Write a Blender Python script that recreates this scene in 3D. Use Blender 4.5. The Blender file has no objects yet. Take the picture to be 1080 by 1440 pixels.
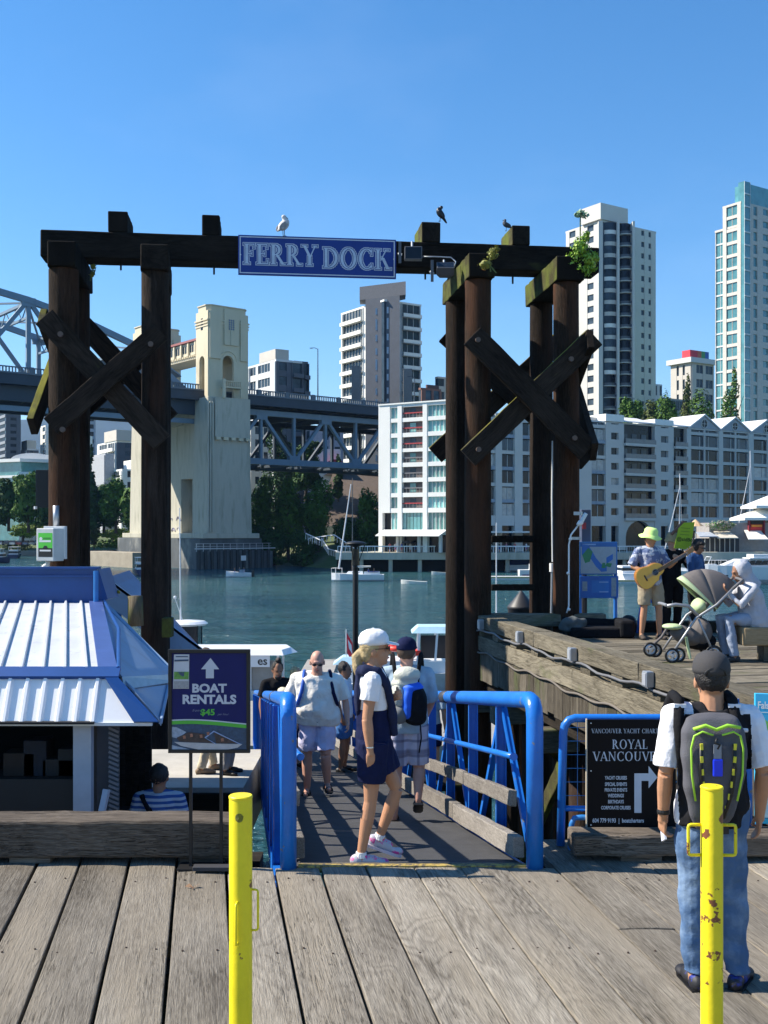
import bpy, bmesh, math, random
from mathutils import Vector, Matrix, noise as mn
random.seed(7)
R = math.radians
SC = bpy.context.scene
COL = SC.collection
EYE = 2.45                       # camera height above the foreground deck
FP = 1500.0                      # focal length in photo pixels (photo 1080 x 1440)
HZ = 745.0                       # horizon row
WZ = -4.95                       # water level
def P(px, py, Y):                # a photo pixel at distance Y -> the point in the place
 return Vector(((px-540)*Y/FP, Y, EYE+(HZ-py)*Y/FP))
def PX(px, Y): return (px-540)*Y/FP
def PZ(py, Y): return EYE+(HZ-py)*Y/FP
# ---------------------------------------------------------------- camera, sky, sun, exposure
cam = bpy.data.objects.new('camera', bpy.data.cameras.new('camera')); COL.objects.link(cam)
cam.location = (0, 0, EYE); cam.rotation_euler = (R(90), 0, 0)
cam.data.sensor_fit = 'VERTICAL'; cam.data.sensor_height = 24.0
cam.data.lens = 24.0*FP/1440.0
cam.data.shift_y = (HZ-720)/1440.0
cam.data.clip_start = 0.1; cam.data.clip_end = 20000
SC.camera = cam
SUN_AZ = R(-84)                  # from +Y towards +X; the sun stands on the left, a little beyond
SUN_EL = R(42)
world = bpy.data.worlds.new('World'); SC.world = world; world.use_nodes = True
wn = world.node_tree.nodes; wl = world.node_tree.links
sky = wn.new('ShaderNodeTexSky'); sky.sky_type = 'NISHITA'; sky.sun_disc = False
sky.sun_elevation = SUN_EL; sky.sun_rotation = SUN_AZ; sky.altitude = 10
sky.air_density = 1.0; sky.dust_density = 0.0; sky.ozone_density = 2.6
bg = wn['Background']; bg.inputs[1].default_value = 0.105
hs = wn.new('ShaderNodeHueSaturation'); hs.inputs['Saturation'].default_value = 1.30
wl.new(sky.outputs[0], hs.inputs['Color'])
# one faint wisp of high cloud, as in the photograph's upper left
tcw = wn.new('ShaderNodeTexCoord'); mpw = wn.new('ShaderNodeMapping'); mpw.inputs['Scale'].default_value = (3, 3, 7)
nzw = wn.new('ShaderNodeTexNoise'); nzw.inputs['Scale'].default_value = 1.6; nzw.inputs['Detail'].default_value = 6
rpw = wn.new('ShaderNodeMapRange'); rpw.inputs['From Min'].default_value = .56; rpw.inputs['From Max'].default_value = .95; rpw.inputs['To Max'].default_value = .04
mxw = wn.new('ShaderNodeMixRGB'); mxw.inputs[2].default_value = (9.5, 10, 10.5, 1)
wl.new(tcw.outputs['Generated'], mpw.inputs[0]); wl.new(mpw.outputs[0], nzw.inputs[0]); wl.new(nzw.outputs[0], rpw.inputs[0])
wl.new(rpw.outputs[0], mxw.inputs[0]); wl.new(hs.outputs[0], mxw.inputs[1]); wl.new(mxw.outputs[0], bg.inputs[0])
sl = bpy.data.lights.new('sun', 'SUN'); sl.energy = 5.0; sl.angle = R(0.53); sl.color = (1.0, .925, .80)
sun = bpy.data.objects.new('sun', sl); COL.objects.link(sun)
sdir = Vector((math.sin(SUN_AZ)*math.cos(SUN_EL), math.cos(SUN_AZ)*math.cos(SUN_EL), math.sin(SUN_EL)))
sun.rotation_euler = sdir.to_track_quat('Z', 'Y').to_euler(); sun.location = (-20, 0, 30)
SC.view_settings.view_transform = 'Standard'; SC.view_settings.look = 'None'
SC.view_settings.gamma = 1; SC.view_settings.exposure = 0.92; SC.view_settings.use_curve_mapping = False
# ---------------------------------------------------------------- materials
_M = {}
def mat(name, col, rough=.6, metal=0.0, var=.18, vs=2.0, bump=.0, bs=30.0, st=(1, 1, 1), c2=None, c2s=1.5, c2t=(.5, .65),
  rnd=.0, spec=.5, emis=None, alpha=None, trans=0.0, gen=False):
 """base colour with noise variation, a second colour in patches, fine bump"""
 if name in _M: return _M[name]
 m = bpy.data.materials.new(name); m.use_nodes = True; _M[name] = m
 nt = m.node_tree; n = nt.nodes; l = nt.links; b = n['Principled BSDF']
 b.inputs['Roughness'].default_value = rough; b.inputs['Metallic'].default_value = metal
 b.inputs['Specular IOR Level'].default_value = spec
 b.inputs['Transmission Weight'].default_value = trans
 tc = n.new('ShaderNodeTexCoord'); mp = n.new('ShaderNodeMapping'); mp.inputs['Scale'].default_value = st
 l.new(tc.outputs['Object'], mp.inputs[0])
 src = mp.outputs[0]
 if rnd:
  oi = n.new('ShaderNodeObjectInfo'); ad = n.new('ShaderNodeVectorMath'); ad.operation = 'ADD'
  sc_ = n.new('ShaderNodeVectorMath'); sc_.operation = 'SCALE'; sc_.inputs['Scale'].default_value = 37
  cb = n.new('ShaderNodeCombineXYZ'); l.new(oi.outputs['Random'], cb.inputs[0]); l.new(oi.outputs['Random'], cb.inputs[1])
  l.new(cb.outputs[0], sc_.inputs[0]); l.new(mp.outputs[0], ad.inputs[0]); l.new(sc_.outputs[0], ad.inputs[1]); src = ad.outputs[0]
 nz = n.new('ShaderNodeTexNoise'); nz.inputs['Scale'].default_value = vs; nz.inputs['Detail'].default_value = 6; nz.inputs['Roughness'].default_value = .65
 l.new(src, nz.inputs['Vector'])
 mr = n.new('ShaderNodeMapRange'); mr.inputs['From Min'].default_value = .25; mr.inputs['From Max'].default_value = .75
 mr.inputs['To Min'].default_value = 1-var; mr.inputs['To Max'].default_value = 1+var
 l.new(nz.outputs[0], mr.inputs[0])
 base = n.new('ShaderNodeRGB'); base.outputs[0].default_value = (*col, 1); cur = base.outputs[0]
 if c2:
  n2 = n.new('ShaderNodeTexNoise'); n2.inputs['Scale'].default_value = c2s; n2.inputs['Detail'].default_value = 7; n2.inputs['Roughness'].default_value = .6
  l.new(src, n2.inputs['Vector'])
  r2 = n.new('ShaderNodeMapRange'); r2.inputs['From Min'].default_value = c2t[0]; r2.inputs['From Max'].default_value = c2t[1]
  l.new(n2.outputs[0], r2.inputs[0])
  mx = n.new('ShaderNodeMixRGB'); mx.inputs[2].default_value = (*c2, 1); l.new(r2.outputs[0], mx.inputs[0]); l.new(cur, mx.inputs[1]); cur = mx.outputs[0]
 ml = n.new('ShaderNodeVectorMath'); ml.operation = 'SCALE'; l.new(cur, ml.inputs[0]); l.new(mr.outputs[0], ml.inputs['Scale'])
 cur = ml.outputs[0]
 if rnd:
  r3 = n.new('ShaderNodeMapRange'); r3.inputs['To Min'].default_value = 1-rnd; r3.inputs['To Max'].default_value = 1+rnd
  l.new(oi.outputs['Random'], r3.inputs[0])
  m3 = n.new('ShaderNodeVectorMath'); m3.operation = 'SCALE'; l.new(cur, m3.inputs[0]); l.new(r3.outputs[0], m3.inputs['Scale']); cur = m3.outputs[0]
 l.new(cur, b.inputs['Base Color'])
 if bump:
  nb = n.new('ShaderNodeTexNoise'); nb.inputs['Scale'].default_value = bs; nb.inputs['Detail'].default_value = 5
  l.new(src, nb.inputs['Vector'])
  bp = n.new('ShaderNodeBump'); bp.inputs['Strength'].default_value = bump; bp.inputs['Distance'].default_value = .02
  l.new(nb.outputs[0], bp.inputs['Height']); l.new(bp.outputs[0], b.inputs['Normal'])
 if emis:
  b.inputs['Emission Color'].default_value = (*emis[:3], 1); b.inputs['Emission Strength'].default_value = emis[3]
 return m
def woodmat(name, dark, light, rough=.8, axis=1, k=30, bump=.5, across=9.0, along=.55, moss=None, mosst=(.55, .7), red=None, redt=(.45, .6), crack=.5, rnd=.12, fine=1.0):
 """weathered timber: contour grain, long fibres, cracks; axis = the local axis the grain runs along"""
 if name in _M: return _M[name]
 m = bpy.data.materials.new(name); m.use_nodes = True; _M[name] = m
 nt = m.node_tree; n = nt.nodes; l = nt.links; b = n['Principled BSDF']
 b.inputs['Roughness'].default_value = max(rough, .88); b.inputs['Specular IOR Level'].default_value = .12
 tc = n.new('ShaderNodeTexCoord'); oi = n.new('ShaderNodeObjectInfo')
 def N(t, **kw):
  x = n.new(t)
  for a, v in kw.items(): setattr(x, a, v)
  return x
 cb = N('ShaderNodeCombineXYZ'); mu = N('ShaderNodeMath', operation='MULTIPLY'); mu.inputs[1].default_value = 61.0
 l.new(oi.outputs['Random'], mu.inputs[0])
 for i in range(3): l.new(mu.outputs[0], cb.inputs[i])
 ad = N('ShaderNodeVectorMath', operation='ADD'); l.new(tc.outputs['Object'], ad.inputs[0]); l.new(cb.outputs[0], ad.inputs[1])
 def mapped(al, ac):
  s = [ac, ac, ac]; s[axis] = al
  mp = N('ShaderNodeMapping'); mp.inputs['Scale'].default_value = s; l.new(ad.outputs[0], mp.inputs[0]); return mp.outputs[0]
 def noise(vec, sc, det=4, dist=0, ro=.55):
  x = N('ShaderNodeTexNoise'); x.inputs['Scale'].default_value = sc; x.inputs['Detail'].default_value = det
  x.inputs['Distortion'].default_value = dist; x.inputs['Roughness'].default_value = ro; l.new(vec, x.inputs['Vector']); return x.outputs[0]
 def rng(v, a, b_, c, d):
  x = N('ShaderNodeMapRange'); x.inputs['From Min'].default_value = a; x.inputs['From Max'].default_value = b_
  x.inputs['To Min'].default_value = c; x.inputs['To Max'].default_value = d; l.new(v, x.inputs[0]); return x.outputs[0]
 def mth(op, a, b_=None):
  x = N('ShaderNodeMath', operation=op)
  for i, v in enumerate((a, b_)):
   if v is None: continue
   if isinstance(v, (int, float)): x.inputs[i].default_value = v
   else: l.new(v, x.inputs[i])
  return x.outputs[0]
 ringn = noise(mapped(along, across*.33), 1.0, 2, .6)
 ring = mth('ABSOLUTE', mth('SINE', mth('MULTIPLY', ringn, k)))      # contour lines of a smooth field = cathedral grain
 fib = noise(mapped(9.0*fine, across*20), 1.0, 5, .2, .65)
 fib2 = noise(mapped(2.6, across*8), 1.0, 5, .5, .7)
 blot = noise(mapped(.7, 1.6), 1.0, 5)
 crk = noise(mapped(1.6, across*7), 1.0, 3, .8)
 crk = rng(mth('ABSOLUTE', mth('SUBTRACT', crk, .5)), 0.0, .018, 1, 0)
 crk = mth('MULTIPLY', crk, rng(noise(mapped(.6, 2.2), 1, 3), .48, .6, 0, 1))
 rw = mth('MULTIPLY', rng(oi.outputs['Random'], 0, 1, -.02, .15), 1.0); t = mth('ADD', mth('MULTIPLY', ring, rw), mth('MULTIPLY', fib, .62)); t = mth('ADD', t, mth('MULTIPLY', fib2, .45)); t = mth('ADD', t, mth('MULTIPLY', blot, .45))
 t = rng(t, .62, 1.08, 0, 1)
 mx = N('ShaderNodeMixRGB'); mx.inputs[1].default_value = (*dark, 1); mx.inputs[2].default_value = (*light, 1); l.new(t, mx.inputs[0]); cur = mx.outputs[0]
 if red:
  mr_ = N('ShaderNodeMixRGB'); mr_.inputs[2].default_value = (*red, 1); l.new(rng(noise(mapped(.35, 2.4), 1, 5), redt[0], redt[1], 0, .85), mr_.inputs[0]); l.new(cur, mr_.inputs[1]); cur = mr_.outputs[0]
 if moss:
  mm = N('ShaderNodeMixRGB'); mm.inputs[2].default_value = (*moss, 1)
  l.new(rng(noise(mapped(1.2, 2.5), 1, 7), mosst[0], mosst[1], 0, .9), mm.inputs[0]); l.new(cur, mm.inputs[1]); cur = mm.outputs[0]
 mc = N('ShaderNodeMixRGB'); mc.inputs[2].default_value = (dark[0]*.25, dark[1]*.25, dark[2]*.25, 1); l.new(mth('MULTIPLY', crk, crack), mc.inputs[0]); l.new(cur, mc.inputs[1])
 sc2 = N('ShaderNodeVectorMath', operation='SCALE'); l.new(mc.outputs[0], sc2.inputs[0]); l.new(rng(oi.outputs['Random'], 0, 1, 1-rnd, 1+rnd), sc2.inputs['Scale'])
 l.new(sc2.outputs[0], b.inputs['Base Color'])
 h = mth('ADD', mth('MULTIPLY', ring, rw), mth('MULTIPLY', fib, .9)); h = mth('ADD', h, mth('MULTIPLY', fib2, .8)); h = mth('SUBTRACT', h, mth('MULTIPLY', crk, 1.2))
 bp = N('ShaderNodeBump'); bp.inputs['Strength'].default_value = bump; bp.inputs['Distance'].default_value = .01
 l.new(h, bp.inputs['Height']); l.new(bp.outputs[0], b.inputs['Normal'])
 return m
# ---------------------------------------------------------------- mesh builder
ORG = {}
class MB:
 def __init__(s): s.v = []; s.f = []; s.mi = []; s.m = 0
 def add(s, vs, fs):
  o = len(s.v); s.v += [Vector(x) for x in vs]
  for f in fs: s.f.append([o+i for i in f]); s.mi.append(s.m)
  return s
 def box(s, a, b):            # min/max corners
  x0, y0, z0 = a; x1, y1, z1 = b
  return s.add([(x0,y0,z0),(x1,y0,z0),(x1,y1,z0),(x0,y1,z0),(x0,y0,z1),(x1,y0,z1),(x1,y1,z1),(x0,y1,z1)],
      [(0,3,2,1),(4,5,6,7),(0,1,5,4),(1,2,6,5),(2,3,7,6),(3,0,4,7)])
 def cbox(s, c, size, rz=0, M=None):
  c = Vector(c); hx, hy, hz = [q/2 for q in size]; rot = M or Matrix.Rotation(rz, 3, 'Z')
  vs = [c + rot @ Vector((x*hx, y*hy, z*hz)) for z in (-1, 1) for x, y in ((-1,-1),(1,-1),(1,1),(-1,1))]
  return s.add(vs, [(0,3,2,1),(4,5,6,7),(0,1,5,4),(1,2,6,5),(2,3,7,6),(3,0,4,7)])
 def bar(s, p0, p1, w, h, up=(0, 0, 1)):   # square bar: w sideways, h along up
  p0, p1 = Vector(p0), Vector(p1); t = (p1-p0).normalized(); up = Vector(up)
  if abs(t.dot(up)) > .98: up = Vector((0, 1, 0))
  sd = t.cross(up).normalized(); u = sd.cross(t).normalized()
  vs = [p + sd*(a*w/2) + u*(b*h/2) for p in (p0, p1) for a, b in ((-1,-1),(1,-1),(1,1),(-1,1))]
  return s.add(vs, [(0,1,2,3),(7,6,5,4),(0,4,5,1),(1,5,6,2),(2,6,7,3),(3,7,4,0)])
 def tube(s, pts, r, n=8, cap=True, close=False):
  pts = [Vector(p) for p in pts]; rs = r if isinstance(r, (list, tuple)) else [r]*len(pts)
  o = len(s.v); N = len(pts); prev = None
  for i, p in enumerate(pts):
   t = (pts[min(i+1, N-1)]-pts[max(i-1, 0)])
   t = t.normalized() if t.length > 1e-9 else Vector((0, 0, 1))
   if prev is None:
    a = Vector((0, 0, 1)) if abs(t.z) < .9 else Vector((1, 0, 0)); x = t.cross(a).normalized()
   else:
    x = (prev - t*prev.dot(t)); x = x.normalized() if x.length > 1e-6 else t.orthogonal().normalized()
   prev = x; y = t.cross(x)
   for k in range(n):
    a = 2*math.pi*k/n; s.v.append(p + (x*math.cos(a)+y*math.sin(a))*rs[i])
  for i in range(N-1):
   for k in range(n):
    s.f.append([o+i*n+k, o+i*n+(k+1) % n, o+(i+1)*n+(k+1) % n, o+(i+1)*n+k]); s.mi.append(s.m)
  if cap:
   s.f.append([o+k for k in range(n)][::-1]); s.mi.append(s.m); s.f.append([o+(N-1)*n+k for k in range(n)]); s.mi.append(s.m)
  return s
 def cyl(s, p0, p1, r0, r1=None, n=12): return s.tube([p0, p1], [r0, r0 if r1 is None else r1], n)
 def lathe(s, prof, c=(0, 0, 0), n=16, sx=1, sy=1):   # profile of (r, z)
  c = Vector(c); o = len(s.v)
  for r, z in prof:
   for k in range(n):
    a = 2*math.pi*k/n; s.v.append(c+Vector((r*sx*math.cos(a), r*sy*math.sin(a), z)))
  for i in range(len(prof)-1):
   for k in range(n): s.f.append([o+i*n+k, o+i*n+(k+1) % n, o+(i+1)*n+(k+1) % n, o+(i+1)*n+k]); s.mi.append(s.m)
  s.f.append([o+k for k in range(n)][::-1]); s.mi.append(s.m); s.f.append([o+(len(prof)-1)*n+k for k in range(n)]); s.mi.append(s.m)
  return s
 def ell(s, c, rad, n=12, m=8, M=None):
  c = Vector(c); rx, ry, rz = rad if not isinstance(rad, (int, float)) else (rad,)*3; o = len(s.v)
  for i in range(m+1):
   ph = math.pi*i/m
   for k in range(n):
    a = 2*math.pi*k/n; q = Vector((rx*math.sin(ph)*math.cos(a), ry*math.sin(ph)*math.sin(a), rz*math.cos(ph)))
    s.v.append(c+(M @ q if M else q))
  for i in range(m):
   for k in range(n): s.f.append([o+i*n+k, o+(i+1)*n+k, o+(i+1)*n+(k+1) % n, o+i*n+(k+1) % n]); s.mi.append(s.m)
  return s
 def loft(s, rings):          # list of equal-length closed rings
  o = len(s.v); n = len(rings[0])
  for r in rings: s.v += [Vector(p) for p in r]
  for i in range(len(rings)-1):
   for k in range(n): s.f.append([o+i*n+k, o+i*n+(k+1) % n, o+(i+1)*n+(k+1) % n, o+(i+1)*n+k]); s.mi.append(s.m)
  s.f.append([o+k for k in range(n)][::-1]); s.mi.append(s.m); s.f.append([o+(len(rings)-1)*n+k for k in range(n)]); s.mi.append(s.m)
  return s
 def prism(s, poly, e0, e1):  # polygon of 3D points extruded from offset e0 to offset e1
  e0, e1 = Vector(e0), Vector(e1); n = len(poly); a = [Vector(p)+e0 for p in poly]; b = [Vector(p)+e1 for p in poly]
  return s.add(a+b, [list(range(n))[::-1], [n+i for i in range(n)]] + [(i, (i+1) % n, n+(i+1) % n, n+i) for i in range(n)])
 def quad(s, *p): return s.add(p, [tuple(range(len(p)))])
 def build(s, name, mats, parent=None, smooth=False, bevel=0, origin=None, label=None, bseg=2, fix=True):
  me = bpy.data.meshes.new(name)
  if parent is not None: org = ORG.get(parent.name, Vector((0, 0, 0)))
  elif origin is not None: org = Vector(origin)
  else:
   xs = [v.x for v in s.v]; ys = [v.y for v in s.v]; zs = [v.z for v in s.v]
   org = Vector(((min(xs)+max(xs))/2, (min(ys)+max(ys))/2, min(zs)))
  me.from_pydata([v-org for v in s.v], [], s.f)
  if not isinstance(mats, (list, tuple)): mats = [mats]
  for m in mats: me.materials.append(m)
  if len(mats) > 1: me.polygons.foreach_set('material_index', s.mi)
  if fix:
   b = bmesh.new(); b.from_mesh(me); bmesh.ops.recalc_face_normals(b, faces=b.faces); b.to_mesh(me); b.free()
  if smooth: me.polygons.foreach_set('use_smooth', [True]*len(me.polygons))
  me.update()
  o = bpy.data.objects.new(name, me); COL.objects.link(o)
  if parent is not None: o.parent = parent
  else: o.location = org
  ORG[o.name] = org
  if bevel:
   bv = o.modifiers.new('bevel', 'BEVEL'); bv.width = bevel; bv.segments = bseg; bv.limit_method = 'ANGLE'; bv.angle_limit = R(40)
  if smooth == 'auto' or bevel:
   pass
  if label: o['label'] = label
  return o
def thing(name, loc, label=None, cat=None, group=None, kind=None, rz=0):
 o = bpy.data.objects.new(name, None); COL.objects.link(o); o.location = loc; o.rotation_euler.z = rz
 o.empty_display_size = .2; ORG[o.name] = Vector(loc)
 tag(o, label, cat, group, kind); return o
def tag(o, label=None, cat=None, group=None, kind=None):
 if label: o['label'] = label
 if cat: o['category'] = cat
 if group: o['group'] = group
 if kind: o['kind'] = kind
 return o
def inst(src, name, loc, rot=(0, 0, 0), scale=(1, 1, 1), parent=None):
 """another object sharing src's mesh; loc in the parent's frame"""
 o = bpy.data.objects.new(name, src.data if hasattr(src, 'data') else src); COL.objects.link(o)
 o.location = loc; o.rotation_euler = rot; o.scale = scale
 if parent is not None: o.parent = parent
 return o
def dup(root, loc, rz=None, label=None, sc=None):
 r = root.copy(); COL.objects.link(r); r.location = loc
 if rz is not None: r.rotation_euler.z = rz
 if sc: r.scale = (sc, sc, sc)
 if label: r['label'] = label
 def kids(o, c):
  for ch in list(o.children):
   k = ch.copy(); COL.objects.link(k); k.parent = c; kids(ch, k)
 kids(root, r); return r
def smoothed(mb, voxel, it=3, fac=.5, disp=0.0, ds=20.0):
 """voxel-fuse the collected shapes into one continuous surface"""
 me = bpy.data.meshes.new('tmp'); me.from_pydata([v for v in mb.v], [], mb.f)
 b = bmesh.new(); b.from_mesh(me); bmesh.ops.recalc_face_normals(b, faces=b.faces); b.to_mesh(me); b.free()
 o = bpy.data.objects.new('tmp', me); COL.objects.link(o)
 md = o.modifiers.new('r', 'REMESH'); md.mode = 'VOXEL'; md.voxel_size = voxel
 if it: sm = o.modifiers.new('s', 'SMOOTH'); sm.iterations = it; sm.factor = fac
 dg = bpy.context.evaluated_depsgraph_get(); e = o.evaluated_get(dg)
 out = bpy.data.meshes.new_from_object(e); bpy.data.objects.remove(o); bpy.data.meshes.remove(me)
 if disp:
  nr = [v.normal.copy() for v in out.vertices]
  for v, nn in zip(out.vertices, nr): v.co += nn*(mn.noise(v.co*ds)*disp + mn.noise(v.co*ds*.4)*disp*1.3)
 out.polygons.foreach_set('use_smooth', [True]*len(out.polygons))
 return out
def fused(mb, name, m, parent, voxel, it=3, disp=0.0, ds=20.0, label=None, colf=None, mats=None):
 me = smoothed(mb, voxel, it, .5, disp, ds); me.materials.clear()
 for q in (mats or [m]): me.materials.append(q)
 if colf:
  for p in me.polygons: p.material_index = colf(p.center)
 me.name = name; o = bpy.data.objects.new(name, me); COL.objects.link(o); o.parent = parent; ORG[o.name] = Vector((0, 0, 0))
 if label: o['label'] = label
 return o
# ---------------------------------------------------------------- lettering
def text_mesh(txt, size, bold=0.0, sx=1.0, align='CENTER', shear=0):
 cu = bpy.data.curves.new('t', 'FONT'); cu.body = txt; cu.size = size; cu.offset = bold*size; cu.extrude = 0; cu.align_x = align; cu.align_y = 'CENTER'; cu.shear = shear
 cu.resolution_u = 3
 o = bpy.data.objects.new('t', cu); COL.objects.link(o)
 dg = bpy.context.evaluated_depsgraph_get(); me = bpy.data.meshes.new_from_object(o.evaluated_get(dg))
 bpy.data.objects.remove(o)
 vs = [Vector((v.co.x*sx, v.co.y)) for v in me.vertices]; fs = [list(p.vertices) for p in me.polygons]; bpy.data.meshes.remove(me)
 return vs, fs
# serif capitals drawn from strokes: (x, y) in a cell 1 high
def _serif(ch):
 S = .17; T = .055; o = []; w = .8
 def rect(x0, y0, x1, y1): o.append([(x0, y0), (x1, y0), (x1, y1), (x0, y1)])
 def stem(x, y0=0, y1=1, s=S, ser=(1, 1)):
  rect(x, y0, x+s, y1)
  if ser[0]: rect(x-.08, y0, x+s+.08, y0+T)
  if ser[1]: rect(x-.08, y1-T, x+s+.08, y1)
 def diag(x0, y0, x1, y1, t): o.append([(x0, y0), (x0+t, y0), (x1+t, y1), (x1, y1)])
 def arc(cx, cy, rx, ry, a0, a1, t, thin=.35, n=14):
  for i in range(n):
   q = []
   for a in (a0+(a1-a0)*i/n, a0+(a1-a0)*(i+1)/n):
    tt = t*(thin+(1-thin)*abs(math.cos(R(a)))); c, s_ = math.cos(R(a)), math.sin(R(a))
    q.append(((cx+rx*c, cy+ry*s_), (cx+(rx-tt)*c, cy+(ry-tt*.8)*s_)))
   o.append([q[0][0], q[1][0], q[1][1], q[0][1]])
 if ch in 'FE':
  stem(.08); rect(.2, .945, .62, 1); rect(.57, .78, .62, 1); rect(.2, .49, .48, .545); rect(.45, .42, .49, .62); w = .66
  if ch == 'E': rect(.2, 0, .66, .055); rect(.61, 0, .66, .24); w = .72
  else: rect(0, 0, .34, .055)
 elif ch == 'R': stem(.08); arc(.26, .73, .34, .27, -90, 90, S); rect(.2, .945, .3, 1); rect(.2, .46, .3, .515); diag(.66, 0, .3, .48, .17); rect(.62, 0, .9, T); w = .86
 elif ch == 'Y': diag(.33, .42, .0, 1, .17); diag(.40, .42, .70, 1, .07); rect(-.07, .945, .24, 1); rect(.6, .945, .86, 1); stem(.31, 0, .46, ser=(1, 0)); w = .8
 elif ch == 'D': stem(.08); arc(.3, .5, .55, .5, -90, 90, S); rect(.2, .945, .32, 1); rect(.2, 0, .32, .055); w = .92
 elif ch == 'O': arc(.47, .5, .47, .52, 0, 360, S, n=28); w = 1.0
 elif ch == 'C': arc(.47, .5, .47, .52, 48, 312, S, n=22); rect(.74, .68, .79, 1); rect(.74, .05, .79, .25); w = .88
 elif ch == 'K': stem(.08); diag(.27, .42, .62, 1, .08); diag(.68, 0, .36, .58, .18); rect(.55, .945, .84, 1); rect(.62, 0, .94, T); w = .88
 elif ch == 'V': diag(.36, 0, .0, 1, .17); diag(.42, 0, .74, 1, .07); rect(-.07, .945, .26, 1); rect(.64, .945, .9, 1); w = .84
 elif ch == 'A': diag(.0, 0, .36, 1, .07); diag(.68, 0, .33, 1, .16); rect(.16, .3, .66, .35); rect(-.08, 0, .18, T); rect(.6, 0, .92, T); w = .86
 elif ch == 'N': stem(.1, 0, 1, .07); stem(.78, 0, 1, .07, (0, 1)); diag(.72, 0, .08, 1, .15); w = 1.0
 elif ch == 'U': stem(.1, .3, 1, S, (0, 1)); stem(.72, .3, 1, .07, (0, 1)); arc(.445, .32, .345, .32, 180, 360, .14); w = .95
 elif ch == 'T': stem(.32, ser=(1, 0)); rect(0, .945, .8, 1); rect(0, .78, .05, 1); rect(.75, .78, .8, 1); w = .84
 elif ch == 'H': stem(.1); stem(.68); rect(.2, .48, .75, .54); w = 1.0
 elif ch == 'L': stem(.08); rect(.2, 0, .64, .055); rect(.59, 0, .64, .25); w = .7
 elif ch == 'S': arc(.3, .74, .27, .27, 30, 270, .15); arc(.3, .27, .28, .27, -150, 90, .15); w = .62
 elif ch == ' ': w = .38
 return o, w
def serif_polys(txt, h, x0, y0, width=None, gap=.1, grow=0.0):
 cells = [_serif(c) for c in txt]; tot = sum(w+gap for _, w in cells)-gap; k = h; kx = (width/tot if width else h); x = x0; out = []
 for polys, w in cells:
  for p in polys:
   q = [(x+a*kx, y0+b*k) for a, b in p]
   if grow:
    cx = sum(a for a, _ in q)/len(q); cy = sum(b for _, b in q)/len(q); g = []
    for a, b in q: g.append((a+(grow if a > cx else -grow), b+(grow if b > cy else -grow)))
    q = g
   out.append(q)
  x += (w+gap)*kx
 return out
class Board:
 """flat print laid on a real panel: each layer of ink is a thin sheet 1 mm above the last"""
 def __init__(s, o, u, v, nrm): s.o, s.u, s.v, s.n = Vector(o), Vector(u).normalized(), Vector(v).normalized(), Vector(nrm).normalized(); s.k = 1
 def pt(s, x, y, lift=0): return s.o + s.u*x + s.v*y + s.n*lift
 def polys(s, ps, name, m, parent, layer=1, label=None):
  mb = MB()
  for i, p in enumerate(ps): mb.add([s.pt(x, y, .0012*layer+.00002*(i % 25)) for x, y in p], [tuple(range(len(p)))])
  o = mb.build(name, m, parent, fix=False, label=label); return o
 def text(s, txt, x, y, size, m, parent, bold=0.0, sx=1.0, layer=2, name='lettering', align='CENTER', shear=0):
  vs, fs = text_mesh(txt, size, bold, sx, align, shear)
  mb = MB(); mb.add([s.pt(x+v.x, y+v.y, .0012*layer) for v in vs], fs); return mb.build(name, m, parent, fix=False)
def rectp(x0, y0, x1, y1): return [(x0, y0), (x1, y0), (x1, y1), (x0, y1)]
# ================================================================ materials shared by the place
W_DECK = woodmat('deck_wood', (.105, .090, .072), (.385, .345, .285), k=40, bump=.8, across=8, along=.7, red=(.27, .23, .175), redt=(.45, .7))
W_TIMB = woodmat('old_timber', (.055, .042, .032), (.30, .25, .20), axis=0, bump=.9, crack=.9, k=26, across=8)
W_PIER = woodmat('pier_timber', (.055, .046, .032), (.30, .265, .20), axis=1, bump=.7, moss=(.10, .12, .045), mosst=(.58, .75))
W_PIERX = woodmat('pier_timber_cross', (.075, .062, .045), (.32, .285, .22), axis=0, bump=.7, moss=(.10, .12, .045), mosst=(.58, .75))
W_DARK = woodmat('dark_timber', (.010, .008, .006), (.055, .045, .035), axis=0, bump=.6, moss=(.09, .11, .02), mosst=(.66, .78), rnd=.2)
W_POST = woodmat('creosote_post', (.005, .004, .0035), (.050, .036, .028), axis=2, bump=.9, k=22, across=6, along=.3, red=(.05, .022, .013), redt=(.52, .7), rnd=.15)
W_POSTR = woodmat('rusty_post', (.008, .006, .0045), (.080, .052, .035), axis=2, bump=.9, k=22, across=6, along=.3, red=(.095, .040, .021), redt=(.42, .7), rnd=.1)
W_MOSS = woodmat('mossy_timber', (.03, .028, .012), (.12, .11, .05), axis=1, bump=.6, moss=(.11, .13, .028), mosst=(.42, .6))
BLUE = mat('rail_blue_paint', (.012, .15, .55), .33, var=.16, vs=3, bump=.10, bs=40, c2=(.16, .17, .19), c2s=8, c2t=(.655, .675))
BLUED = mat('blue_paint_dull', (.022, .17, .46), .45, var=.15, vs=4, c2=(.10, .12, .15), c2s=7, c2t=(.68, .72))
YEL = mat('yellow_paint', (.82, .68, .012), .42, var=.12, vs=5, bump=.05, bs=50, c2=(.20, .09, .03), c2s=11, c2t=(.64, .66))
YEL2 = mat('yellow_paint_rusty', (.82, .67, .012), .45, var=.12, vs=5, bump=.08, bs=50, c2=(.18, .06, .025), c2s=8, c2t=(.585, .6))
GALV = mat('galvanised_steel', (.42, .44, .46), .45, .7, var=.15, vs=12)
BLACK = mat('black_metal', (.008, .008, .009), .5, var=.1)
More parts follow.
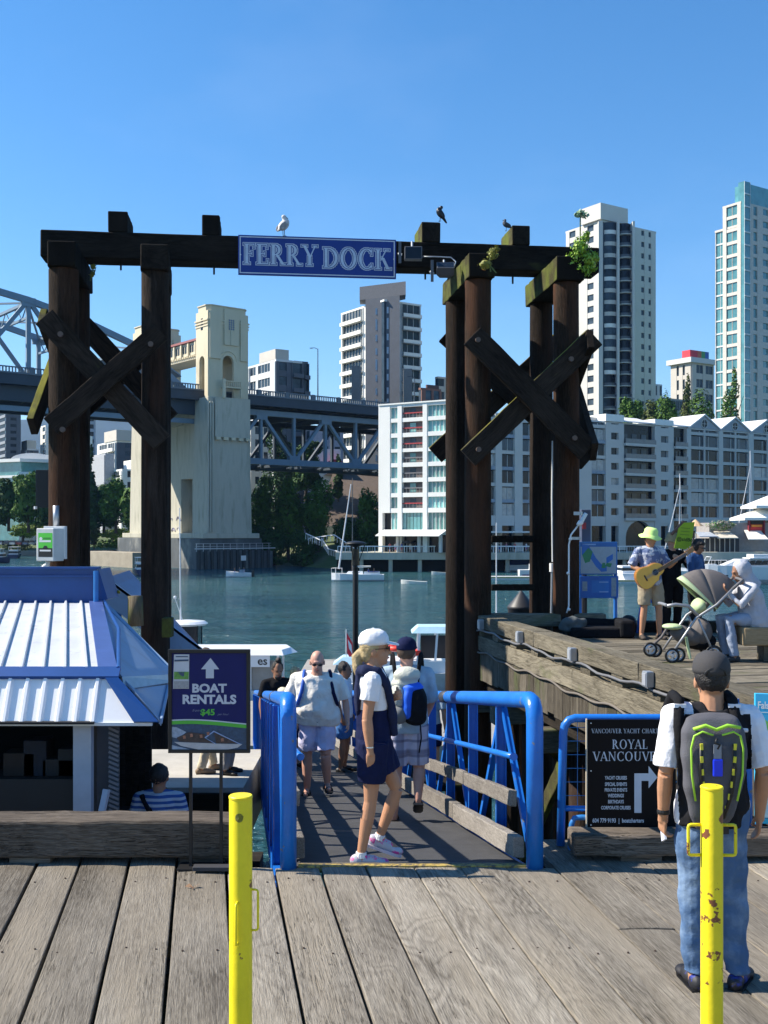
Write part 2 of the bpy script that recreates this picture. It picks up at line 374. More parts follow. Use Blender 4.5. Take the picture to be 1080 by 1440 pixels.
RUBBER = mat('rubber_mat', (.045, .045, .048), .9, var=.25, vs=5, bump=.3, bs=120)
WHITEP = mat('white_paint', (.78, .78, .76), .5, var=.05, vs=4)
CONC = mat('concrete', (.48, .455, .37), .9, var=.16, vs=.5, bump=.3, bs=2, c2=(.27, .26, .20), c2s=.5, c2t=(.50, .72), st=(1.5, 1.5, .28), spec=.2)
CONCL = mat('tower_concrete', (.62, .54, .38), .85, var=.10, vs=.35, bump=.1, bs=2, c2=(.36, .32, .22), c2s=.22, c2t=(.56, .75), st=(1, 1, .4))
CONCD = mat('wet_dark_concrete', (.085, .095, .10), .8, var=.35, vs=.4, c2=(.22, .22, .2), c2s=.3, c2t=(.55, .7), st=(1, 1, .5))
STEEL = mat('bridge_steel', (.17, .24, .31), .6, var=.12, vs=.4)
STEELD = mat('shaded_dark_steel', (.035, .05, .07), .65, var=.15, vs=.4)  # darker copy of the bridge steel, shade under the road put into its colour
PARAP = mat('bridge_parapet', (.13, .16, .19), .7, var=.12, vs=.6)
GLASS = mat('window_glass', (.040, .058, .075), .1, spec=.22, var=.6, vs=.45, rnd=.5)
GLASST = mat('teal_glass', (.10, .27, .28), .10, spec=.9, var=.35, vs=.4, rnd=.25)
GLASSD = mat('dark_glass', (.010, .014, .022), .1, spec=.2, var=.6, vs=.6, rnd=.4)
WHT = mat('white_stucco', (.80, .79, .74), .8, var=.03, vs=.3)
GRYW = mat('pale_grey_concrete', (.60, .60, .585), .8, var=.06, vs=.3)
BEIGE = mat('beige_concrete', (.52, .48, .42), .8, var=.07, vs=.3)
DGRY = mat('dark_cladding', (.075, .085, .105), .7, var=.15, vs=.5)
BRICK = mat('far_brick', (.22, .10, .07), .8, var=.1, vs=1)
SHING = mat('brown_shingle', (.115, .085, .065), .9, var=.2, vs=1.2)
# ================================================================ water, land, hills
def make_water():
 m = bpy.data.materials.new('sea_water'); m.use_nodes = True; nt = m.node_tree; n = nt.nodes; l = nt.links; b = n['Principled BSDF']
 b.inputs['Roughness'].default_value = .11; b.inputs['IOR'].default_value = 1.33; b.inputs['Specular IOR Level'].default_value = .45
 tc = n.new('ShaderNodeTexCoord')
 def nz(sc, st, det=4, dist=0):
  mp = n.new('ShaderNodeMapping'); mp.inputs['Scale'].default_value = st; l.new(tc.outputs['Object'], mp.inputs[0])
  x = n.new('ShaderNodeTexNoise'); x.inputs['Scale'].default_value = sc; x.inputs['Detail'].default_value = det; x.inputs['Distortion'].default_value = dist
  l.new(mp.outputs[0], x.inputs[0]); return x.outputs[0]
 big = nz(.018, (1, 1.5, 1), 4)
 cr = n.new('ShaderNodeValToRGB'); e = cr.color_ramp.elements
 e[0].position = .36; e[0].color = (.014, .066, .092, 1); e[1].position = .66; e[1].color = (.042, .118, .122, 1)
 l.new(big, cr.inputs[0]); l.new(cr.outputs[0], b.inputs['Base Color'])
 w1 = nz(.42, (.40, 1.5, 1), 4, .5); w2 = nz(2.4, (.6, 1.2, 1), 6, .3); w3 = nz(.13, (.35, 1.6, 1), 4, .4)
 a1 = n.new('ShaderNodeMath'); a1.operation = 'MULTIPLY'; a1.inputs[1].default_value = .75; l.new(w2, a1.inputs[0])
 a2 = n.new('ShaderNodeMath'); a2.operation = 'ADD'; l.new(w1, a2.inputs[0]); l.new(a1.outputs[0], a2.inputs[1])
 a3 = n.new('ShaderNodeMath'); a3.operation = 'MULTIPLY_ADD'; a3.inputs[1].default_value = 3.0; l.new(w3, a3.inputs[0]); l.new(a2.outputs[0], a3.inputs[2])
 bp = n.new('ShaderNodeBump'); bp.inputs['Strength'].default_value = 1.0; bp.inputs['Distance'].default_value = .9
 l.new(a3.outputs[0], bp.inputs['Height']); l.new(bp.outputs[0], b.inputs['Normal'])
 o = MB().quad((-7400, -60, WZ), (7400, -60, WZ), (7400, 440, WZ), (-7400, 440, WZ)).build('water', m, origin=(0, 0, WZ))
 tag(o, 'blue green rippled sea water between the dock and the far shore', kind='structure')
make_water()
GRASSG = mat('park_ground', (.075, .105, .03), .95, var=.3, vs=.15, c2=(.16, .14, .09), c2s=.05, c2t=(.52, .62))
SAND = mat('beach_sand', (.36, .29, .21), .95, var=.15, vs=.3)
shore = [(-7300, 420), (-900, 420), (-300, 330), (-108, 303), (-85, 299), (-62, 284), (-44, 262), (-30, 236), (-20, 218), (-12, 204), (-6, 196), (60, 200), (100, 225), (160, 260), (500, 330), (900, 360), (7300, 380)]
mb = MB()
prof = [(0, -5.4, 0), (4, -4.7, 0), (10, -3.6, 0), (14, -2.6, 1), (30, -.3, 1), (60, 1.0, 1), (140, 2.2, 1), (600, 3, 1), (3200, 12, 1)]
for i in range(len(shore)-1):
 a, b = shore[i], shore[i+1]
 for j in range(len(prof)-1):
  d0, z0, _ = prof[j]; d1, z1, g = prof[j+1]
  mb.m = 0 if (g or a[0] > -70) else 1
  mb.quad((a[0], a[1]+d0, z0), (b[0], b[1]+d0, z0), (b[0], b[1]+d1, z1), (a[0], a[1]+d1, z1))
tag(mb.build('far_shore_ground', [GRASSG, SAND], origin=(0, 300, -5)), 'grassy far shore with a strip of sandy beach', kind='structure')
tag(MB().quad((-7400, -7400, -.3), (7400, -7400, -.3), (7400, -60, -.3), (-7400, -60, -.3)).build('unseen_reflected_ground', mat('near_ground', (.07, .08, .06), .95, var=.3, vs=.05), origin=(0, -60, -.3)), 'flat dull ground added out of view behind the dock for windows to reflect', kind='structure')  # unseen sheet added behind the camera so far windows reflect dark ground
HILL = mat('forested_hill', (.025, .045, .04), .95, var=.35, vs=.004, bump=.0)
mb = MB(); NX = 90; rows = [(3400, 0), (4200, .45), (5000, .85), (5600, 1.0), (7000, .6)]
for (yy, hf) in rows:
 for i in range(NX+1):
  x = -6500+13000*i/NX
  h = 620+170*mn.noise(Vector((x/1500+3.1, 0, 0)))+60*mn.noise(Vector((x/380, 5, yy/900)))+12*mn.noise(Vector((x/70, 5, yy/900)))
  if x > -800: h -= min(380, (x+800)*.12)
  mb.v.append(Vector((x, yy, h*hf)))
for j in range(len(rows)-1):
 for i in range(NX): mb.f.append([j*(NX+1)+i, j*(NX+1)+i+1, (j+1)*(NX+1)+i+1, (j+1)*(NX+1)+i]); mb.mi.append(0)
tag(mb.build('hills', HILL, smooth=True, origin=(0, 5000, 0)), 'forested blue hills on the horizon beyond the city', kind='structure')
# ================================================================ foreground deck
TH = math.atan(.167)
deck = thing('dock_deck', (0, 6, 0), 'foreground dock deck of wide weathered planks', kind='structure')
def plank_obj(xc, w, y0, y1, name='plank', z=0.0, th=.075, mt=None, seed=0, parent=None, ang=TH):
 """a sawn plank whose ends are cut square to the picture plane; local y runs along it"""
 rnd = random.Random(seed); n = 14; c, s_ = math.cos(ang), math.sin(ang); ref = Vector((xc, 7.74))
 mb = MB(); L0 = (y0-7.74)/c; L1 = (y1-7.74)/c; rows = []
 for i in range(n+1):
  t = L0+(L1-L0)*i/n; row = []
  for sx in (-1, -.35, .35, 1):
   x = sx*w/2 + (rnd.uniform(-.003, .003) if abs(sx) == 1 else 0)
   y = t - x*math.tan(ang)
   row.append((x, y, (0 if abs(sx) == 1 else .004)+rnd.uniform(-.0015, .0015)))
  rows.append(row)
 for r in rows: mb.v += [Vector(p) for p in r]
 for r in rows: mb.v += [Vector((r[0][0], r[0][1], -th)), Vector((r[3][0], r[3][1], -th))]
 o2 = (n+1)*4
 for i in range(n):
  for k in range(3): mb.f.append([i*4+k, i*4+k+1, (i+1)*4+k+1, (i+1)*4+k])
  mb.f.append([i*4, (i+1)*4, o2+(i+1)*2, o2+i*2]); mb.f.append([i*4+3, o2+i*2+1, o2+(i+1)*2+1, (i+1)*4+3])
  mb.f.append([o2+i*2, o2+(i+1)*2, o2+(i+1)*2+1, o2+i*2+1])
 mb.f.append([0, o2, o2+1, 3, 2, 1]); e = n*4; mb.f.append([e, e+1, e+2, e+3, o2+n*2+1, o2+n*2]); mb.mi = [0]*len(mb.f)
 me_o = mb.build(name, mt or W_DECK, None, origin=(0, 0, 0))
 me_o.location = (xc, 7.74, z+rnd.uniform(-.004, .004)); me_o.rotation_euler.z = ang
 me_o.parent = parent
 if parent is not None: me_o.location -= parent.location
 bv = me_o.modifiers.new('b', 'BEVEL'); bv.width = .007; bv.segments = 2; bv.limit_method = 'ANGLE'; bv.angle_limit = R(50)
 return me_o
seams = [50, 110, 180, 248, 318, 385, 450, 515, 582, 648, 712, 780, 848]
xs = [PX(s, 7.74) for s in seams]
while xs[0] > -7: xs.insert(0, xs[0]-.345)
while xs[-1] < 7: xs.append(xs[-1]+.35)
for i in range(len(xs)-1):
 a, b = xs[i], xs[i+1]; gap = .024 if b < .2 else .012
 far = 7.74
 if b < PX(330, 7.74)+.2 or a > PX(760, 7.74): far = 8.42
 sd = 100+i
 if i % 7 == 3 and a > .9:
  plank_obj((a+b)/2, b-a-gap, 6.55, far, seed=sd, parent=deck); plank_obj((a+b)/2, b-a-gap, -3, 6.545, seed=sd+50, parent=deck)
 else: plank_obj((a+b)/2, b-a-gap, -3, far, seed=sd, parent=deck)
mb = MB()
for yy in (7.45, 6.2, 4.9, 3.6, 2.3, 1.0): mb.box((-7, yy-.12, -.42), (7, yy+.12, -.085))
mb.build('joist', W_DARK, deck)
# sides of the ramp head: header beam under the deck edge
mb = MB(); mb.box((-8, 8.16, -.5), (-.95, 8.40, -.085)); mb.box((1.35, 8.16, -.5), (8, 8.40, -.085)); mb.build('header_beam', W_DARK, deck)
# nail heads where the planks cross the joists
mb = MB(); rn = random.Random(9)
for yy in (7.45, 6.2, 4.9, 3.6):
 for i in range(len(xs)-1):
  for f in (.22, .78):
   x = xs[i]+(xs[i+1]-xs[i])*f-.167*(yy-7.74)+rn.uniform(-.015, .015); y = yy+rn.uniform(-.05, .05); mb.cyl((x, y, -.002), (x, y, .0065), .0065, n=8)
tag(mb.build('nail_head', mat('nail_rust', (.05, .03, .02), .7), deck), kind='stuff')
# timber curbs
def timber(name, p0, p1, w, h, label, cat, m, seed=0, bevel=.022, group=None, end=None, parent=None, n=16, wob=.008):
 """a squared log with slightly uneven faces; local x along it"""
 p0, p1 = Vector(p0), Vector(p1); L = (p1-p0).length; rnd = random.Random(seed); mb = MB(); rings = []
 for i in range(n+1):
  x = L*i/n; j = lambda: rnd.uniform(-wob, wob)
  rings.append([(x, -w/2+j(), 0+j()*.4), (x, w/2+j(), 0+j()*.4), (x, w/2+j(), h+j()*.5), (x, -w/2+j(), h+j()*.5)])
 mb.loft(rings); o = mb.build(name, m, None, origin=(0, 0, 0))
 d = p1-p0; rot = Matrix.Identity(3); ax = d.normalized(); side = Vector((0, 0, 1)).cross(ax).normalized() if abs(ax.z) < .99 else Vector((0, 1, 0)); up = ax.cross(side)
 mtx = Matrix((ax, side, up)).transposed().to_4x4(); mtx.translation = p0; o.matrix_world = mtx
 if parent is not None:
  o.parent = parent; mtx.translation = p0-ORG.get(parent.name, Vector((0, 0, 0))); o.matrix_local = mtx
 if bevel:
  bv = o.modifiers.new('b', 'BEVEL'); bv.width = bevel; bv.segments = 2; bv.limit_method = 'ANGLE'; bv.angle_limit = R(55)
 if cat: tag(o, label, cat, group)
 return o
t = thing('timber_curb', (-3.4, 7.95, 0), 'long dark cracked timber curb beam along the left deck edge', 'curb beam')
timber('beam', (-7, 7.95, .045), (-1.02, 7.95, .045), .30, .275, None, None, W_TIMB, 3, parent=t, n=30, wob=.012)
for x in (-5.4, -3.9, -2.6, -1.35): MB().box((x-.15, 7.83, .002), (x+.15, 8.07, .05)).build('spacer_block', W_TIMB, t)
t = thing('timber_curb', (3.0, 7.95, 0), 'short grey timber curb beam under the black yacht charter sign', 'curb beam')
timber('beam', (1.39, 7.97, .045), (6.5, 7.97, .045), .26, .155, None, None, W_TIMB, 5, parent=t, n=26, wob=.012)
for x in (1.9, 3.3, 4.8): MB().box((x-.15, 7.87, .002), (x+.15, 8.07, .06)).build('spacer_block', W_TIMB, t)
# ================================================================ yellow bollards
def bollard(x, y, top, r, handles, label, m, z0=0.003):
 t = thing('bollard', (x, y, z0), label, 'bollard', 'yellow steel bollards on the deck')
 mb = MB(); mb.lathe([(r, z0), (r, top-.012), (r*.985, top-.006), (r*.98, top-.004)], (x, y, 0), 40); mb.build('post', m, t, smooth=True).modifiers.new('e', 'EDGE_SPLIT').split_angle = R(30)
 mb = MB(); mb.lathe([(r*.98, top-.004), (r*1.04, top-.002), (r*1.04, top+.006), (r*.96, top+.010), (.001, top+.011)], (x, y, 0), 40); mb.build('cap', m, t)
 mb = MB(); mb.cyl((x, y, z0), (x, y, z0+.012), r*2.1, n=24); mb.build('base_plate', m, t, bevel=.003)
 for (ang, zc, hh, out, rr) in handles:
  dx, dy = math.cos(ang), math.sin(ang); pts = []
  prof = [(r*.9, zc+hh/2), (r+out-.012, zc+hh/2), (r+out-.003, zc+hh/2-.003), (r+out, zc+hh/2-.012), (r+out, zc-hh/2+.012), (r+out-.003, zc-hh/2+.003), (r+out-.012, zc-hh/2), (r*.9, zc-hh/2)]
  mb = MB(); mb.tube([(x+dx*q, y+dy*q, z) for q, z in prof], rr, 8); mb.build('handle', m, t, smooth=True)
 return t
b1 = bollard(PX(338.5, 5.0), 5.0, PZ(1121, 5.0), .054, [(R(-4), PZ(1279, 5), .19, .028, .0055), (R(-98), PZ(1292, 5), .19, .028, .0055)], 'yellow bollard standing before the boat rentals sign, one loop handle on its right', YEL)
# round stamped tag near its top
c = Vector((PX(338.5, 5.0), 5.0, 0)); mb = MB(); zc = PZ(1146, 5)
ring = [[c+Vector((.0552*math.sin(a*k), -.0552*math.cos(a*k), zc-c.z+q*k)) for a, q in [(math.cos(R(t))*.35, math.sin(R(t))*.021) for t in range(0, 360, 20)]] for k in (1, .8, .001)]
mb.loft(ring); mb.build('round_tag', mat('tag_brass', (.33, .30, .03), .6, bump=1, bs=260, var=.4, vs=160), b1)
b2 = bollard(PX(1001, 5.1), 5.1, PZ(1108, 5.1), .052, [(R(-3), PZ(1181, 5.1), .145, .060, .008), (R(180), PZ(1181, 5.1), .145, .060, .008)], 'yellow bollard with rusty chipped paint before the man with the backpack', YEL2)
# leaf on the deck
lf = MB(); c = P(272, 1250, 7.28); c.z = .01
for k in range(3):
 a = R(30+100*k); lf.add([c, c+Vector((math.cos(a)*.05, math.sin(a)*.03, .02)), c+Vector((math.cos(a+.7)*.06, math.sin(a+.7)*.04, .004)), c+Vector((math.cos(a+.9)*.03, math.sin(a+.9)*.02, .0))], [(0, 1, 2, 3)])
tag(lf.build('fallen_leaf', mat('dry_leaf', (.30, .17, .09), .8), fix=False), 'curled dry brown leaf lying on the planks near the sign stand', 'leaf')
# ================================================================ gangway ramp with blue truss rails
RS, RG = -.13, -.15            # sideways drift and slope per metre of Y
def RP(a, Y, z): return Vector((a+RS*(Y-7.74), Y, z+RG*(Y-7.74)))
ramp = thing('gangway_ramp', (0.18, 7.74, 0), 'sloping gangway ramp with blue pipe and truss rails and a black rubber floor', 'ramp')
YE = 33.0
mb = MB(); ring = lambda Y: [RP(-.64, Y, 0), RP(1.04, Y, 0), RP(1.04, Y, -.05), RP(-.64, Y, -.05)]
mb.loft([ring(7.80+i*(YE-7.8)/20) for i in range(21)]); mb.build('rubber_floor', RUBBER, ramp)
mb = MB(); mb.loft([[RP(-.62, 7.735, .012), RP(1.05, 7.735, .012), RP(1.05, 7.735, -.03), RP(-.62, 7.735, -.03)], [RP(-.62, 7.80, .018), RP(1.05, 7.80, .018), RP(1.05, 7.80, -.03), RP(-.62, 7.80, -.03)]])
mb.build('edge_plate', mat('worn_yellow_edge', (.42, .30, .07), .7, var=.5, vs=40, c2=(.10, .08, .06), c2s=30, c2t=(.45, .6)), ramp)
mb = MB(); mb.loft([[RP(-.60, 7.80, .019), RP(1.02, 7.80, .019), RP(1.02, 7.80, 0), RP(-.60, 7.80, 0)], [RP(-.60, 7.88, .014), RP(1.02, 7.88, .014), RP(1.02, 7.88, 0), RP(-.60, 7.88, 0)]])
mb.build('ribbed_strip', mat('grey_tread', (.16, .14, .11), .8, bump=1, bs=150, var=.5, vs=60), ramp)
CURBW = woodmat('ramp_board', (.12, .105, .09), (.42, .385, .34), axis=1, bump=.6, across=9)
for side in (1, -1):
 ax = lambda o: (.20+side*o)           # centre line is a=.20
 A = .894
 # top pipe with rounded corner, down to the deck as end post
 pts = [RP(.2+side*A, 7.74, -.02), RP(.2+side*A, 7.74, 1.08), RP(.2+side*A, 7.76, 1.15), RP(.2+side*A, 7.80, 1.195), RP(.2+side*A, 7.88, 1.215)]
 pts += [RP(.2+side*A, 8.2+i*2, 1.215) for i in range(13)]
 MB().tube(pts, .062 if side > 0 else .060, 16).build('top_pipe_rail', BLUE, ramp, smooth=True)
 # dark worn band on the pipe
 Yb = 11.0
 MB().tube([RP(.2+side*A, Yb, 1.215), RP(.2+side*A, Yb+.28, 1.215)], .0635, 16).build('tape_band', mat('dark_tape', (.03, .035, .05), .6), ramp, smooth=True)
 mp_ = [RP(.2+side*(A-.10), 7.95, .79)]+[RP(.2+side*(A-.10), 8.3+i*2, .79) for i in range(12)]
 MB().tube(mp_, .024, 10).build('mid_pipe_rail', BLUE, ramp, smooth=True)
 c0 = RP(.2+side*(A-.10), 7.95, .79); MB().cyl(c0-Vector((0, .012, 0)), c0+Vector((0, .012, 0)), .028, n=12).build('end_cap', BLUE, ramp)
 Ys = [8.9+1.09*i for i in range(22)]
 for i, Y in enumerate(Ys):
  a = .2+side*(A+.035)
  p0, p1 = RP(a, Y, -.28), RP(a, Y, 1.16)
  mb = MB(); mb.bar(p0, p1, .075, .012, (0, 1, 0)); mb.bar(p0+Vector((side*.04-.005, 0, 0)), p1+Vector((side*.04-.005, 0, 0)), .010, .075, (0, 1, 0)); mb.bar(p0-Vector((side*.04, 0, 0)), p1-Vector((side*.04, 0, 0)), .010, .075, (0, 1, 0))
  mb.build('truss_post', BLUE, ramp)
  if i % 2 == 0: lo, hi = (Y-1.02 if i else 7.86), Y-.02
  else: lo, hi = Y-.05, Y-1.09+.05
  q0, q1 = RP(a, lo, -.18), RP(a, hi, 1.13)
  mb = MB(); mb.bar(q0, q1, .075, .010, (1, 0, 0)); mb.bar(q0+Vector((.02, 0, 0)), q1+Vector((.02, 0, 0)), .05, .045, (1, 0, 0)); mb.build('truss_diagonal', BLUE, ramp)
  MB().bar(RP(.2+side*(A-.10), Y, .79), RP(a, Y, .76), .03, .02).build('rail_bracket', BLUE, ramp)
  if i < 9: MB().bar(RP(a, Y+.5, .42), RP(.2+side*(A-.09), Y+.5, .42), .02, .02).build('board_bracket', BLUE, ramp)
 mb = MB(); mb.bar(RP(.2+side*(A+.035), 7.86, -.25), RP(.2+side*(A+.035), YE, -.25), .10, .16); mb.build('bottom_chord', BLUE, ramp)
 MB().bar(RP(.2+side*(A-.03), 7.82, -.055), RP(.2+side*(A-.03), YE, -.055), .10, .05).build('floor_angle', BLUED, ramp)
 # rub boards in lengths
 for (zz, hh, th, off, st, ln) in ((.05, .155, .085, A-.085, 7.86, 2.3), (.41, .12, .05, A-.075, 8.05, 1.75)):
  Y = st; k = 0
  while Y < YE-1:
   e = min(Y+ln, YE); o_ = .008*(k % 2)
   mb = MB(); n = 8; rings = []; rn = random.Random(k*7+int(zz*100)+side)
   for q in range(n+1):
    y_ = Y+(e-.012-Y)*q/n; j = lambda: rn.uniform(-.004, .004)
    rings.append([RP(.2+side*off-th/2+j(), y_, zz+o_+j()), RP(.2+side*off+th/2+j(), y_, zz+o_+j()), RP(.2+side*off+th/2+j(), y_, zz+hh+o_+j()), RP(.2+side*off-th/2+j(), y_, zz+hh+o_+j())])
   mb.loft(rings); mb.build('rub_board', CURBW, ramp, bevel=.008); Y = e; k += 1
# ================================================================ gantry of creosoted piles
GA = Vector((PX(58, 18.7), 18.7, 0)); gu = Vector((.993, .119, 0)).normalized(); gv = Vector((-gu.y, gu.x, 0))
GZ0, GZ1 = 7.24, 7.72
def G(u, v, z): return GA+gu*u+gv*v+Vector((0, 0, z))
gant = thing('timber_gantry', (0, 19.3, WZ), 'tall dark timber gantry of paired piles, braces and one long top beam', 'gantry')
def gtimber(name, p0, p1, w, h, m, seed, wob=.010, bevel=.02): return timber(name, p0, p1, w, h, None, None, m, seed, bevel, parent=gant, n=18, wob=wob)
W_BEAM = woodmat('gantry_beam', (.005, .004, .0035), (.034, .027, .021), axis=0, bump=.7, moss=(.06, .06, .02), mosst=(.66, .8), crack=.9)
gtimber('top_beam', G(-.02, .25, GZ0), G(10.1, .25, GZ0), .5, GZ1-GZ0, W_BEAM, 1, .012, .025)
def pile(name, px, Y, z0, z1, r, m, seed, lean=(0, 0), parent=gant, py=None):
 rn = random.Random(seed); mb = MB(); n = 22; rings = []; c = Vector((PX(px, Y), Y, 0)); H = z1-z0
 for i in range(17):
  t = i/16; z = z0+H*t; rr = r*(1.06-.08*t); q = []
  for k in range(n):
   a = 2*math.pi*k/n; w = 1+.035*mn.noise(Vector((math.cos(a)*1.5, math.sin(a)*1.5, z*.8+seed*9)))+.02*mn.noise(Vector((math.cos(a)*5, math.sin(a)*5, z*.3+seed*5)))
   q.append(c+Vector((rr*w*math.cos(a)+lean[0]*(1-t), rr*w*math.sin(a)+lean[1]*(1-t), z)))
  rings.append(q)
 mb.loft(rings); o = mb.build(name, m, parent, smooth=True); o.modifiers.new('e', 'EDGE_SPLIT').split_angle = R(50); return o
YF = {90: 17.95, 218: 18.15, 672: 18.75, 796: 18.95}
CB = GZ0-.42
prs = [(90, 109, 1.5), (218, 223, 1.5), (672, 643, 1.75), (796, 761, 1.75)]
piles = {}
def moss_side(o, m, test):
 """moss on the faces of a timber that look one way"""
 o.data.materials.append(m); R3 = o.matrix_basis.to_3x3()
 for p in o.data.polygons:
  if test(R3 @ p.normal): p.material_index = len(o.data.materials)-1
 return o
for i, (pf, pb, dy) in enumerate(prs):
 Y = YF[pf]; Yb = Y+dy
 piles[('f', i)] = (Vector((PX(pf, Y), Y, 0)))
 piles[('b', i)] = (Vector((PX(pb, Yb), Yb, 0)))
 pile('front_pile', pf, Y, WZ-1.5, CB-.003, .232 if i else .25, W_POSTR if i in (0, 2, 3) else W_POST, i+1)
 pile('back_pile', pb, Yb, WZ-1.5, CB-.003, .225, W_POST, i+11)
 f, b = piles[('f', i)], piles[('b', i)]; d = (b-f).normalized()
 cp_ = gtimber('pile_cap', f-d*.30+Vector((0, 0, CB)), b+d*.30+Vector((0, 0, CB)), .46 if i != 3 else .50, .417, W_BEAM, 30+i); moss_side(cp_, W_MOSS, lambda n: n.x < -.6) if i > 1 else None
# four short sawn blocks standing on the beam
for i, (x0, x1, zt, mm) in enumerate(((152, 179, 297, 0), (284, 309, 302, 0), (593, 620, 312, 1), (720, 746, 317, 1))):
 Y = 18.7+.119*((x0+x1)/2-58)*.0126
 Yf = Y+0.02; c = Vector((PX((x0+x1)/2, Yf), Yf, GZ1+.003)); hh = PZ(zt, Yf)-GZ1
 o = gtimber('beam_block', c, c+gv*.92, (x1-x0)*Yf/FP, hh, W_BEAM, 50+i, .006); moss_side(o, W_MOSS, lambda n: n.x < -.6 or n.z > .7) if mm else None
# X braces. Each one: (px0, py0, px1, py1, offset from front pile face, width, thickness)
def brace(p0, p1, w, th, m, seed, upn):
 """flat plank bolted across the piles: broad face towards upn"""
 p0, p1 = Vector(p0), Vector(p1); ax = (p1-p0).normalized(); n_ = Vector(upn); up = ax.cross(n_).normalized(); n_ = up.cross(ax).normalized()
 L = (p1-p0).length; mb = MB(); rn = random.Random(seed); rings = []
 for i in range(13):
  x = L*i/12; j = lambda: rn.uniform(-.006, .006)
  rings.append([(x, -w/2+j(), -th/2), (x, w/2+j(), -th/2), (x, w/2+j(), th/2), (x, -w/2+j(), th/2)])
 mb.loft(rings); o = mb.build('cross_brace', m, None, origin=(0, 0, 0)); mt = Matrix((ax, up, n_)).transposed().to_4x4(); mt.translation = p0-ORG[gant.name]; o.parent = gant; o.matrix_local = mt
 if m is W_BRACEM: o.data.materials[0] = W_BRACE; moss_side(o, W_BRACEM, lambda n: n.z > .4 or n.x < -.8)
 bv = o.modifiers.new('b', 'BEVEL'); bv.width = .012; bv.segments = 2; bv.limit_method = 'ANGLE'; bv.angle_limit = R(55)
 return o
W_BRACE = woodmat('brace_wood', (.007, .005, .004), (.058, .044, .034), axis=0, bump=.7, crack=.9, moss=(.10, .10, .02), mosst=(.66, .78))
W_BRACEM = woodmat('brace_wood_mossy', (.02, .018, .010), (.11, .10, .05), axis=0, bump=.7, crack=.9, moss=(.20, .19, .03), mosst=(.42, .6))
nf = -gv
def PP(px, py, Y): return P(px, py, Y)
YL = 17.95; YRr = 18.75
brace(PP(62, 446, YL-.40), PP(228, 622, YL-.14), .36, .11, W_BRACE, 1, nf)
brace(PP(72, 600, YL-.52), PP(226, 466, YL-.38), .34, .11, W_BRACE, 2, nf)
brace(PP(102, 440, YL+2.05), PP(240, 590, YL+2.05), .36, .11, W_BRACE, 3, nf)
brace(PP(84, 606, YL+1.95), PP(232, 470, YL+2.25), .34, .11, W_BRACE, 4, nf)
brace(PP(664, 472, YRr-.50), PP(826, 634, YRr-.34), .40, .12, W_BRACE, 5, nf)
brace(PP(658, 644, YRr-.36), PP(836, 474, YRr-.22), .37, .12, W_BRACEM, 6, nf)
brace(PP(626, 470, YRr+2.15), PP(826, 650, YRr+2.2), .38, .12, W_BRACE, 7, nf)
brace(PP(612, 640, YRr+2.28), PP(790, 478, YRr+2.3), .38, .12, W_BRACEM, 8, nf)
# side braces seen on edge at the left bent and at the right bent
lx = piles[('f', 0)].x-.34
brace((lx+.02, 17.8, PZ(444, 17.8)), (lx+.02, 20.0, PZ(585, 20.0)), .34, .12, W_BRACEM, 9, (-1, 0, 0))
brace((lx-.08, 17.6, PZ(600, 17.6)), (lx-.10, 19.5, PZ(470, 19.5)), .34, .12, W_BRACEM, 10, (-1, 0, 0))
rx = piles[('f', 3)].x+.31
brace((rx, 18.3, PZ(476, 18.3)), (rx-.1, 21.0, PZ(600, 21.0)), .36, .12, W_BRACE, 11, (1, 0, 0))
brace((rx+.08, 18.4, PZ(636, 18.4)), (rx+.02, 21.0, PZ(500, 21.0)), .36, .12, W_BRACE, 12, (1, 0, 0))
# bolts
mb = MB()
for (px, py, Y) in ((212, 484, YL-.46), (88, 604, YL-.6), (672, 478, YRr-.58), (803, 505, YRr-.33), (673, 632, YRr-.46), (808, 616, YRr-.45), (85, 470, YL-.47)):
 c = PP(px, py, Y); mb.cyl(c-nf*.02, c+nf*.03, .045, n=10)
mb.build('bolt_head', mat('rust_bolt', (.12, .08, .06), .6), gant)
for px, py in ((170, 372), (301, 378), (598, 385), (721, 391)):       # rods under the beam
 Y = 18.9+.0015*px; MB().cyl(PP(px, py+8, Y), PP(px, py-6, Y), .018, n=8).build('hanging_rod', BLACK, gant)
for py, h in ((758, .13), (826, .12)):                                # two rails between the right-hand piles
 gtimber('cross_rail', PP(690, py, 20.2)-Vector((0, 0, h/2)), PP(750, py, 20.4)-Vector((0, 0, h/2)), .12, h, W_BEAM, 70)
# ---------------------------------------------------------------- FERRY DOCK sign
SY = lambda px: 18.62+.119*(px-58)*.0126-.06
sg = thing('ferry_dock_sign', P(446, 390, SY(446)), 'wide blue sign with white serif lettering bolted to the gantry beam', 'sign')
p00 = P(335, 387, SY(335)); p10 = P(557, 391, SY(557)); W_ = (p10-p00).length; H_ = PZ(331, SY(335))-p00.z
su = Vector((p10.x-p00.x, p10.y-p00.y, 0)).normalized(); sn = Vector((su.y, -su.x, 0)); p00.z = (p00.z+p10.z)/2-.0
bd = Board(p00, su, (0, 0, 1), sn)
SBL = mat('sign_blue', (.012, .042, .235), .35, var=.10, vs=2, spec=.3); SW = mat('sign_white', (.62, .66, .70), .5, var=.12, vs=8)
mb = MB(); mb.prism([bd.pt(0, 0), bd.pt(W_, 0), bd.pt(W_, H_), bd.pt(0, H_)], -sn*.05, (0, 0, 0)); mb.build('panel', SBL, sg, bevel=.006)
b = .025; bd.polys([rectp(b, b, W_-b, b+.018), rectp(b, H_-b-.018, W_-b, H_-b), rectp(b, b+.018, b+.018, H_-b-.018), rectp(W_-b-.018, b+.018, W_-b, H_-b-.018)], 'white_border', SW, sg, 1)
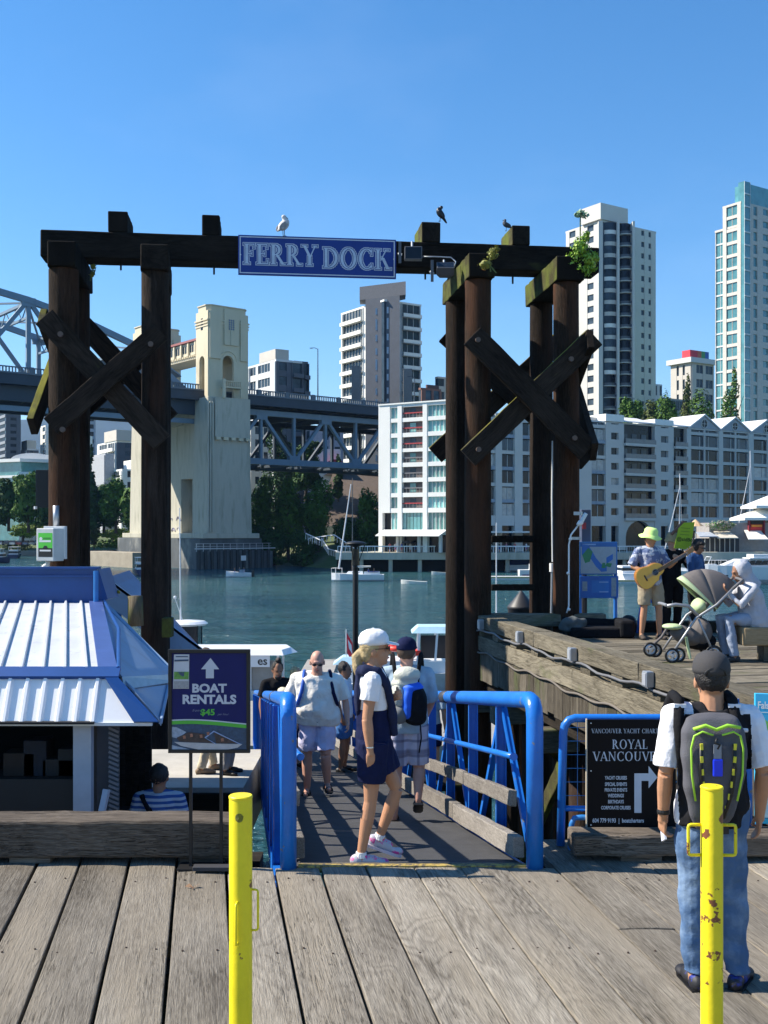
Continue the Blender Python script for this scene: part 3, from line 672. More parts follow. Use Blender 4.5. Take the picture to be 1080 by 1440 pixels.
lh = .36; ly = (H_-lh)/2
fl = serif_polys('FERRY', lh, .10, ly+.02, W_*.455, .10); dk = serif_polys('DOCK', lh, W_*.535, ly-.01, W_*.425, .10)
bd.polys(serif_polys('FERRY', lh, .10, ly+.02, W_*.455, .10, grow=.024)+serif_polys('DOCK', lh, W_*.535, ly-.01, W_*.425, .10, grow=.024), 'letter_outline', mat('letter_outline_white', (.50, .55, .62), .5), sg, 2)
bd.polys(serif_polys('FERRY', lh, .10, ly+.02, W_*.455, .10, grow=.011)+serif_polys('DOCK', lh, W_*.535, ly-.01, W_*.425, .10, grow=.011), 'letter_keyline', SBL, sg, 3)
bd.polys(fl+dk, 'letter_face', mat('letter_face_silver', (.50, .58, .68), .45, var=.15, vs=9), sg, 4)
mb = MB()
for x in (.09, W_-.09):
 for y in (H_*.5,): c = bd.pt(x-.05 if x < 1 else x+.05, y); mb.cyl(c, c+sn*.01, .012, n=8)
mb.build('screw', WHITEP, sg)
# ---------------------------------------------------------------- flood lamps on the beam
def flood(px, py, Y, label, tilt):
 t = thing('flood_lamp', P(px, py, Y), label, 'lamp'); c = P(px, py, Y)
 LG = mat('lamp_grey', (.11, .11, .12), .5, .3)
 M_ = Matrix.Rotation(tilt, 3, 'X') @ Matrix.Scale(.82, 3); mb = MB(); mb.loft([[c+M_ @ Vector(q) for q in r] for r in ([(-.19, -.2, -.15), (.19, -.2, -.15), (.19, -.2, .13), (-.19, -.2, .13)], [(-.19, -.02, -.15), (.19, -.02, -.15), (.19, -.02, .13), (-.19, -.02, .13)], [(-.12, .08, -.08), (.12, .08, -.08), (.12, .08, .08), (-.12, .08, .08)])]); mb.build('housing', LG, t, bevel=.01)
 mb = MB(); mb.loft([[c+M_ @ Vector(q) for q in r] for r in ([(-.17, -.203, -.13), (.17, -.203, -.13), (.17, -.203, .11), (-.17, -.203, .11)], [(-.17, -.19, -.13), (.17, -.19, -.13), (.17, -.19, .11), (-.17, -.19, .11)])]); mb.build('lens', GLASSD, t)
 MB().tube([c+Vector((-.2, 0, 0)), c+Vector((-.25, .0, .0)), c+Vector((-.25, .15, .06))], .02, 8).build('bracket', WHITEP, t)
 MB().tube([c+Vector((-.02, 0, .14)), c+Vector((-.02, .04, .24))], .02, 8).build('conduit_stub', GALV, t)
 MB().bar(c+Vector((-.24, -.2, -.2)), c+Vector((-.24, -.2, .18)), .05, .03, (0, 1, 0)).build('side_plate', LG, t)
flood(581, 358, 19.05, 'grey flood lamp beside the blue sign on the gantry beam', R(0))
flood(626, 384, 19.0, 'dark flood lamp tilted down at the lower edge of the gantry beam', R(-50))
t = tag(MB().tube([P(594, 361, 19.1), P(612, 361, 19.12), P(634, 362, 19.12), P(641, 368, 19.1), P(639, 375, 19.05)], .012, 8).build('electric_conduit', GALV, smooth=True), 'thin grey conduit joining the two flood lamps on the beam', 'conduit')
# ================================================================ pier deck on the right with its parapet
PD = Vector((-.178, .984, 0)).normalized(); PN = Vector((PD.y, -PD.x, 0))       # PN points into the pier (right)
PA = Vector((3.33, 9.25, 0)); PDK = .64
def E(t, n, z): return PA+PD*t+PN*n+Vector((0, 0, z))
T1 = (18.75-9.25)/PD.y
pier = thing('raised_pier', (3, 12, WZ), 'raised weathered timber pier deck on dark piles right of the ramp', kind='structure')
# deck planks run along the pier front, cross-wise to the edge
k = 0; tt = -1.2
while tt < T1-.1:
 w = .29
 mb = MB(); rn = random.Random(k); a, b_ = E(tt, .32, PDK), E(tt, 13.0, PDK); mb.box((0, 0, -.07), ((b_-a).length, w-.03, rn.uniform(-.004, .004)))
 o = mb.build('plank', W_PIERX, None, origin=(0, 0, 0)); mt = Matrix((PN, PD, Vector((0, 0, 1)))).transposed().to_4x4(); mt.translation = a-ORG[pier.name]; o.parent = pier; o.matrix_local = mt
 tt += w; k += 1
def eb(name, t0, t1, n0, n1, z0, z1, m, seed, parent=pier, bevel=.012, wob=.007):
 p0, p1 = E(t0, (n0+n1)/2, z0), E(t1, (n0+n1)/2, z0); return timber(name, p0, p1, n1-n0, z1-z0, None, None, m, seed, bevel, parent=parent, n=10, wob=wob)
W_PX = woodmat('pier_timber_long', (.050, .042, .030), (.30, .265, .195), axis=0, bump=.8, moss=(.09, .11, .04), mosst=(.58, .76))
t = -1.0; k = 0
while t < T1-.05:
 e = min(t+3.7, T1); eb('rail_beam', t, e-.012, -.02, .28, .75, .965, W_PX, 200+k); t = e; k += 1
t = -1.0; k = 0
while t < T1-.05:
 e = min(t+2.9, T1); eb('curb_beam', t, e-.012, -.02, .30, .36, .615, W_PX, 220+k); t = e; k += 1
t = -.9
while t < T1: eb('rail_block', t, t+.33, .0, .26, .617, .748, W_PX, int(t*10), bevel=.006); t += 1.02
t = -1.1; k = 0
W_FAS = woodmat('pier_fascia', (.03, .024, .018), (.20, .175, .135), axis=2, bump=.8, moss=(.07, .09, .03), mosst=(.56, .75))
while t < T1-.02:
 rn = random.Random(900+k); w = rn.uniform(.26, .34)
 mb = MB(); a = E(t, .012, 0); zb = rn.uniform(-.16, -.10); q = [E(t+.004, .01, 0), E(t+w-.006, .01, 0), E(t+w-.006, .08, 0), E(t+.004, .08, 0)]
 mb.loft([[p+Vector((0, 0, zb)) for p in q], [p+Vector((0, 0, .352)) for p in q]]); mb.build('fascia_board', W_FAS, pier, bevel=.005)
 t += w; k += 1
eb('stringer', -1.1, T1-.1, .12, .45, -.35, .30, W_DARK, 7)
# back edge of the pier
BYd = 18.75
def bk(name, x0, x1, y0, y1, z0, z1, m, s): timber(name, (x0, (y0+y1)/2, z0), (x1, (y0+y1)/2, z0), y1-y0, z1-z0, None, None, m, s, .012, parent=pier, n=10, wob=.006)
cx0 = E(T1, 0, 0).x
bk('rail_beam', cx0+.0, PX(850, 18.9), BYd, BYd+.3, .75, .965, W_PX, 301)
bk('curb_beam', cx0+.0, 14.0, BYd-.01, BYd+.3, .36, .62, W_PX, 302)
bk('back_curb', PX(868, 18.9), 14.0, BYd+.02, BYd+.3, .64, .83, W_DARK, 303)
# piles, caps and braces under the pier
for i, tt in enumerate((1.2, 3.6, 6.0, 8.2, 9.4)):
 for nn in (.55, 3.2, 6.0):
  c = E(tt, nn, 0); mb = MB(); mb.cyl((c.x, c.y, WZ-1), (c.x, c.y, -.36), .17, .16, 16); mb.build('pier_pile', W_POSTR if i % 2 else W_POST, pier, smooth=True)
 gt = timber('cap_beam', E(tt, -.12, -.70), E(tt, 7, -.70), .30, .33, None, None, W_PX, 400+i, parent=pier)
for tt in (1.2, 3.6, 6.0):
 timber('under_brace', E(tt+.22, .1, -.75), E(tt+.22, 3.2, -3.2), .10, .30, None, None, W_BRACEM, 5, parent=pier)
 timber('under_brace', E(tt, .40, -.9), E(tt+2.2, .40, -3.0), .10, .26, None, None, W_MOSS, 6, parent=pier)
# junction boxes and conduit on the parapet
JY = [PX]  # noqa
def t_at(px, n=0):               # where the parapet's outer face shows at picture column px
 k_ = (px-540)/FP; return (PA.x+PN.x*n-k_*(PA.y+PN.y*n))/(k_*PD.y-PD.x)
cond = []
for i, px in enumerate((682, 737, 812, 920)):
 tt = t_at(px); c = E(tt, -.07, .84)
 tb = thing('junction_box', c-Vector((0, 0, .08)), 'small grey electrical box on the pier rail, ' + ['farthest of the four, by the corner pile', 'second of the four from the corner', 'third of the four from the corner', 'nearest of the four by the man'][i], 'electrical box', 'electrical boxes along the pier rail')
 mt = Matrix((PD, PN, Vector((0, 0, 1)))).transposed(); MB().cbox(c, (.12, .09, .17), M=mt).build('box', GALV, tb, bevel=.008); MB().cbox(c-PN*.048, (.09, .01, .13), M=mt).build('cover', mat('box_cover', (.55, .57, .6), .4, .5), tb)
 cond.append(tt)
pts = [E(-1, -.035, .70)]; tt = -1.0
while tt < T1: pts.append(E(tt, -.035, .72+.022*math.sin(tt*3.1)+.012*math.sin(tt*7.7))); tt += .18
tag(MB().tube(pts, .017, 8).build('electric_conduit', mat('grey_cable', (.16, .16, .165), .5, .2), smooth=True), 'grey electrical conduit running along the upper pier rail', 'conduit')
pts = []; tt = -1.0
while tt < T1+.1: pts.append(E(tt, -.025, .335+.02*math.sin(tt*2.3)+.02*math.sin(tt*5.9))); tt += .15
tag(MB().tube(pts, .016, 8).build('sagging_cable', mat('weathered_cable', (.14, .12, .10), .8), smooth=True), 'sagging weathered cable clipped under the pier curb beam', 'cable')
# conduit and lamp arm on the right gantry pile
t = thing('conduit_post_lamp', P(805, 862, 18.6), 'thin white pipe with a slanted lamp tube on the right gantry pile', 'lamp')
pp = [(797, 862), (800, 852), (800, 766), (803, 752), (815, 736)]
MB().tube([P(x, y, 18.55) for x, y in pp], .015, 8).build('pipe', WHITEP, t, smooth=True)
MB().tube([P(813, 739, 18.5), P(817, 734, 18.5), P(818, 733, 18.5), P(824, 722, 18.45)], [.04, .05, .035, .035], 10).build('lamp_tube', WHITEP, t, smooth=True)
for px, py in ((800, 857), (799, 806), (802, 758)): MB().ell(P(px, py, 18.52), .03, 10, 6).build('pipe_coupling', WHITEP, t)
MB().bar(P(803, 757, 18.6), P(816, 757, 18.7), .04, .05).build('strap', GALV, t)
MB().bar(P(808, 722, 18.7), P(818, 722, 18.6), .06, .06).build('arm', GALV, t)
# elongated white insulator and cable between the right piles
t = thing('hanging_cable', P(776, 862, 19.4), 'thin pale cable with a white connector hanging between the two right piles', 'cable')
MB().tube([P(777, 620, 19.4), P(776, 700, 19.4), P(777, 790, 19.4)], .016, 6).build('wire', WHITEP, t); MB().cyl(P(776, 792, 19.4), P(776, 804, 19.4), .045, n=10).build('connector', WHITEP, t)
MB().cyl(P(776, 804, 19.4), P(775, 862, 19.4), .02, n=6).build('lower_wire', GALV, t)
# blue-grey service cabinet behind the right pile
t = thing('service_cabinet', P(822, 770, 19.9), 'tall blue grey cabinet with a red mark behind the right gantry pile', 'cabinet')
MB().box((PX(815, 19.9), 19.7, PZ(764, 19.9)), (PX(828, 19.9), 20.1, PZ(717, 19.9))).build('body', mat('cabinet_blue', (.07, .09, .16), .5), t, bevel=.01)
MB().box((PX(819, 19.7), 19.685, PZ(744, 19.7)), (PX(824, 19.7), 19.699, PZ(735, 19.7))).build('red_mark', mat('red_mark', (.5, .04, .05), .5), t)
MB().cyl(P(822, 862, 19.9), P(822, 764, 19.9), .05, n=8).build('leg', BLACK, t)
# ================================================================ yacht charter sign on a blue pipe fence
fy = 8.22
fence = thing('pipe_fence', (PX(790, fy), fy, 0), 'blue pipe fence panel with wire mesh beside the ramp rail', 'fence')
xl, xr = PX(792, fy), PX(1052, fy); zt = PZ(1010, fy)
pts = [(xl-.02, .02), (xl, zt-.12), (xl+.012, zt-.055), (xl+.045, zt-.015), (xl+.09, zt), (xr-.09, zt), (xr-.03, zt-.03), (xr, zt-.10), (xr, .02)]
MB().tube([(x, fy, z) for x, z in pts], .032, 14).build('pipe_frame', BLUE, fence, smooth=True)
zm = PZ(1137, fy); MB().tube([(xl, fy, zm), (xr, fy, zm)], .022, 10).build('lower_rail', BLUE, fence, smooth=True)
mb = MB(); k = 0
x = xl+.11
while x < xr: mb.cyl((x, fy, zm), (x, fy, zt), .0028, n=5); x += .11
z = zm+.10
while z < zt-.02: mb.cyl((xl, fy, z), (xr, fy, z), .0028, n=5); z += .105
tag(mb.build('wire_mesh', BLUED, fence), kind='stuff')
mb = MB(); mb.tube([(xl+.05, fy-.05, -.0), (xl+.055, fy-.06, .20), (xl+.075, fy-.06, .245), (xl+.13, fy-.06, .25), (xl+.24, fy-.06, .245)], .022, 8); mb.build('foot_bracket', BLUED, fence, smooth=True)
MB().box((xl+.03, fy-.09, .003), (xl+.065, fy-.03, .16)).build('foot_plate', BLUED, fence)
ys = thing('yacht_charter_sign', (PX(885, 8.12), 8.12, .3), 'black yacht charter sign with silver lettering and a bent arrow', 'sign')
x0, x1 = PX(826, 8.12), PX(826, 8.12)+.675; z0, z1 = PZ(1167, 8.12), PZ(1012, 8.12)
BLKP = mat('sign_black', (.004, .004, .006), .5, spec=.15); SILV = mat('print_silver', (.50, .56, .64), .5)
MB().box((x0, 8.12, z0), (x1, 8.14, z1)).build('panel', BLKP, ys, bevel=.003)
MB().box((x0-.009, 8.115, z0-.004), (x0-.001, 8.145, z1+.004)).build('edge_strip', mat('cream_edge', (.55, .48, .36), .6), ys)
bd = Board((x0, 8.12, z0), (1, 0, 0), (0, 0, 1), (0, -1, 0)); sc = 1.0/185.0
def by(py): return (PZ(py, 8.12)-z0)
def bx(px): return PX(px, 8.12)-x0
bd.polys(serif_polys('VANCOUVER YACHT CHARTERS', .034, bx(832), by(1031), .575, .12), 'lettering', SILV, ys)
bd.polys(serif_polys('ROYAL', .070, bx(861), by(1053), .27, .12), 'lettering', SILV, ys)
bd.polys(serif_polys('VANCOUVER', .070, bx(834), by(1070), .535, .10), 'lettering', SILV, ys)
for i, (tx, py) in enumerate((('YACHT CRUISES', 1094), ('SPECIAL EVENTS', 1103), ('PRIVATE EVENTS', 1111), ('WEDDINGS', 1119), ('BIRTHDAYS', 1127.5), ('CORPORATE CRUISES', 1136))):
 bd.text(tx, bx(866), by(py), .037, SILV, ys, .03, .62)
bd.text('604 779 9193  |  boatcharters', bx(833), by(1154), .045, SILV, ys, .025, .72, align='LEFT')
ar = [(892, 1143), (892, 1087.5), (912, 1087.5), (912, 1077), (924.5, 1093), (912, 1108.5), (912, 1098), (902, 1098), (902, 1143)]
bd.polys([[(bx(892), by(1143)), (bx(902), by(1143)), (bx(902), by(1098)), (bx(892), by(1087.5))], [(bx(892), by(1087.5)), (bx(902), by(1098)), (bx(912), by(1098)), (bx(912), by(1087.5))], [(bx(912), by(1077)), (bx(912), by(1108.5)), (bx(924.5), by(1093))]], 'arrow', SILV, ys)
mb = MB()
for px, py in ((831, 1017), (831, 1084), (831, 1160)): c = bd.pt(bx(px), by(py)); mb.cyl(c, c+Vector((0, -.004, 0)), .005, n=8)
mb.build('screw', WHITEP, ys)
# ================================================================ BOAT RENTALS stand
by_ = 7.70
br = thing('boat_rentals_sign', (PX(292, by_), by_, .003), 'dark blue boat rentals poster in a black frame on two thin legs', 'sign')
x0, x1, z0, z1 = PX(237.5, by_), PX(351, by_), PZ(1058, by_), PZ(914, by_)
MB().box((x0, by_, z0), (x1, by_+.02, z1)).build('backing', BLACK, br)
mb = MB(); f = .022
for a, b in (((x0-.004, z0-.004), (x1+.004, z0+f)), ((x0-.004, z1-f), (x1+.004, z1+.004)), ((x0-.004, z0+f), (x0+f, z1-f)), ((x1-f, z0+f), (x1+.004, z1-f))): mb.box((a[0], by_-.012, a[1]), (b[0], by_+.024, b[1]))
mb.build('frame', BLACK, br, bevel=.003)
for px in (267, 310): MB().box((PX(px, by_)-.011, by_+.024, .012), (PX(px, by_)+.011, by_+.046, z0+.3)).build('leg', BLACK, br)
MB().box((PX(250, by_), by_-.05, .0035), (PX(318, by_), by_+.12, .014)).build('base_plate', BLACK, br)
MB().box((PX(274, by_), by_-.10, .015), (PX(325, by_), by_-.02, .045)).build('ballast_block', mat('ballast', (.035, .035, .04), .7), br, bevel=.004)
bd = Board((x0, by_, z0), (1, 0, 0), (0, 0, 1), (0, -1, 0)); W_, H_ = x1-x0, z1-z0
def fr(x, y): return (W_*(x-60)/(975-60), H_*(1-(y-110)/(1270-110)))      # coordinates of the poster crop
PBL = mat('poster_blue', (.010, .014, .10), .4, spec=.2); PWH = mat('poster_white', (.52, .54, .60), .5)
bd.polys([[fr(70, 1245), fr(970, 1245), fr(970, 125), fr(70, 125)]], 'poster', PBL, br, 1)
bd.polys([[fr(425, 328), fr(630, 328), fr(532, 200)], [fr(480, 430), fr(570, 430), fr(570, 328), fr(480, 328)]], 'up_arrow', PWH, br, 2)
c = fr(517, 548); bd.text('BOAT', *c, .084, PWH, br, .042, 1.12)
c = fr(517, 675); bd.text('RENTALS', *c, .088, PWH, br, .042, 1.08)
GRN = mat('poster_green', (.08, .42, .04), .5)
c = fr(500, 818); bd.text('$45', *c, .060, GRN, br, .03, 1.15)
c = fr(365, 795); bd.text('from', *c, .026, mat('poster_grey', (.15, .17, .25), .5), br, 0, 1, shear=.4)
c = fr(675, 838); bd.text('per hour', *c, .022, mat('poster_grey', (.15, .17, .25), .5), br, 0, 1, shear=.4)
def curve_band(f0, f1, x0_, x1_, n=18): return [[fr(x0_+(x1_-x0_)*i/n, f0(i/n)), fr(x0_+(x1_-x0_)*(i+1)/n, f0((i+1)/n)), fr(x0_+(x1_-x0_)*(i+1)/n, f1((i+1)/n)), fr(x0_+(x1_-x0_)*i/n, f1(i/n))] for i in range(n)]
sw = lambda t: 915-25*math.sin(t*math.pi*.9)+(50*t*t*(3-2*t))
bd.polys(curve_band(lambda t: 1244, lambda t: sw(t)+40, 72, 968), 'sea_photo', mat('poster_sea', (.022, .06, .12), .4, var=.5, vs=30), br, 2)
bd.polys(curve_band(lambda t: sw(t)+38, lambda t: sw(t)-14, 72, 968), 'swoosh_light', PWH, br, 3)
bd.polys(curve_band(lambda t: sw(t)+40, lambda t: sw(t), 72, 968), 'swoosh_green', GRN, br, 4)
bd.polys([[fr(72, 975), fr(150, 985), fr(260, 1040), fr(160, 1110), fr(72, 1090)], [fr(72, 1180), fr(300, 1235), fr(72, 1240)]], 'spray', mat('poster_spray', (.30, .36, .46), .6, var=.4, vs=25), br, 3)
bd.polys([[fr(120, 1150), fr(640, 1170), fr(895, 1175), fr(840, 1215), fr(700, 1242), fr(420, 1242), fr(200, 1195)]], 'printed_hull', mat('poster_hull', (.42, .42, .44), .5, var=.2, vs=12), br, 5)
bd.polys([[fr(150, 1100), fr(290, 1040), fr(470, 1060), fr(470, 1110), fr(560, 1160), fr(180, 1145)], [fr(600, 1165), fr(570, 1040), fr(700, 1080), fr(850, 1165)]], 'printed_cockpit', mat('poster_cockpit', (.045, .03, .03), .5, var=.6, vs=40), br, 6)
bd.polys([[fr(465, 1100), fr(570, 1022), fr(580, 1030), fr(480, 1105)], [fr(570, 1022), fr(850, 1160), fr(890, 1175), fr(860, 1175), fr(570, 1035)], [fr(465, 1100), fr(480, 1105), fr(600, 1170), fr(590, 1175)]], 'printed_windscreen', mat('poster_glassline', (.25, .36, .6), .4), br, 7)
bd.polys([[fr(300+dx, 1060+dy), fr(330+dx, 1055+dy), fr(335+dx, 1090+dy), fr(305+dx, 1095+dy)] for dx, dy in ((0, 0), (-80, 20), (110, 10), (190, -20), (350, 50))], 'printed_people', mat('poster_skin', (.32, .14, .09), .6, var=.5, vs=50), br, 8)
lf_ = Board(bd.pt(*fr(110, 545)), (1, .0, 0), (0, 0, 1), (0, -1, 0)); lf_.o += Vector((0, -.004, 0))
MB().prism([bd.pt(*fr(108, 548), .003), bd.pt(*fr(288, 548), .003), bd.pt(*fr(292, 160), .003), bd.pt(*fr(120, 160), .003)], (0, 0, 0), (0, -.002, 0)).build('taped_leaflet', mat('leaflet_white', (.55, .56, .60), .5), br)
bd.polys([[fr(120, 440), fr(285, 440), fr(288, 355), fr(122, 355)]], 'leaflet_grass', mat('leaflet_green', (.13, .30, .06), .6, var=.4, vs=60), br, 6)
bd.polys([[fr(120, 460), fr(285, 460), fr(285, 545), fr(112, 545)], ], 'leaflet_text', mat('leaflet_grey', (.32, .32, .33), .6, var=.3, vs=90), br, 6)
for q_ in ([fr(125, 240), fr(285, 235), fr(285, 215), fr(125, 220)], [fr(140, 190), fr(280, 190), fr(280, 178), fr(140, 178)], [fr(165, 360), fr(235, 360), fr(235, 410), fr(200, 400)]): bd.polys([q_], 'leaflet_image', mat('leaflet_navy', (.05, .08, .14), .6, var=.4, vs=80), br, 7)
# ================================================================ ticket kiosk, lower dock on the left
KW = mat('roof_white_metal', (.52, .54, .57), .5, .0, var=.13, vs=2.2, c2=(.30, .29, .27), c2s=7, c2t=(.60, .74), bump=.04, bs=30)
KB = mat('roof_blue_paint', (.008, .062, .235), .38, var=.14, vs=3, c2=(.30, .33, .42), c2s=11, c2t=(.73, .76))
KLB = mat('roof_side_metal', (.24, .34, .48), .5, .0, var=.08, vs=2, c2=(.22, .27, .36), c2s=3, c2t=(.55, .75))
ki = thing('boat_rental_kiosk', (-4.5, 11, -.75), 'rental kiosk with ribbed white metal roof and blue trim left of the ramp', 'kiosk')
Bc = Vector((-2.53, 10.0, 1.13)); Cc = Vector((-3.86, 14.5, 1.46)); Dc = Vector((-2.14, 9.76, .685)); Ec = Vector((-2.62, 13.2, .70))
dl = (Cc-Bc); XL = -8.5
def roofpt(x, t): return Vector((x+dl.x*t, Bc.y+dl.y*t, Bc.z+dl.z*t))
MB().prism([roofpt(XL, 0), roofpt(Bc.x-.12, 0), roofpt(Bc.x-.12, 1), roofpt(XL, 1)], (0, 0, -.04), (0, 0, 0)).build('roof_sheet', KW, ki)
x = Bc.x-.26; k = 0
rib0 = None
while x > XL:
 a, b = roofpt(x, 0), roofpt(x, 1); mb = MB(); s = Vector((.022, 0, 0)); s2 = Vector((.012, 0, 0)); u = Vector((0, 0, .034))
 mb.loft([[a-s, a+s, a+s2+u, a-s2+u], [b-s, b+s, b+s2+u, b-s2+u]]); mb.build('roof_rib', KW, ki); x -= .205
MB().prism([roofpt(Bc.x-.15, 0), roofpt(Bc.x+.03, 0), roofpt(Bc.x+.03, 1.0), roofpt(Bc.x-.15, 1.0)], (0, 0, .002), (0, 0, .03)).build('hip_trim', mat('trim_violet_blue', (.05, .09, .26), .4, var=.15, vs=4, c2=(.5, .5, .55), c2s=9, c2t=(.72, .75)), ki)
MB().prism([Bc+Vector((.03, 0, .0)), Dc+Vector((.10, 0, 0)), Ec, Cc+Vector((.03, 0, 0))], (0, 0, -.03), (0, 0, 0)).build('side_roof', KLB, ki)
MB().tube([Bc+Vector((.04, 0, .02)), Bc+dl*.55+Vector((.16, 0, -.02)), Cc+Vector((.06, 0, .02))], .022, 8).build('side_flashing', KB, ki)
MB().bar(Cc+Vector((.05, 0, .0)), Ec+Vector((0, 0, .0)), .05, .03).build('rear_flashing', KLB, ki)
MB().bar(Dc+Vector((.10, 0, .015)), Ec+Vector((0, 0, .015)), .02, .05).build('side_edge', KLB, ki)
MB().prism([(XL, 9.93, 1.06), (Bc.x+.06, 9.93, 1.06), (Bc.x+.06, 10.02, 1.14), (XL, 10.02, 1.14)], (0, 0, 0), (0, -.012, .028)).build('front_band', KB, ki)
# corrugated fascia, sloping outwards
f0, f1 = Vector((0, 9.95, 1.065)), Vector((0, 9.76, .685)); nrm = Vector((0, -.89, .45))
mb = MB(); x = XL
prof = [(0, 0), (.10, 0), (.118, .024), (.145, .024), (.163, 0)]
while x < Bc.x-.15:
 top = [f0+Vector((x+px_, 0, 0))+nrm*h for px_, h in prof]; bot = [f1+Vector((x+px_, 0, 0))+nrm*h for px_, h in prof]
 for i in range(len(prof)-1): mb.quad(bot[i], bot[i+1], top[i+1], top[i])
 x += .163
xe = x; mb.quad(f1+Vector((xe, 0, 0)), f1+Vector((Dc.x-.12, 0, 0)), f0+Vector((Bc.x-.05, 0, 0)), f0+Vector((xe, 0, 0)))
mb.build('corrugated_fascia', mat('fascia_white', (.86, .86, .87), .45, 0, var=.07, vs=3, c2=(.55, .52, .48), c2s=6, c2t=(.62, .76)), ki)
MB().bar(f1+Vector((XL, 0, -.012)), f1+Vector((Dc.x+.02, 0, -.012)), .03, .03).build('drip_edge', WHITEP, ki)
MB().prism([Vector((Bc.x-.06, 9.93, 1.06)), Vector((Bc.x+.06, 9.95, 1.06)), Dc+Vector((.09, -.02, 0)), Dc+Vector((-.14, -.02, 0))], nrm*.01, nrm*.045).build('corner_trim', KB, ki)
MB().prism([Vector((Bc.x+.07, 9.96, 1.06)), Vector((Bc.x+.48, 10.6, 1.0)), Vector((Bc.x+.50, 10.6, .93)), Vector((Bc.x+.10, 9.92, .95))], (0, 0, 0), (.02, -.02, .02)).build('gutter_flashing', GALV, ki)
# blue upstand at the back of the roof
zt = PZ(800, 14.6)
MB().box((XL-3, 14.55, 1.44), (PX(138, 14.6), 14.62, zt)).build('blue_upstand', KB, ki)
MB().box((XL-3, 14.50, zt-.105), (PX(138, 14.6), 14.545, zt-.085)).build('upstand_ledge', KB, ki); MB().box((XL-3, 14.50, zt-.0), (PX(141, 14.6), 14.64, zt+.03)).build('upstand_cap', KB, ki)
MB().cyl((PX(135, 14.4), 14.4, 1.45), (PX(135, 14.4), 14.4, zt-.02), .035, n=12).build('blue_post', BLUED, ki)
MB().prism([(PX(139, 14.6), 14.6, zt), (PX(152, 14.6), 14.6, 1.50), (PX(139, 14.6), 14.6, 1.46)], (0, -.02, 0), (0, .6, 0)).build('upstand_end', KB, ki)
# body of the kiosk: open front, its inside shade put into near-black colours
DK = mat('kiosk_inside_shade', (.012, .012, .014), .8); XB = Dc.x-.55
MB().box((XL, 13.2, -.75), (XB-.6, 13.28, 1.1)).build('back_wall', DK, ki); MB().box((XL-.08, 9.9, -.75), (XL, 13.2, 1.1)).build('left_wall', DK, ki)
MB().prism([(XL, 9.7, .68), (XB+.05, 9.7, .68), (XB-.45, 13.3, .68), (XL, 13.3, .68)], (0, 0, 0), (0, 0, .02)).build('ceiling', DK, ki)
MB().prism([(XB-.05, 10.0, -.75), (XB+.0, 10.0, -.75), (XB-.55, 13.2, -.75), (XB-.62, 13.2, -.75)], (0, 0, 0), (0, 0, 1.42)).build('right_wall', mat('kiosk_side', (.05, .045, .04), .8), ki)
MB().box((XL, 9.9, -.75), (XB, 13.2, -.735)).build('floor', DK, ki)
MB().box((PX(105, 9.95), 9.90, -.74), (PX(130, 9.95), 10.0, .68)).build('white_post', mat('post_greywhite', (.42, .45, .50), .6), ki)
# slatted screen at the corner
mb = MB(); xa, xb = PX(154, 10.0), PX(168, 10.0); MB().box((xa, 9.98, -.74), (xb, 10.0, .68)).build('screen_board', mat('screen_grey', (.07, .07, .075), .8), ki)
z = -.7
while z < .6: MB().bar((xa, 9.97, z+.04), (xb, 9.97, z), .01, .022, (0, 0, 1)).build('slat', mat('slat_grey', (.16, .16, .17), .8), ki); z += .045
tag(MB().bar((PX(130, 9.6), 9.6, -.5), (PX(150, 9.75), 9.75, PZ(1110, 9.75)), .08, .05, (1, 0, 0)).build('leaning_board', mat('post_greywhite', (.42, .45, .50), .6)), 'grey board leaning against the white kiosk post', 'board')
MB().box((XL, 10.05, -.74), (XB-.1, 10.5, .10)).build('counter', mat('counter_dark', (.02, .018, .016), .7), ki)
for k_, (px_, w_, h_, c_) in enumerate(((12, .30, .22, (.02, .012, .008)), (40, .22, .34, (.01, .012, .02)), (66, .34, .16, (.025, .02, .018)), (88, .16, .26, (.02, .02, .02)))):  # box colours darkened to carry the shade inside the kiosk
 tag(MB().box((PX(px_, 10.3), 10.15, .103), (PX(px_, 10.3)+w_, 10.4, .103+h_)).build('counter_box', mat('shaded_box_%d' % k_, c_, .8), bevel=.008), ['brown box', 'navy box', 'flat grey box', 'small black box'][k_]+' standing on the dim kiosk counter', 'box', 'boxes on the kiosk counter')
for k_ in range(3): MB().box((XL+.5+k_*1.9, 13.1, -.1+.4*k_), (XL+1.9+k_*1.9, 13.19, .0+.4*k_)).build('shelf', mat('shaded_shelf', (.02, .018, .015), .8), ki)
# second blue roof beyond the gantry pile
b2_ = thing('blue_shed_roof', P(215, 930, 20.5), 'blue pitched shed roof partly behind the second left pile', 'roof')
a, b = P(150, 812, 19.6), P(284, 912, 19.6); a2, b2v = P(182, 802, 22.0), P(300, 930, 23.0)
MB().prism([a, b, b2v, a2], (0, 0, -.06), (0, 0, 0)).build('roof_slope', KB, b2_)
MB().prism([a, b, b+Vector((-.05, 0, -.42)), a+Vector((-.1, 0, -.42))], (0, 0, 0), (0, .05, 0)).build('side_panel', KLB, b2_)
MB().prism([P(240, 905, 19.8), P(284, 914, 19.8), P(284, 945, 19.8), P(240, 945, 19.8)], (0, 0, 0), (0, .1, 0)).build('wall', KB, b2_)
for px in (165, 279): MB().cyl((PX(px, 20), 20, WZ), (PX(px, 20), 20, PZ(850 if px < 200 else 915, 20)), .08, n=8).build('support_post', BLUED, b2_)
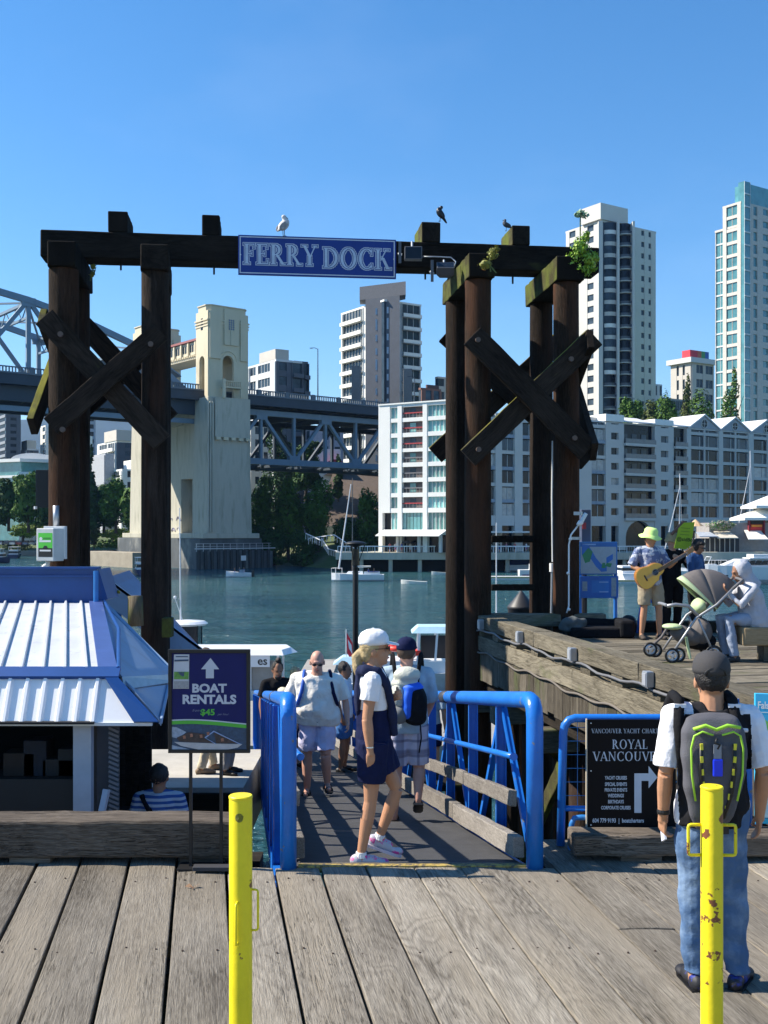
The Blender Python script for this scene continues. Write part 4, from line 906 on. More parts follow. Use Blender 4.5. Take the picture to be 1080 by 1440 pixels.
# lower dock
ld = thing('lower_dock', (-3, 10, -.75), 'lower timber landing between the kiosk and the ramp', kind='structure')
k = 0; x = -8.6
LDW = woodmat('lower_dock_wood', (.12, .10, .085), (.40, .36, .31), bump=.6)
while x < -.85:
 o = plank_obj(x, .19, 8.5, 12.0, 'plank', -.75, .05, LDW, 700+k, ld); o.location.z = o.location.z; x += .2; k += 1
mb = MB()
for yy in (8.6, 10.2, 11.8): mb.box((-8.6, yy-.12, -1.05), (-1.1-.167*(yy-7.74), yy+.12, -.82))
mb.build('joist', W_DARK, ld)
for xx, yy in ((-1.4, 8.7), (-1.75, 11.6), (-4.5, 8.7), (-4.5, 11.8), (-7.5, 9.5)): MB().cyl((xx, yy, WZ-1), (xx, yy, -.9), .16, n=12).build('support_pile', W_POST, ld, smooth=True)
MB().box((-8.6, 8.43, -4.2), (-1.25, 8.49, -.82)).build('dark_water_screen', W_DARK, ld)  # dark sheet added to hide the bright water under the dock
MB().box((-1.24, 8.43, -4.2), (1.35, 8.49, -.46)).build('ramp_dark_screen', W_DARK, ramp)  # dark box added below the ramp head to hide the near water
# floating dock the ramp lands on
fd = thing('floating_dock', (-4, 36, WZ), 'grey floating dock at the foot of the gangway ramp', kind='structure')
MB().box((-13, 32.9, WZ-.3), (6, 41.5, WZ+.75)).build('pontoon', mat('pontoon_grey', (.30, .28, .25), .9, var=.15, vs=2), fd, bevel=.02)
for xx in (-12, -4, 4.5): MB().box((xx, 41.5, WZ-.2), (xx+1.6, 56, WZ+.6)).build('finger', mat('pontoon_grey', (.30, .28, .25), .9), fd)
k = 0; x = -.82
while x < -.45: plank_obj(x, .19, 8.5, 10.3, 'plank', -.75, .05, LDW, 760+k, ld); x += .2; k += 1
t = thing('timber_partition', (PX(190, 12.3), 12.3, -.75), 'dark upright timber boards between the kiosk and the second left pile', 'partition')
for px_ in range(168, 212, 9): MB().box((PX(px_, 12.3), 12.3, -.745), (PX(px_+8.4, 12.3), 12.36, .75-.02*(px_ % 4))).build('board', W_DARK, t, bevel=.006)
# timber stubs by the second left pile
t = thing('mooring_stub', P(197, 860, 16.9), 'weathered timber stub with moss beside the second left pile', 'timber')
MB().cyl(P(191, 880, 17.2), P(190, 838, 17.2), .13, .12, 12).build('stub', woodmat('stub_wood', (.06, .045, .03), (.22, .18, .12), axis=2, moss=(.12, .13, .04), mosst=(.5, .6)), t, smooth=True)
t = thing('wooden_cleat', P(235, 880, 17.8), 'square mossy timber block fixed to the second left pile', 'timber')
MB().cbox(P(236, 882, 17.75), (.16, .22, .32)).build('block', W_MOSS, t, bevel=.01)
# dark shallow box on the left pile
t = thing('dark_board', P(60, 712, 18.2), 'black rectangular board fixed to the left side of the first pile', 'board')
MB().box((PX(51.5, 18.2), 18.15, PZ(714, 18.2)), (PX(70, 18.2), 18.25, PZ(661, 18.2))).build('board', BLACK, t, bevel=.004); MB().cyl(P(50, 712, 18.15), P(50, 716, 18.15), .03, n=8).build('knob', WHITEP, t)
# electrical box with green label
eb_ = thing('electric_box', P(70, 796, 17.4), 'pale grey electric box with green and black label on the left pile', 'electrical box')
x0, x1, z0, z1 = PX(51, 17.4), PX(91, 17.5), PZ(789, 17.4), PZ(743, 17.4)
MB().box((PX(64, 17.6), 17.50, z0+.03), (x1+.005, 17.62, PZ(740, 17.6))).build('back_plate', WHITEP, eb_, bevel=.006)
q = [(PX(51, 17.35), 17.35), (PX(75.5, 17.25), 17.25), (PX(90, 17.5), 17.5), (PX(66, 17.6), 17.6)]
MB().prism([(a, b, z0) for a, b in q], (0, 0, 0), (0, 0, z1-z0)).build('housing', mat('box_ivory', (.66, .67, .64), .5), eb_, bevel=.012)
u_ = Vector((q[1][0]-q[0][0], q[1][1]-q[0][1], 0)); wv = u_.length; bd = Board((q[0][0], q[0][1], z0), u_, (0, 0, 1), Vector((u_.y, -u_.x, 0))); hh = z1-z0
bd.polys([rectp(wv*.12, hh*.40, wv*.93, hh*.86)], 'green_label', mat('label_green', (.10, .62, .06), .5), eb_, 1)
bd.polys([rectp(wv*.12, hh*.13, wv*.93, hh*.40)], 'black_label', mat('label_black', (.02, .02, .02), .5), eb_, 1)
bd.polys([[(wv*.38, hh*.40), (wv*.46, hh*.47), (wv*.60, hh*.47), (wv*.68, hh*.40)]], 'label_peak', mat('label_black', (.02, .02, .02), .5), eb_, 2)
bd.polys([rectp(wv*.40, hh*.67, wv*.84, hh*.72)], 'label_dark_line', mat('label_dark_green', (.04, .28, .03), .5), eb_, 2)
bd.polys([rectp(wv*.18, hh*.58, wv*.84, hh*.64)], 'label_pale_line', WHITEP, eb_, 2); bd.polys([rectp(wv*.20, hh*.30, wv*.84, hh*.35)], 'label_white_line', WHITEP, eb_, 2)
bd.polys([[(wv*(.27+.09*math.cos(R(a))), hh*.68+wv*.09*math.sin(R(a))) for a in range(0, 360, 30)]], 'label_round_mark', WHITEP, eb_, 3)
MB().cyl(P(79, 743, 17.66), P(79, 711, 17.66), .052, n=12).build('riser_pipe', GALV, eb_, smooth=True)
MB().tube([P(67, 789, 17.5), P(67, 794, 17.5), P(62, 797, 17.5), P(58, 806, 17.5)], .04, 8).build('cable_elbow', WHITEP, eb_, smooth=True)
# ================================================================ map sign on the pier, info signs
ms = thing('harbour_map_sign', P(842, 866, 19.6), 'blue two panel harbour map sign on two posts beside the right pile', 'sign')
MY = 19.6; x0, x1 = PX(815, MY), PX(868, MY)
MSB = mat('map_blue', (.02, .16, .55), .4);
MB().box((x0, MY, PZ(808, MY)), (x1, MY+.04, PZ(762, MY))).build('map_panel', mat('map_frame_blue', (.03, .17, .50), .4), ms, bevel=.005)
MB().box((x0, MY-.01, PZ(841, MY)), (x1+.02, MY+.03, PZ(810, MY))).build('lower_panel', MSB, ms, bevel=.005)
for px in (816.5, 866.5): MB().cyl((PX(px, MY), MY+.07, .3), (PX(px, MY), MY+.07, PZ(765, MY)), .035, n=10).build('post', MSB, ms)
bd = Board((x0, MY, PZ(808, MY)), (1, 0, 0), (0, 0, 1), (0, -1, 0)); w, h = x1-x0, PZ(762, MY)-PZ(808, MY)
bd.polys([rectp(.02, .02, w-.02, h-.09)], 'map_paper', mat('map_paper', (.42, .50, .56), .5, var=.1, vs=14), ms, 1)
wl_pts = [(.04, h-.14, .10), (.16, h-.16, .10), (.22, h*.6, .09), (.30, h*.38, .08), (.40, h*.2, .07), (.50, h*.2, .06), (w-.20, h*.42, .06), (w-.08, h*.55, .05)]
bd.polys([[(x0_, y0_-r0), (x1_, y1_-r1), (x1_, y1_+r1), (x0_, y0_+r0)] for (x0_, y0_, r0), (x1_, y1_, r1) in zip(wl_pts, wl_pts[1:])], 'map_water', mat('map_water', (.05, .20, .60), .5), ms, 2)
bd.polys([[(.10, h*.35), (.19, h*.4), (.24, h*.7), (.16, h*.82), (.05, h*.6)], [(.40, h*.2), (.48, h*.2), (.47, h*.36), (.42, h*.36)], [(w*.68, h*.26), (w*.82, h*.22), (w*.86, h*.34), (w*.72, h*.36)]], 'map_park', mat('map_park', (.06, .30, .14), .5), ms, 3)
bd.polys([rectp(.05, h-.06, .30, h-.035)], 'heading_line', mat('map_text', (.30, .5, .8), .5), ms, 1)
b2 = Board((x0, MY-.01, PZ(841, MY)), (1, 0, 0), (0, 0, 1), (0, -1, 0)); h2 = PZ(810, MY)-PZ(841, MY)
b2.polys([rectp(.22, .10, w*.78, h2-.08)], 'info_block', mat('info_blue', (.04, .22, .62), .5), ms, 1); b2.polys([rectp(.05, .13, .14, h2-.1), rectp(w*.84, .03, w-.02, h2-.03)], 'info_picture', mat('info_pic', (.30, .38, .45), .5, var=.3, vs=20), ms, 1)
b2.polys([rectp(.36, h2*.70, w*.76, h2*.75), rectp(.36, h2*.26, w*.76, h2*.31)], 'info_line', mat('map_text', (.30, .5, .8), .5), ms, 2)
ts = thing('round_edge_sign', P(814, 770, 19.85), 'narrow cyan sign edge between the pile and the map sign', 'sign'); MB().prism([P(812.5, 798, 19.9), P(816, 800, 19.7), P(816, 762, 19.7), P(813, 762, 19.9)], (0, 0, 0), (0, .03, 0)).build('panel', mat('cyan_sign', (.04, .42, .72), .4), ts)
bs = thing('ferry_map_board', P(1075, 1170, 9.1), 'bright cyan ferry map board at the right edge of the picture', 'sign')
q0, q1 = P(1062, 1158, 9.0), P(1062, 975, 9.0); vv = (q1-q0); uu = Vector((1, -.25, 0)).normalized(); bd = Board(q0, uu, vv, Vector((-.25, -1, 0))); w, h = .75, vv.length
MB().prism([bd.pt(0, 0), bd.pt(w, 0), bd.pt(w, h), bd.pt(0, h)], (0, .03, 0), (0, 0, 0)).build('panel', mat('ferry_cyan', (.04, .42, .70), .4), bs, bevel=.004)
bd.text('False Creek', .018, h-.10, .085, WHITEP, bs, .02, .72, align='LEFT')
bd.polys([[(.0, h*.52), (.10, h*.6), (.16, h*.75), (.05, h*.82), (.02, h*.7)]], 'map_island', mat('ferry_green', (.15, .48, .12), .5), bs, 2)
bd.polys([rectp(0, h*.05, w, h*.32)], 'pale_block', mat('ferry_pale', (.40, .62, .72), .5, var=.2, vs=12), bs, 1)
bd.polys([rectp(.03, h-.16, w-.05, h-.154)], 'heading_rule', WHITEP, bs, 2)
MB().bar(bd.pt(.05, -.55)+Vector((0, .06, 0)), bd.pt(.05, h*.8)+Vector((0, .06, 0)), .05, .05, (0, 1, 0)).build('post', BLUED, bs); MB().bar(bd.pt(w-.05, -.55)+Vector((0, .06, 0)), bd.pt(w-.05, h*.8)+Vector((0, .06, 0)), .05, .05, (0, 1, 0)).build('post', BLUED, bs)
bs2 = thing('small_blue_sign', P(1040, 1000, 9.7), 'small plain blue sign on the parapet behind the man in the cap', 'sign'); MB().box((PX(1030, 9.75), 9.7, PZ(1003, 9.7)), (PX(1056, 9.75), 9.72, PZ(983, 9.7))).build('panel', MSB, bs2)
# ================================================================ lamp on a tall black pole
t = thing('path_lamp', P(500, 1000, 26), 'flat topped black lamp on a tall pole in front of the sailboat', 'street lamp')
Y = 26; x = PX(500, Y); zt = PZ(800, Y); MB().lathe([(.075, WZ-.5), (.07, PZ(800, Y)-.1), (.055, zt), (.075, zt+.02), (.05, zt+.06), (.03, PZ(768, Y))], (x, Y, 0), 16).build('pole', BLACK, t, smooth=True)
MB().lathe([(.02, PZ(770, Y)), (.27, PZ(765, Y)), (.26, PZ(763.5, Y)), (.16, PZ(761.5, Y)), (.03, PZ(760.5, Y))], (x, Y, 0), 24).build('lamp_disc', BLACK, t, smooth=True)
for a in (0, 2.1, 4.2): MB().tube([(x+.05*math.cos(a), Y+.05*math.sin(a), PZ(795, Y)), (x+.13*math.cos(a), Y+.13*math.sin(a), PZ(782, Y)), (x+.22*math.cos(a), Y+.22*math.sin(a), PZ(767, Y))], .012, 6).build('curved_arm', BLACK, t)
MB().lathe([(.10, PZ(795, Y)), (.085, PZ(772, Y))], (x, Y, 0), 14).build('lamp_lens', GLASSD, t)
t = thing('pile_cone_cap', P(733, 880, 21.4), 'dark conical cap on a pile behind the pier rail', 'pile cap')
MB().lathe([(.27, PZ(858, 21.4)-1), (.27, PZ(856, 21.4)), (.29, PZ(855, 21.4)), (.27, PZ(852, 21.4)), (.02, PZ(831, 21.4)), (.001, PZ(830, 21.4))], (PX(733, 21.4), 21.4, 0), 28).build('cone', mat('cone_dark', (.035, .035, .04), .5), t, smooth=True)
MB().cyl((PX(733, 21.4), 21.4, WZ), (PX(733, 21.4), 21.4, PZ(858, 21.4)-1), .24, n=16).build('pile', W_POST, t)
# ================================================================ the arch bridge
BR0 = Vector((-65, 181, 0)); BD = Vector((.777, .63, 0)).normalized(); BN = Vector((BD.y, -BD.x, 0))    # BN points to us
ZR = 30.4; ZD = ZR-1.15                                                     # rail top, road level
def bt(px, n=0): k_ = (px-540)/FP; return (BR0.x+BN.x*n-k_*(BR0.y+BN.y*n))/(k_*BD.y-BD.x)
def B(t, n, z): return BR0+BD*t+BN*n+Vector((0, 0, z))
brg = thing('steel_bridge', (-30, 208, WZ), 'long grey blue steel truss bridge crossing high behind the dock', 'bridge')
TT = bt(315)-1.0; WB = 24.0; TE = 175; T0 = -140
def bbox(name, t0, t1, n0, n1, z0, z1, m, parent=brg): return MB().loft([[B(t0, n0, z0), B(t0, n1, z0), B(t0, n1, z1), B(t0, n0, z1)], [B(t1, n0, z0), B(t1, n1, z0), B(t1, n1, z1), B(t1, n0, z1)]]).build(name, m, parent)
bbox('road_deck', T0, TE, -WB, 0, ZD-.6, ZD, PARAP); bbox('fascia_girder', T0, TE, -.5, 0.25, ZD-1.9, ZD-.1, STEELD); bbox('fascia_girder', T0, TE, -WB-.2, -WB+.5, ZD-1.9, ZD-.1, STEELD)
bbox('deck_cornice', T0, TE, -.3, .45, ZD-.1, ZD+.18, PARAP)
# cross beams and stringers under the road
t = T0; mb = MB()
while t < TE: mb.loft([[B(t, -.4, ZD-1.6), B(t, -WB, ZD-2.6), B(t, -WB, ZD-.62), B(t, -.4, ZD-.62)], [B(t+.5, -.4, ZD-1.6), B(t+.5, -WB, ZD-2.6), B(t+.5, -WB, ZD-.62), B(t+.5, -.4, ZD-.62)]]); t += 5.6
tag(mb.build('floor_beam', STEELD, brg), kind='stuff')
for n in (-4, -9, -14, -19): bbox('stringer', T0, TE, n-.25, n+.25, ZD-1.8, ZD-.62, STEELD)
# railing: posts and balusters
for n_ in (.15, -WB):
 mb = MB(); t = T0; k = 0
 while t < TE:
  if abs(t-TT) > 4.6 or n_ < 0:
   if k % 12 == 0: mb.cbox(B(t, n_, ZD+.6), (.75, .4, 1.25), M=Matrix((BD, -BN, Vector((0, 0, 1)))).transposed())
   else: mb.cbox(B(t, n_, ZD+.55), (.22, .16, .95), M=Matrix((BD, -BN, Vector((0, 0, 1)))).transposed())
  t += .55 if n_ > 0 else 1.1; k += 1
 tag(mb.build('baluster', PARAP, brg), kind='stuff')
 for a, b in ((T0, TT-4.6), (TT+4.6, TE)): bbox('handrail', a, b, n_-.13, n_+.13, ZR-.2, ZR, PARAP)
# deck truss right of the tower (two planes)
TH0, TH1 = TT+4.0, TE
tn = [bt(370), bt(413), bt(460), bt(500)]; pan = (bt(500, -1.5)-bt(413, -1.5))/2
zt_, zb_ = 26.1, 16.4
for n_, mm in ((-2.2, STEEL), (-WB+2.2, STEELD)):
 bbox('top_chord', TH0, TH1, n_-.5, n_+.5, zt_-.5, zt_+.6, mm); bbox('bottom_chord', TH0, TH1, n_-.5, n_+.5, zb_-.7, zb_+.5, mm)
 tb = bt(413, n_ if n_ > -5 else -2.2); k = -3
 while tb+k*pan < TH1:
  t = tb+k*pan
  if t > TH0-.5*pan:
   tc = max(t, TH0+.3)
   if t > TH0: MB().bar(B(t, n_, zb_), B(t, n_, zt_), .7, .55, BD).build('vertical', mm, brg)
   odd = k % 2                                     # k even = bottom node
   a, b_ = (B(t, n_, zb_), B(t+pan, n_, zt_)) if not odd else (B(t, n_, zt_), B(t+pan, n_, zb_))
   if t < TH0: a = a+(b_-a)*((TH0-t)/pan) if TH0-t < pan else None
   if a is not None: MB().bar(a, b_, .75, .62, BD).build('diagonal', mm, brg)
   if t > TH0: MB().cbox(B(t, n_, zb_+.5 if not odd else zt_-.5), (2.6, 1.1, 1.7), M=Matrix((BD, -BN, Vector((0, 0, 1)))).transposed()).build('gusset', mm, brg)
  k += 1
mb = MB(); t = TH0+2
while t < TH1: mb.bar(B(t, -2.2, zb_), B(t, -WB+2.2, zb_), .5, .6); mb.bar(B(t, -2.2, zt_), B(t, -WB+2.2, zt_), .5, .8); mb.bar(B(t, -2.2, zb_), B(t+pan, -WB+2.2, zb_), .3, .3); t += pan
tag(mb.build('lateral_brace', STEELD, brg), kind='stuff')
# deck girder left of the tower, and the through truss over it
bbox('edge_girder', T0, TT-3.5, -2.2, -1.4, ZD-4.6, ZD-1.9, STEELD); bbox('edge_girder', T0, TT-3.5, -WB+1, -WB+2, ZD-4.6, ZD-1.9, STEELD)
bbox('lower_pipe', T0, TT-3.5, -3.0, -2.3, ZD-6.2, ZD-5.3, STEEL)
for n_, mm, px_sh in ((-1.0, STEEL, 0), (-WB+1.0, STEEL, 0)):
 te = TT-6.5; prof_ = []
 L = 84; npn = 8; pl = L/npn/1.0
 hts = [0, 7.2, 10.6, 13.0, 14.6, 15.6, 16.0, 16.0, 16.0, 15.6, 14.6, 13, 10.6]
 tops = [B(te-i*pl*.98, n_, ZD+hts[i]-(.6 if i == 0 else 0)) for i in range(13)]
 bots = [B(te-i*pl*.98, n_, ZD-.3) for i in range(13)]
 for i in range(12): MB().bar(tops[i], tops[i+1], .95, 1.05).build('arch_chord' if i else 'end_post', mm, brg)
 for i in range(1, 13): MB().bar(bots[i], tops[i], .6, .75, BD).build('vertical', mm, brg)
 for i in range(1, 12):
  if i % 2: MB().bar(tops[i], bots[i+1], .6, .7, BD).build('diagonal', mm, brg)
  else: MB().bar(bots[i], tops[i+1], .6, .7, BD).build('diagonal', mm, brg)
 for i in range(1, 12): MB().cbox(tops[i]-Vector((0, 0, .4)), (2.4, .8, 1.6), M=Matrix((BD, -BN, Vector((0, 0, 1)))).transposed()).build('gusset', mm, brg)
mb = MB(); mb2 = MB()
for i in range(1, 13):
 a, b_ = B(te-i*pl*.98, -1.4, ZD+hts[i]-.4), B(te-i*pl*.98, -WB+1.4, ZD+hts[i]-.4)
 MB().bar(a, b_, .6, .5).build('cross_strut', STEEL, brg); MB().bar(a-Vector((0, 0, 2.6)), b_-Vector((0, 0, 2.6)), .4, .4).build('cross_strut', STEEL, brg)
 m_ = 8
 for j in range(m_):
  p0 = a.lerp(b_, j/m_); p1 = a.lerp(b_, (j+1)/m_); d_ = Vector((0, 0, 2.6)); mb.bar(p0-(d_ if j % 2 else d_*0), p1-(d_*0 if j % 2 else d_), .16, .16)
 if i < 12:
  a2, b2_ = B(te-(i+1)*pl*.98, -1.4, ZD+hts[i+1]-.4), B(te-(i+1)*pl*.98, -WB+1.4, ZD+hts[i+1]-.4); mid = (a+b_+a2+b2_)/4
  for q in (a, b_, a2, b2_): mb2.bar(q, mid, .35, .3)
tag(mb.build('lattice', STEEL, brg), kind='stuff'); tag(mb2.build('wind_brace', STEEL, brg), kind='stuff')
mb = MB(); mb.loft([[B(te-1, -1.4, ZD+2.5), B(te-1, -WB+1.4, ZD+2.5), B(te-1.3, -WB+1.4, ZD+3.0), B(te-1.3, -1.4, ZD+3.0)], [B(te-pl*.85, -1.4, ZD+7.0), B(te-pl*.85, -WB+1.4, ZD+7.0), B(te-pl*.9, -WB+1.4, ZD+7.5), B(te-pl*.9, -1.4, ZD+7.5)]]); mb.build('portal_plate', STEEL, brg)
# street lamps on the bridge
for px, py in ((447, 490), (583, 530)):
 t_ = bt(px, -.6); t = thing('street_lamp', B(t_, -.6, ZD), 'slim grey street lamp on the bridge ' + ('left of the tall tower' if px < 500 else 'right of the tall tower'), 'street lamp', 'street lamps on the bridge')
 zt = PZ(py, B(t_, 0, 0).y); MB().cyl(B(t_, -.6, ZD), B(t_, -.6, zt), .14, .08, 8).build('pole', STEELD, t); MB().tube([B(t_, -.6, zt-.1), B(t_-.8, -.6, zt+.12), B(t_-1.7, -.6, zt)], .06, 6).build('arm', STEELD, t); MB().cbox(B(t_-1.7, -.6, zt-.05), (.6, .25, .12)).build('lamp_head', STEELD, t)
# ---------------------------------------------------------------- concrete towers, gallery and pier
MT = lambda: Matrix((BD, -BN, Vector((0, 0, 1)))).transposed()
def tower(nc, name_lbl, detail):
 t = thing('bridge_tower', B(TT, nc, WZ), name_lbl, 'bridge tower', 'concrete towers of the bridge')
 hw, hd = 4.45, 2.3; zt = PZ(434, 207)
 n1 = nc+hd; n0 = nc-hd
 def bx_(name, t0, t1, a, b_, z0, z1, m=CONCL, bv=0): return MB().loft([[B(TT+t0, a, z0), B(TT+t1, a, z0), B(TT+t1, b_, z0), B(TT+t0, b_, z0)], [B(TT+t0, a, z1), B(TT+t1, a, z1), B(TT+t1, b_, z1), B(TT+t0, b_, z1)]]).build(name, m, t, bevel=bv)
 # shaft below the road, flaring to the base
 za = ZD-1.5
 mb = MB(); prof = [(WZ+6.6, 5.0, .55), (8, 4.9, .5), (18, 4.75, .42), (za, 4.55, .3)]
 mb.loft([[B(TT-w, n0-e, z), B(TT+w, n0-e, z), B(TT+w, n1+e, z), B(TT-w, n1+e, z)] for z, w, e in prof]); mb.build('shaft', CONC, t, bevel=.15)
 bx_('front_panel', -3.4, 4.4, n1+.9, n1+.75, PZ(617, 207), za, CONC, .05)
 for i in range(5): bx_('corbel', -3.2+i*1.65, -2.3+i*1.65, n1+.5, n1+1.2, PZ(621, 207), PZ(617, 207), CONCL)
 for i in range(3): bx_('corner_rib', -4.9+i*.45, -4.6+i*.45, n1+.3, n1+.75+.1*i, WZ+7, za-1, CONC)
 # arch storey: four corner piers with an arch between on each side
 zb, zs, ztp = za, PZ(505, 207), PZ(494, 207)
 def arch_wall(name, A, U, half_gap, half_w, thick, zc, zr, ztop, z_bot):
  """wall with an arched opening: A centre point, U along wall, thickness along V"""
  V = Vector((-U.y, U.x, 0)); n = 10; pts = [(-half_w, z_bot), (-half_gap, z_bot), (-half_gap, zc)]
  for i in range(1, n): a = math.pi*(1-i/n); pts.append((half_gap*math.cos(a), zc+zr*math.sin(a)))
  pts += [(half_gap, zc), (half_gap, z_bot), (half_w, z_bot), (half_w, ztop), (-half_w, ztop)]
  MB().prism([A+U*u+Vector((0, 0, z)) for u, z in pts], -V*thick/2, V*thick/2).build(name, CONCL, t)
 zc = PZ(512, 207);
 arch_wall('arched_front', B(TT, n1-.35, 0), BD, 1.25, hw, .7, zc, 1.35, ztp+1.0, zb)
 arch_wall('arched_back', B(TT, n0+.35, 0), BD, 1.25, hw, .7, zc, 1.35, ztp+1.0, zb)
 arch_wall('arched_side', B(TT-hw+.35, nc, 0), BN, 1.0, hd-.71, .7, zc, 1.1, ztp+1.0, zb)
 arch_wall('arched_side', B(TT+hw-.35, nc, 0), BN, 1.0, hd-.71, .7, zc, 1.1, ztp+1.0, zb)
 # arch moulding
 ring = [B(TT+1.9*math.cos(math.pi*i/12), n1+.02, zc+.3+1.9*math.sin(math.pi*i/12)) for i in range(13)]; MB().tube(ring, .16, 6).build('arch_moulding', CONCL, t)
 bx_('upper_block', -hw, hw, n0, n1, ztp+1.0, zt-1.2, CONCL)
 c_ = [(-hw+.8, n1), (hw-.8, n1), (hw, n1-.8), (hw, n0+.8), (hw-.8, n0), (-hw+.8, n0), (-hw, n0+.8), (-hw, n1-.8)]
 def octo(name, g, z0, z1, m=CONCL): return MB().loft([[B(TT+a*(1+g/hw), nc+(b_-nc)*(1+g/hd), z) for a, b_ in c_] for z in (z0, z1)]).build(name, m, t)
 octo('crown', -.05, zt-1.2, zt-.2); octo('crown_cap', .12, zt-.2, zt)
 for k, z in enumerate((PZ(463, 207), PZ(459, 207), PZ(455, 207))): bx_('belt_course', -hw-.12-.05*k, hw+.12+.05*k, n0-.12-.05*k, n1+.12+.05*k, z-.14, z+.14, CONCL)
 bx_('buttress', -4.2, -1.7, n1, n1+.35, ztp-2, zt-1.6, CONCL, .05); bx_('buttress', 2.6, 4.2, n1, n1+.35, ztp-2, zt-2.4, CONCL, .05)
 bx_('bay', -1.0, 2.2, n1, n1+.28, PZ(488, 207), zt-.6, CONCL, .05); bx_('bay_keel', .35, .75, n1+.28, n1+.45, PZ(488, 207), PZ(467, 207), CONCL)
 MB().loft([[B(TT-hw-.05, nc-.35, z), B(TT-hw-.05, nc+.35, z), B(TT-hw+.01, nc+.35, z), B(TT-hw+.01, nc-.35, z)] for z in (PZ(468, 207), PZ(452, 207))]).build('side_slit', GLASSD, t)
 if detail:
  gw = bx_('grille_window', -.15, 1.15, n1+.281, n1+.34, PZ(467, 207), PZ(452, 207), mat('grille_glass', (.08, .14, .24), .3))
  mb = MB()
  for i in range(4): a = -.15+i*.433; mb.loft([[B(TT+a-.04, n1+.34, z), B(TT+a+.04, n1+.34, z), B(TT+a+.04, n1+.4, z), B(TT+a-.04, n1+.4, z)] for z in (PZ(467, 207), PZ(452, 207))])
  for i in range(6): z = PZ(467-i*3, 207); mb.loft([[B(TT-.15, n1+.341, z-.04), B(TT-.15, n1+.41, z-.04), B(TT-.15, n1+.41, z+.04), B(TT-.15, n1+.341, z+.04)], [B(TT+1.15, n1+.341, z-.04), B(TT+1.15, n1+.41, z-.04), B(TT+1.15, n1+.41, z+.04), B(TT+1.15, n1+.341, z+.04)]])
  mb.build('grille', CONCL, t)
  # balcony with balusters
  zb1 = PZ(546, 207); bx_('balcony_floor', -1.6, 2.3, n1, n1+1.3, zb1-.35, zb1-.05, CONCL, .05)
  mb = MB()
  for i in range(9): mb.cbox(B(TT-1.3+i*.42, n1+1.15, zb1+.45), (.16, .16, .85), M=MT())
  mb.build('balcony_balusters', CONCL, t); bx_('balcony_rail', -1.6, 2.3, n1+1.0, n1+1.3, zb1+.88, zb1+1.05, CONCL)
  bx_('balcony_post', -1.9, -1.3, n1+.9, n1+1.4, zb1-2.3, zb1+1.3, CONCL, .05); bx_('balcony_post', 2.0, 2.6, n1+.9, n1+1.3, zb1-2.0, zb1+.9, CONCL, .05)
  MB().ell(B(TT+hw+.4, nc+.5, PZ(487, 207)), (.5, .5, 1.2), 8, 6).build('carved_head', CONCL, t)
 return t
tower(1.0, 'pale concrete bridge tower with arched balcony and grille window', True)
tower(-WB-2.2, 'far concrete bridge tower mostly hidden behind the second left pile', False)
ga = thing('bridge_gallery', B(TT, -11, ZD+10), 'cream concrete gallery with red tiled roof between the bridge towers', 'gallery')
g0, g1 = -.4, -WB; zt = PZ(468, 206); zb = PZ(500, 206)
MB().loft([[B(TT-2.6, n, zb), B(TT+2.6, n, zb), B(TT+2.6, n, zt-1.0), B(TT-2.6, n, zt-1.0)] for n in (g0, g1)]).build('wall', CONCL, ga)
MB().loft([[B(TT-3.1, n, zt-.95), B(TT+3.1, n, zt-.95), B(TT, n, zt+.6)] for n in (g0, g1)]).build('red_roof', mat('red_tiles', (.20, .06, .05), .8, var=.2, vs=2), ga)
n = g0-1.2; k = 0
while n > g1+2.4:
 MB().loft([[B(TT-2.95, n-.25, z), B(TT-2.6, n-.25, z), B(TT-2.6, n+.25, z), B(TT-2.95, n+.25, z)] for z in (zb+.8, zt-1.0)]).build('pilaster', CONCL, ga)
 for j in range(3):
  c = n-.75-j*.72; MB().loft([[B(TT-2.66, c-.2, z), B(TT-2.58, c-.2, z), B(TT-2.58, c+.2, z), B(TT-2.66, c+.2, z)] for z in (zb+1.5, zb+2.9)]).build('slit_window', GLASSD, ga)
 n -= 2.9; k += 1
mb = MB(); n = g0-.5
while n > g1: mb.loft([[B(TT-2.9, n-.18, z), B(TT-2.6, n-.18, z), B(TT-2.6, n+.18, z), B(TT-2.9, n+.18, z)] for z in (zb+.45, zb+.85)]); n -= .72
tag(mb.build('dentil', CONCL, ga), kind='stuff')
for n in (g0-1.8, g1+1.8): MB().loft([[B(TT-2.2, n-1.4, ZD), B(TT+2.2, n-1.4, ZD), B(TT+2.2, n+1.4, ZD), B(TT-2.2, n+1.4, ZD)], [B(TT-2.2, n-1.7, zb), B(TT+2.2, n-1.7, zb), B(TT+2.2, n+1.7, zb), B(TT-2.2, n+1.7, zb)]]).build('gallery_leg', CONCL, ga)
# pier wall below the road with its tall opening
pw = thing('bridge_pier', B(TT, -11, WZ), 'massive concrete bridge pier with doorway, graffiti and dark fender base', 'bridge pier')
xw = -4.6
def pwall(t0, t1):
 for n0_, n1_, z0, z1 in ((-.5, -4.2, WZ+6.6, ZD-6.2), (-4.2, -8.8, PZ(672, 206), ZD-6.2), (-8.8, -16, WZ+6.6, ZD-6.2), (-16, -WB, WZ+6.6, ZD-6.2)):
  MB().loft([[B(TT+t0, n, z0), B(TT+t1, n, z0), B(TT+t1, n, z1), B(TT+t0, n, z1)] for n in (n0_, n1_)]).build('wall', CONC, pw)
pwall(-3.6, 3.6)
MB().loft([[B(TT-.5, -4.25, z), B(TT+.5, -4.25, z), B(TT+.5, -8.75, z), B(TT-.5, -8.75, z)] for z in (WZ+6.6, PZ(672, 206))]).build('opening_back', CONCD, pw)
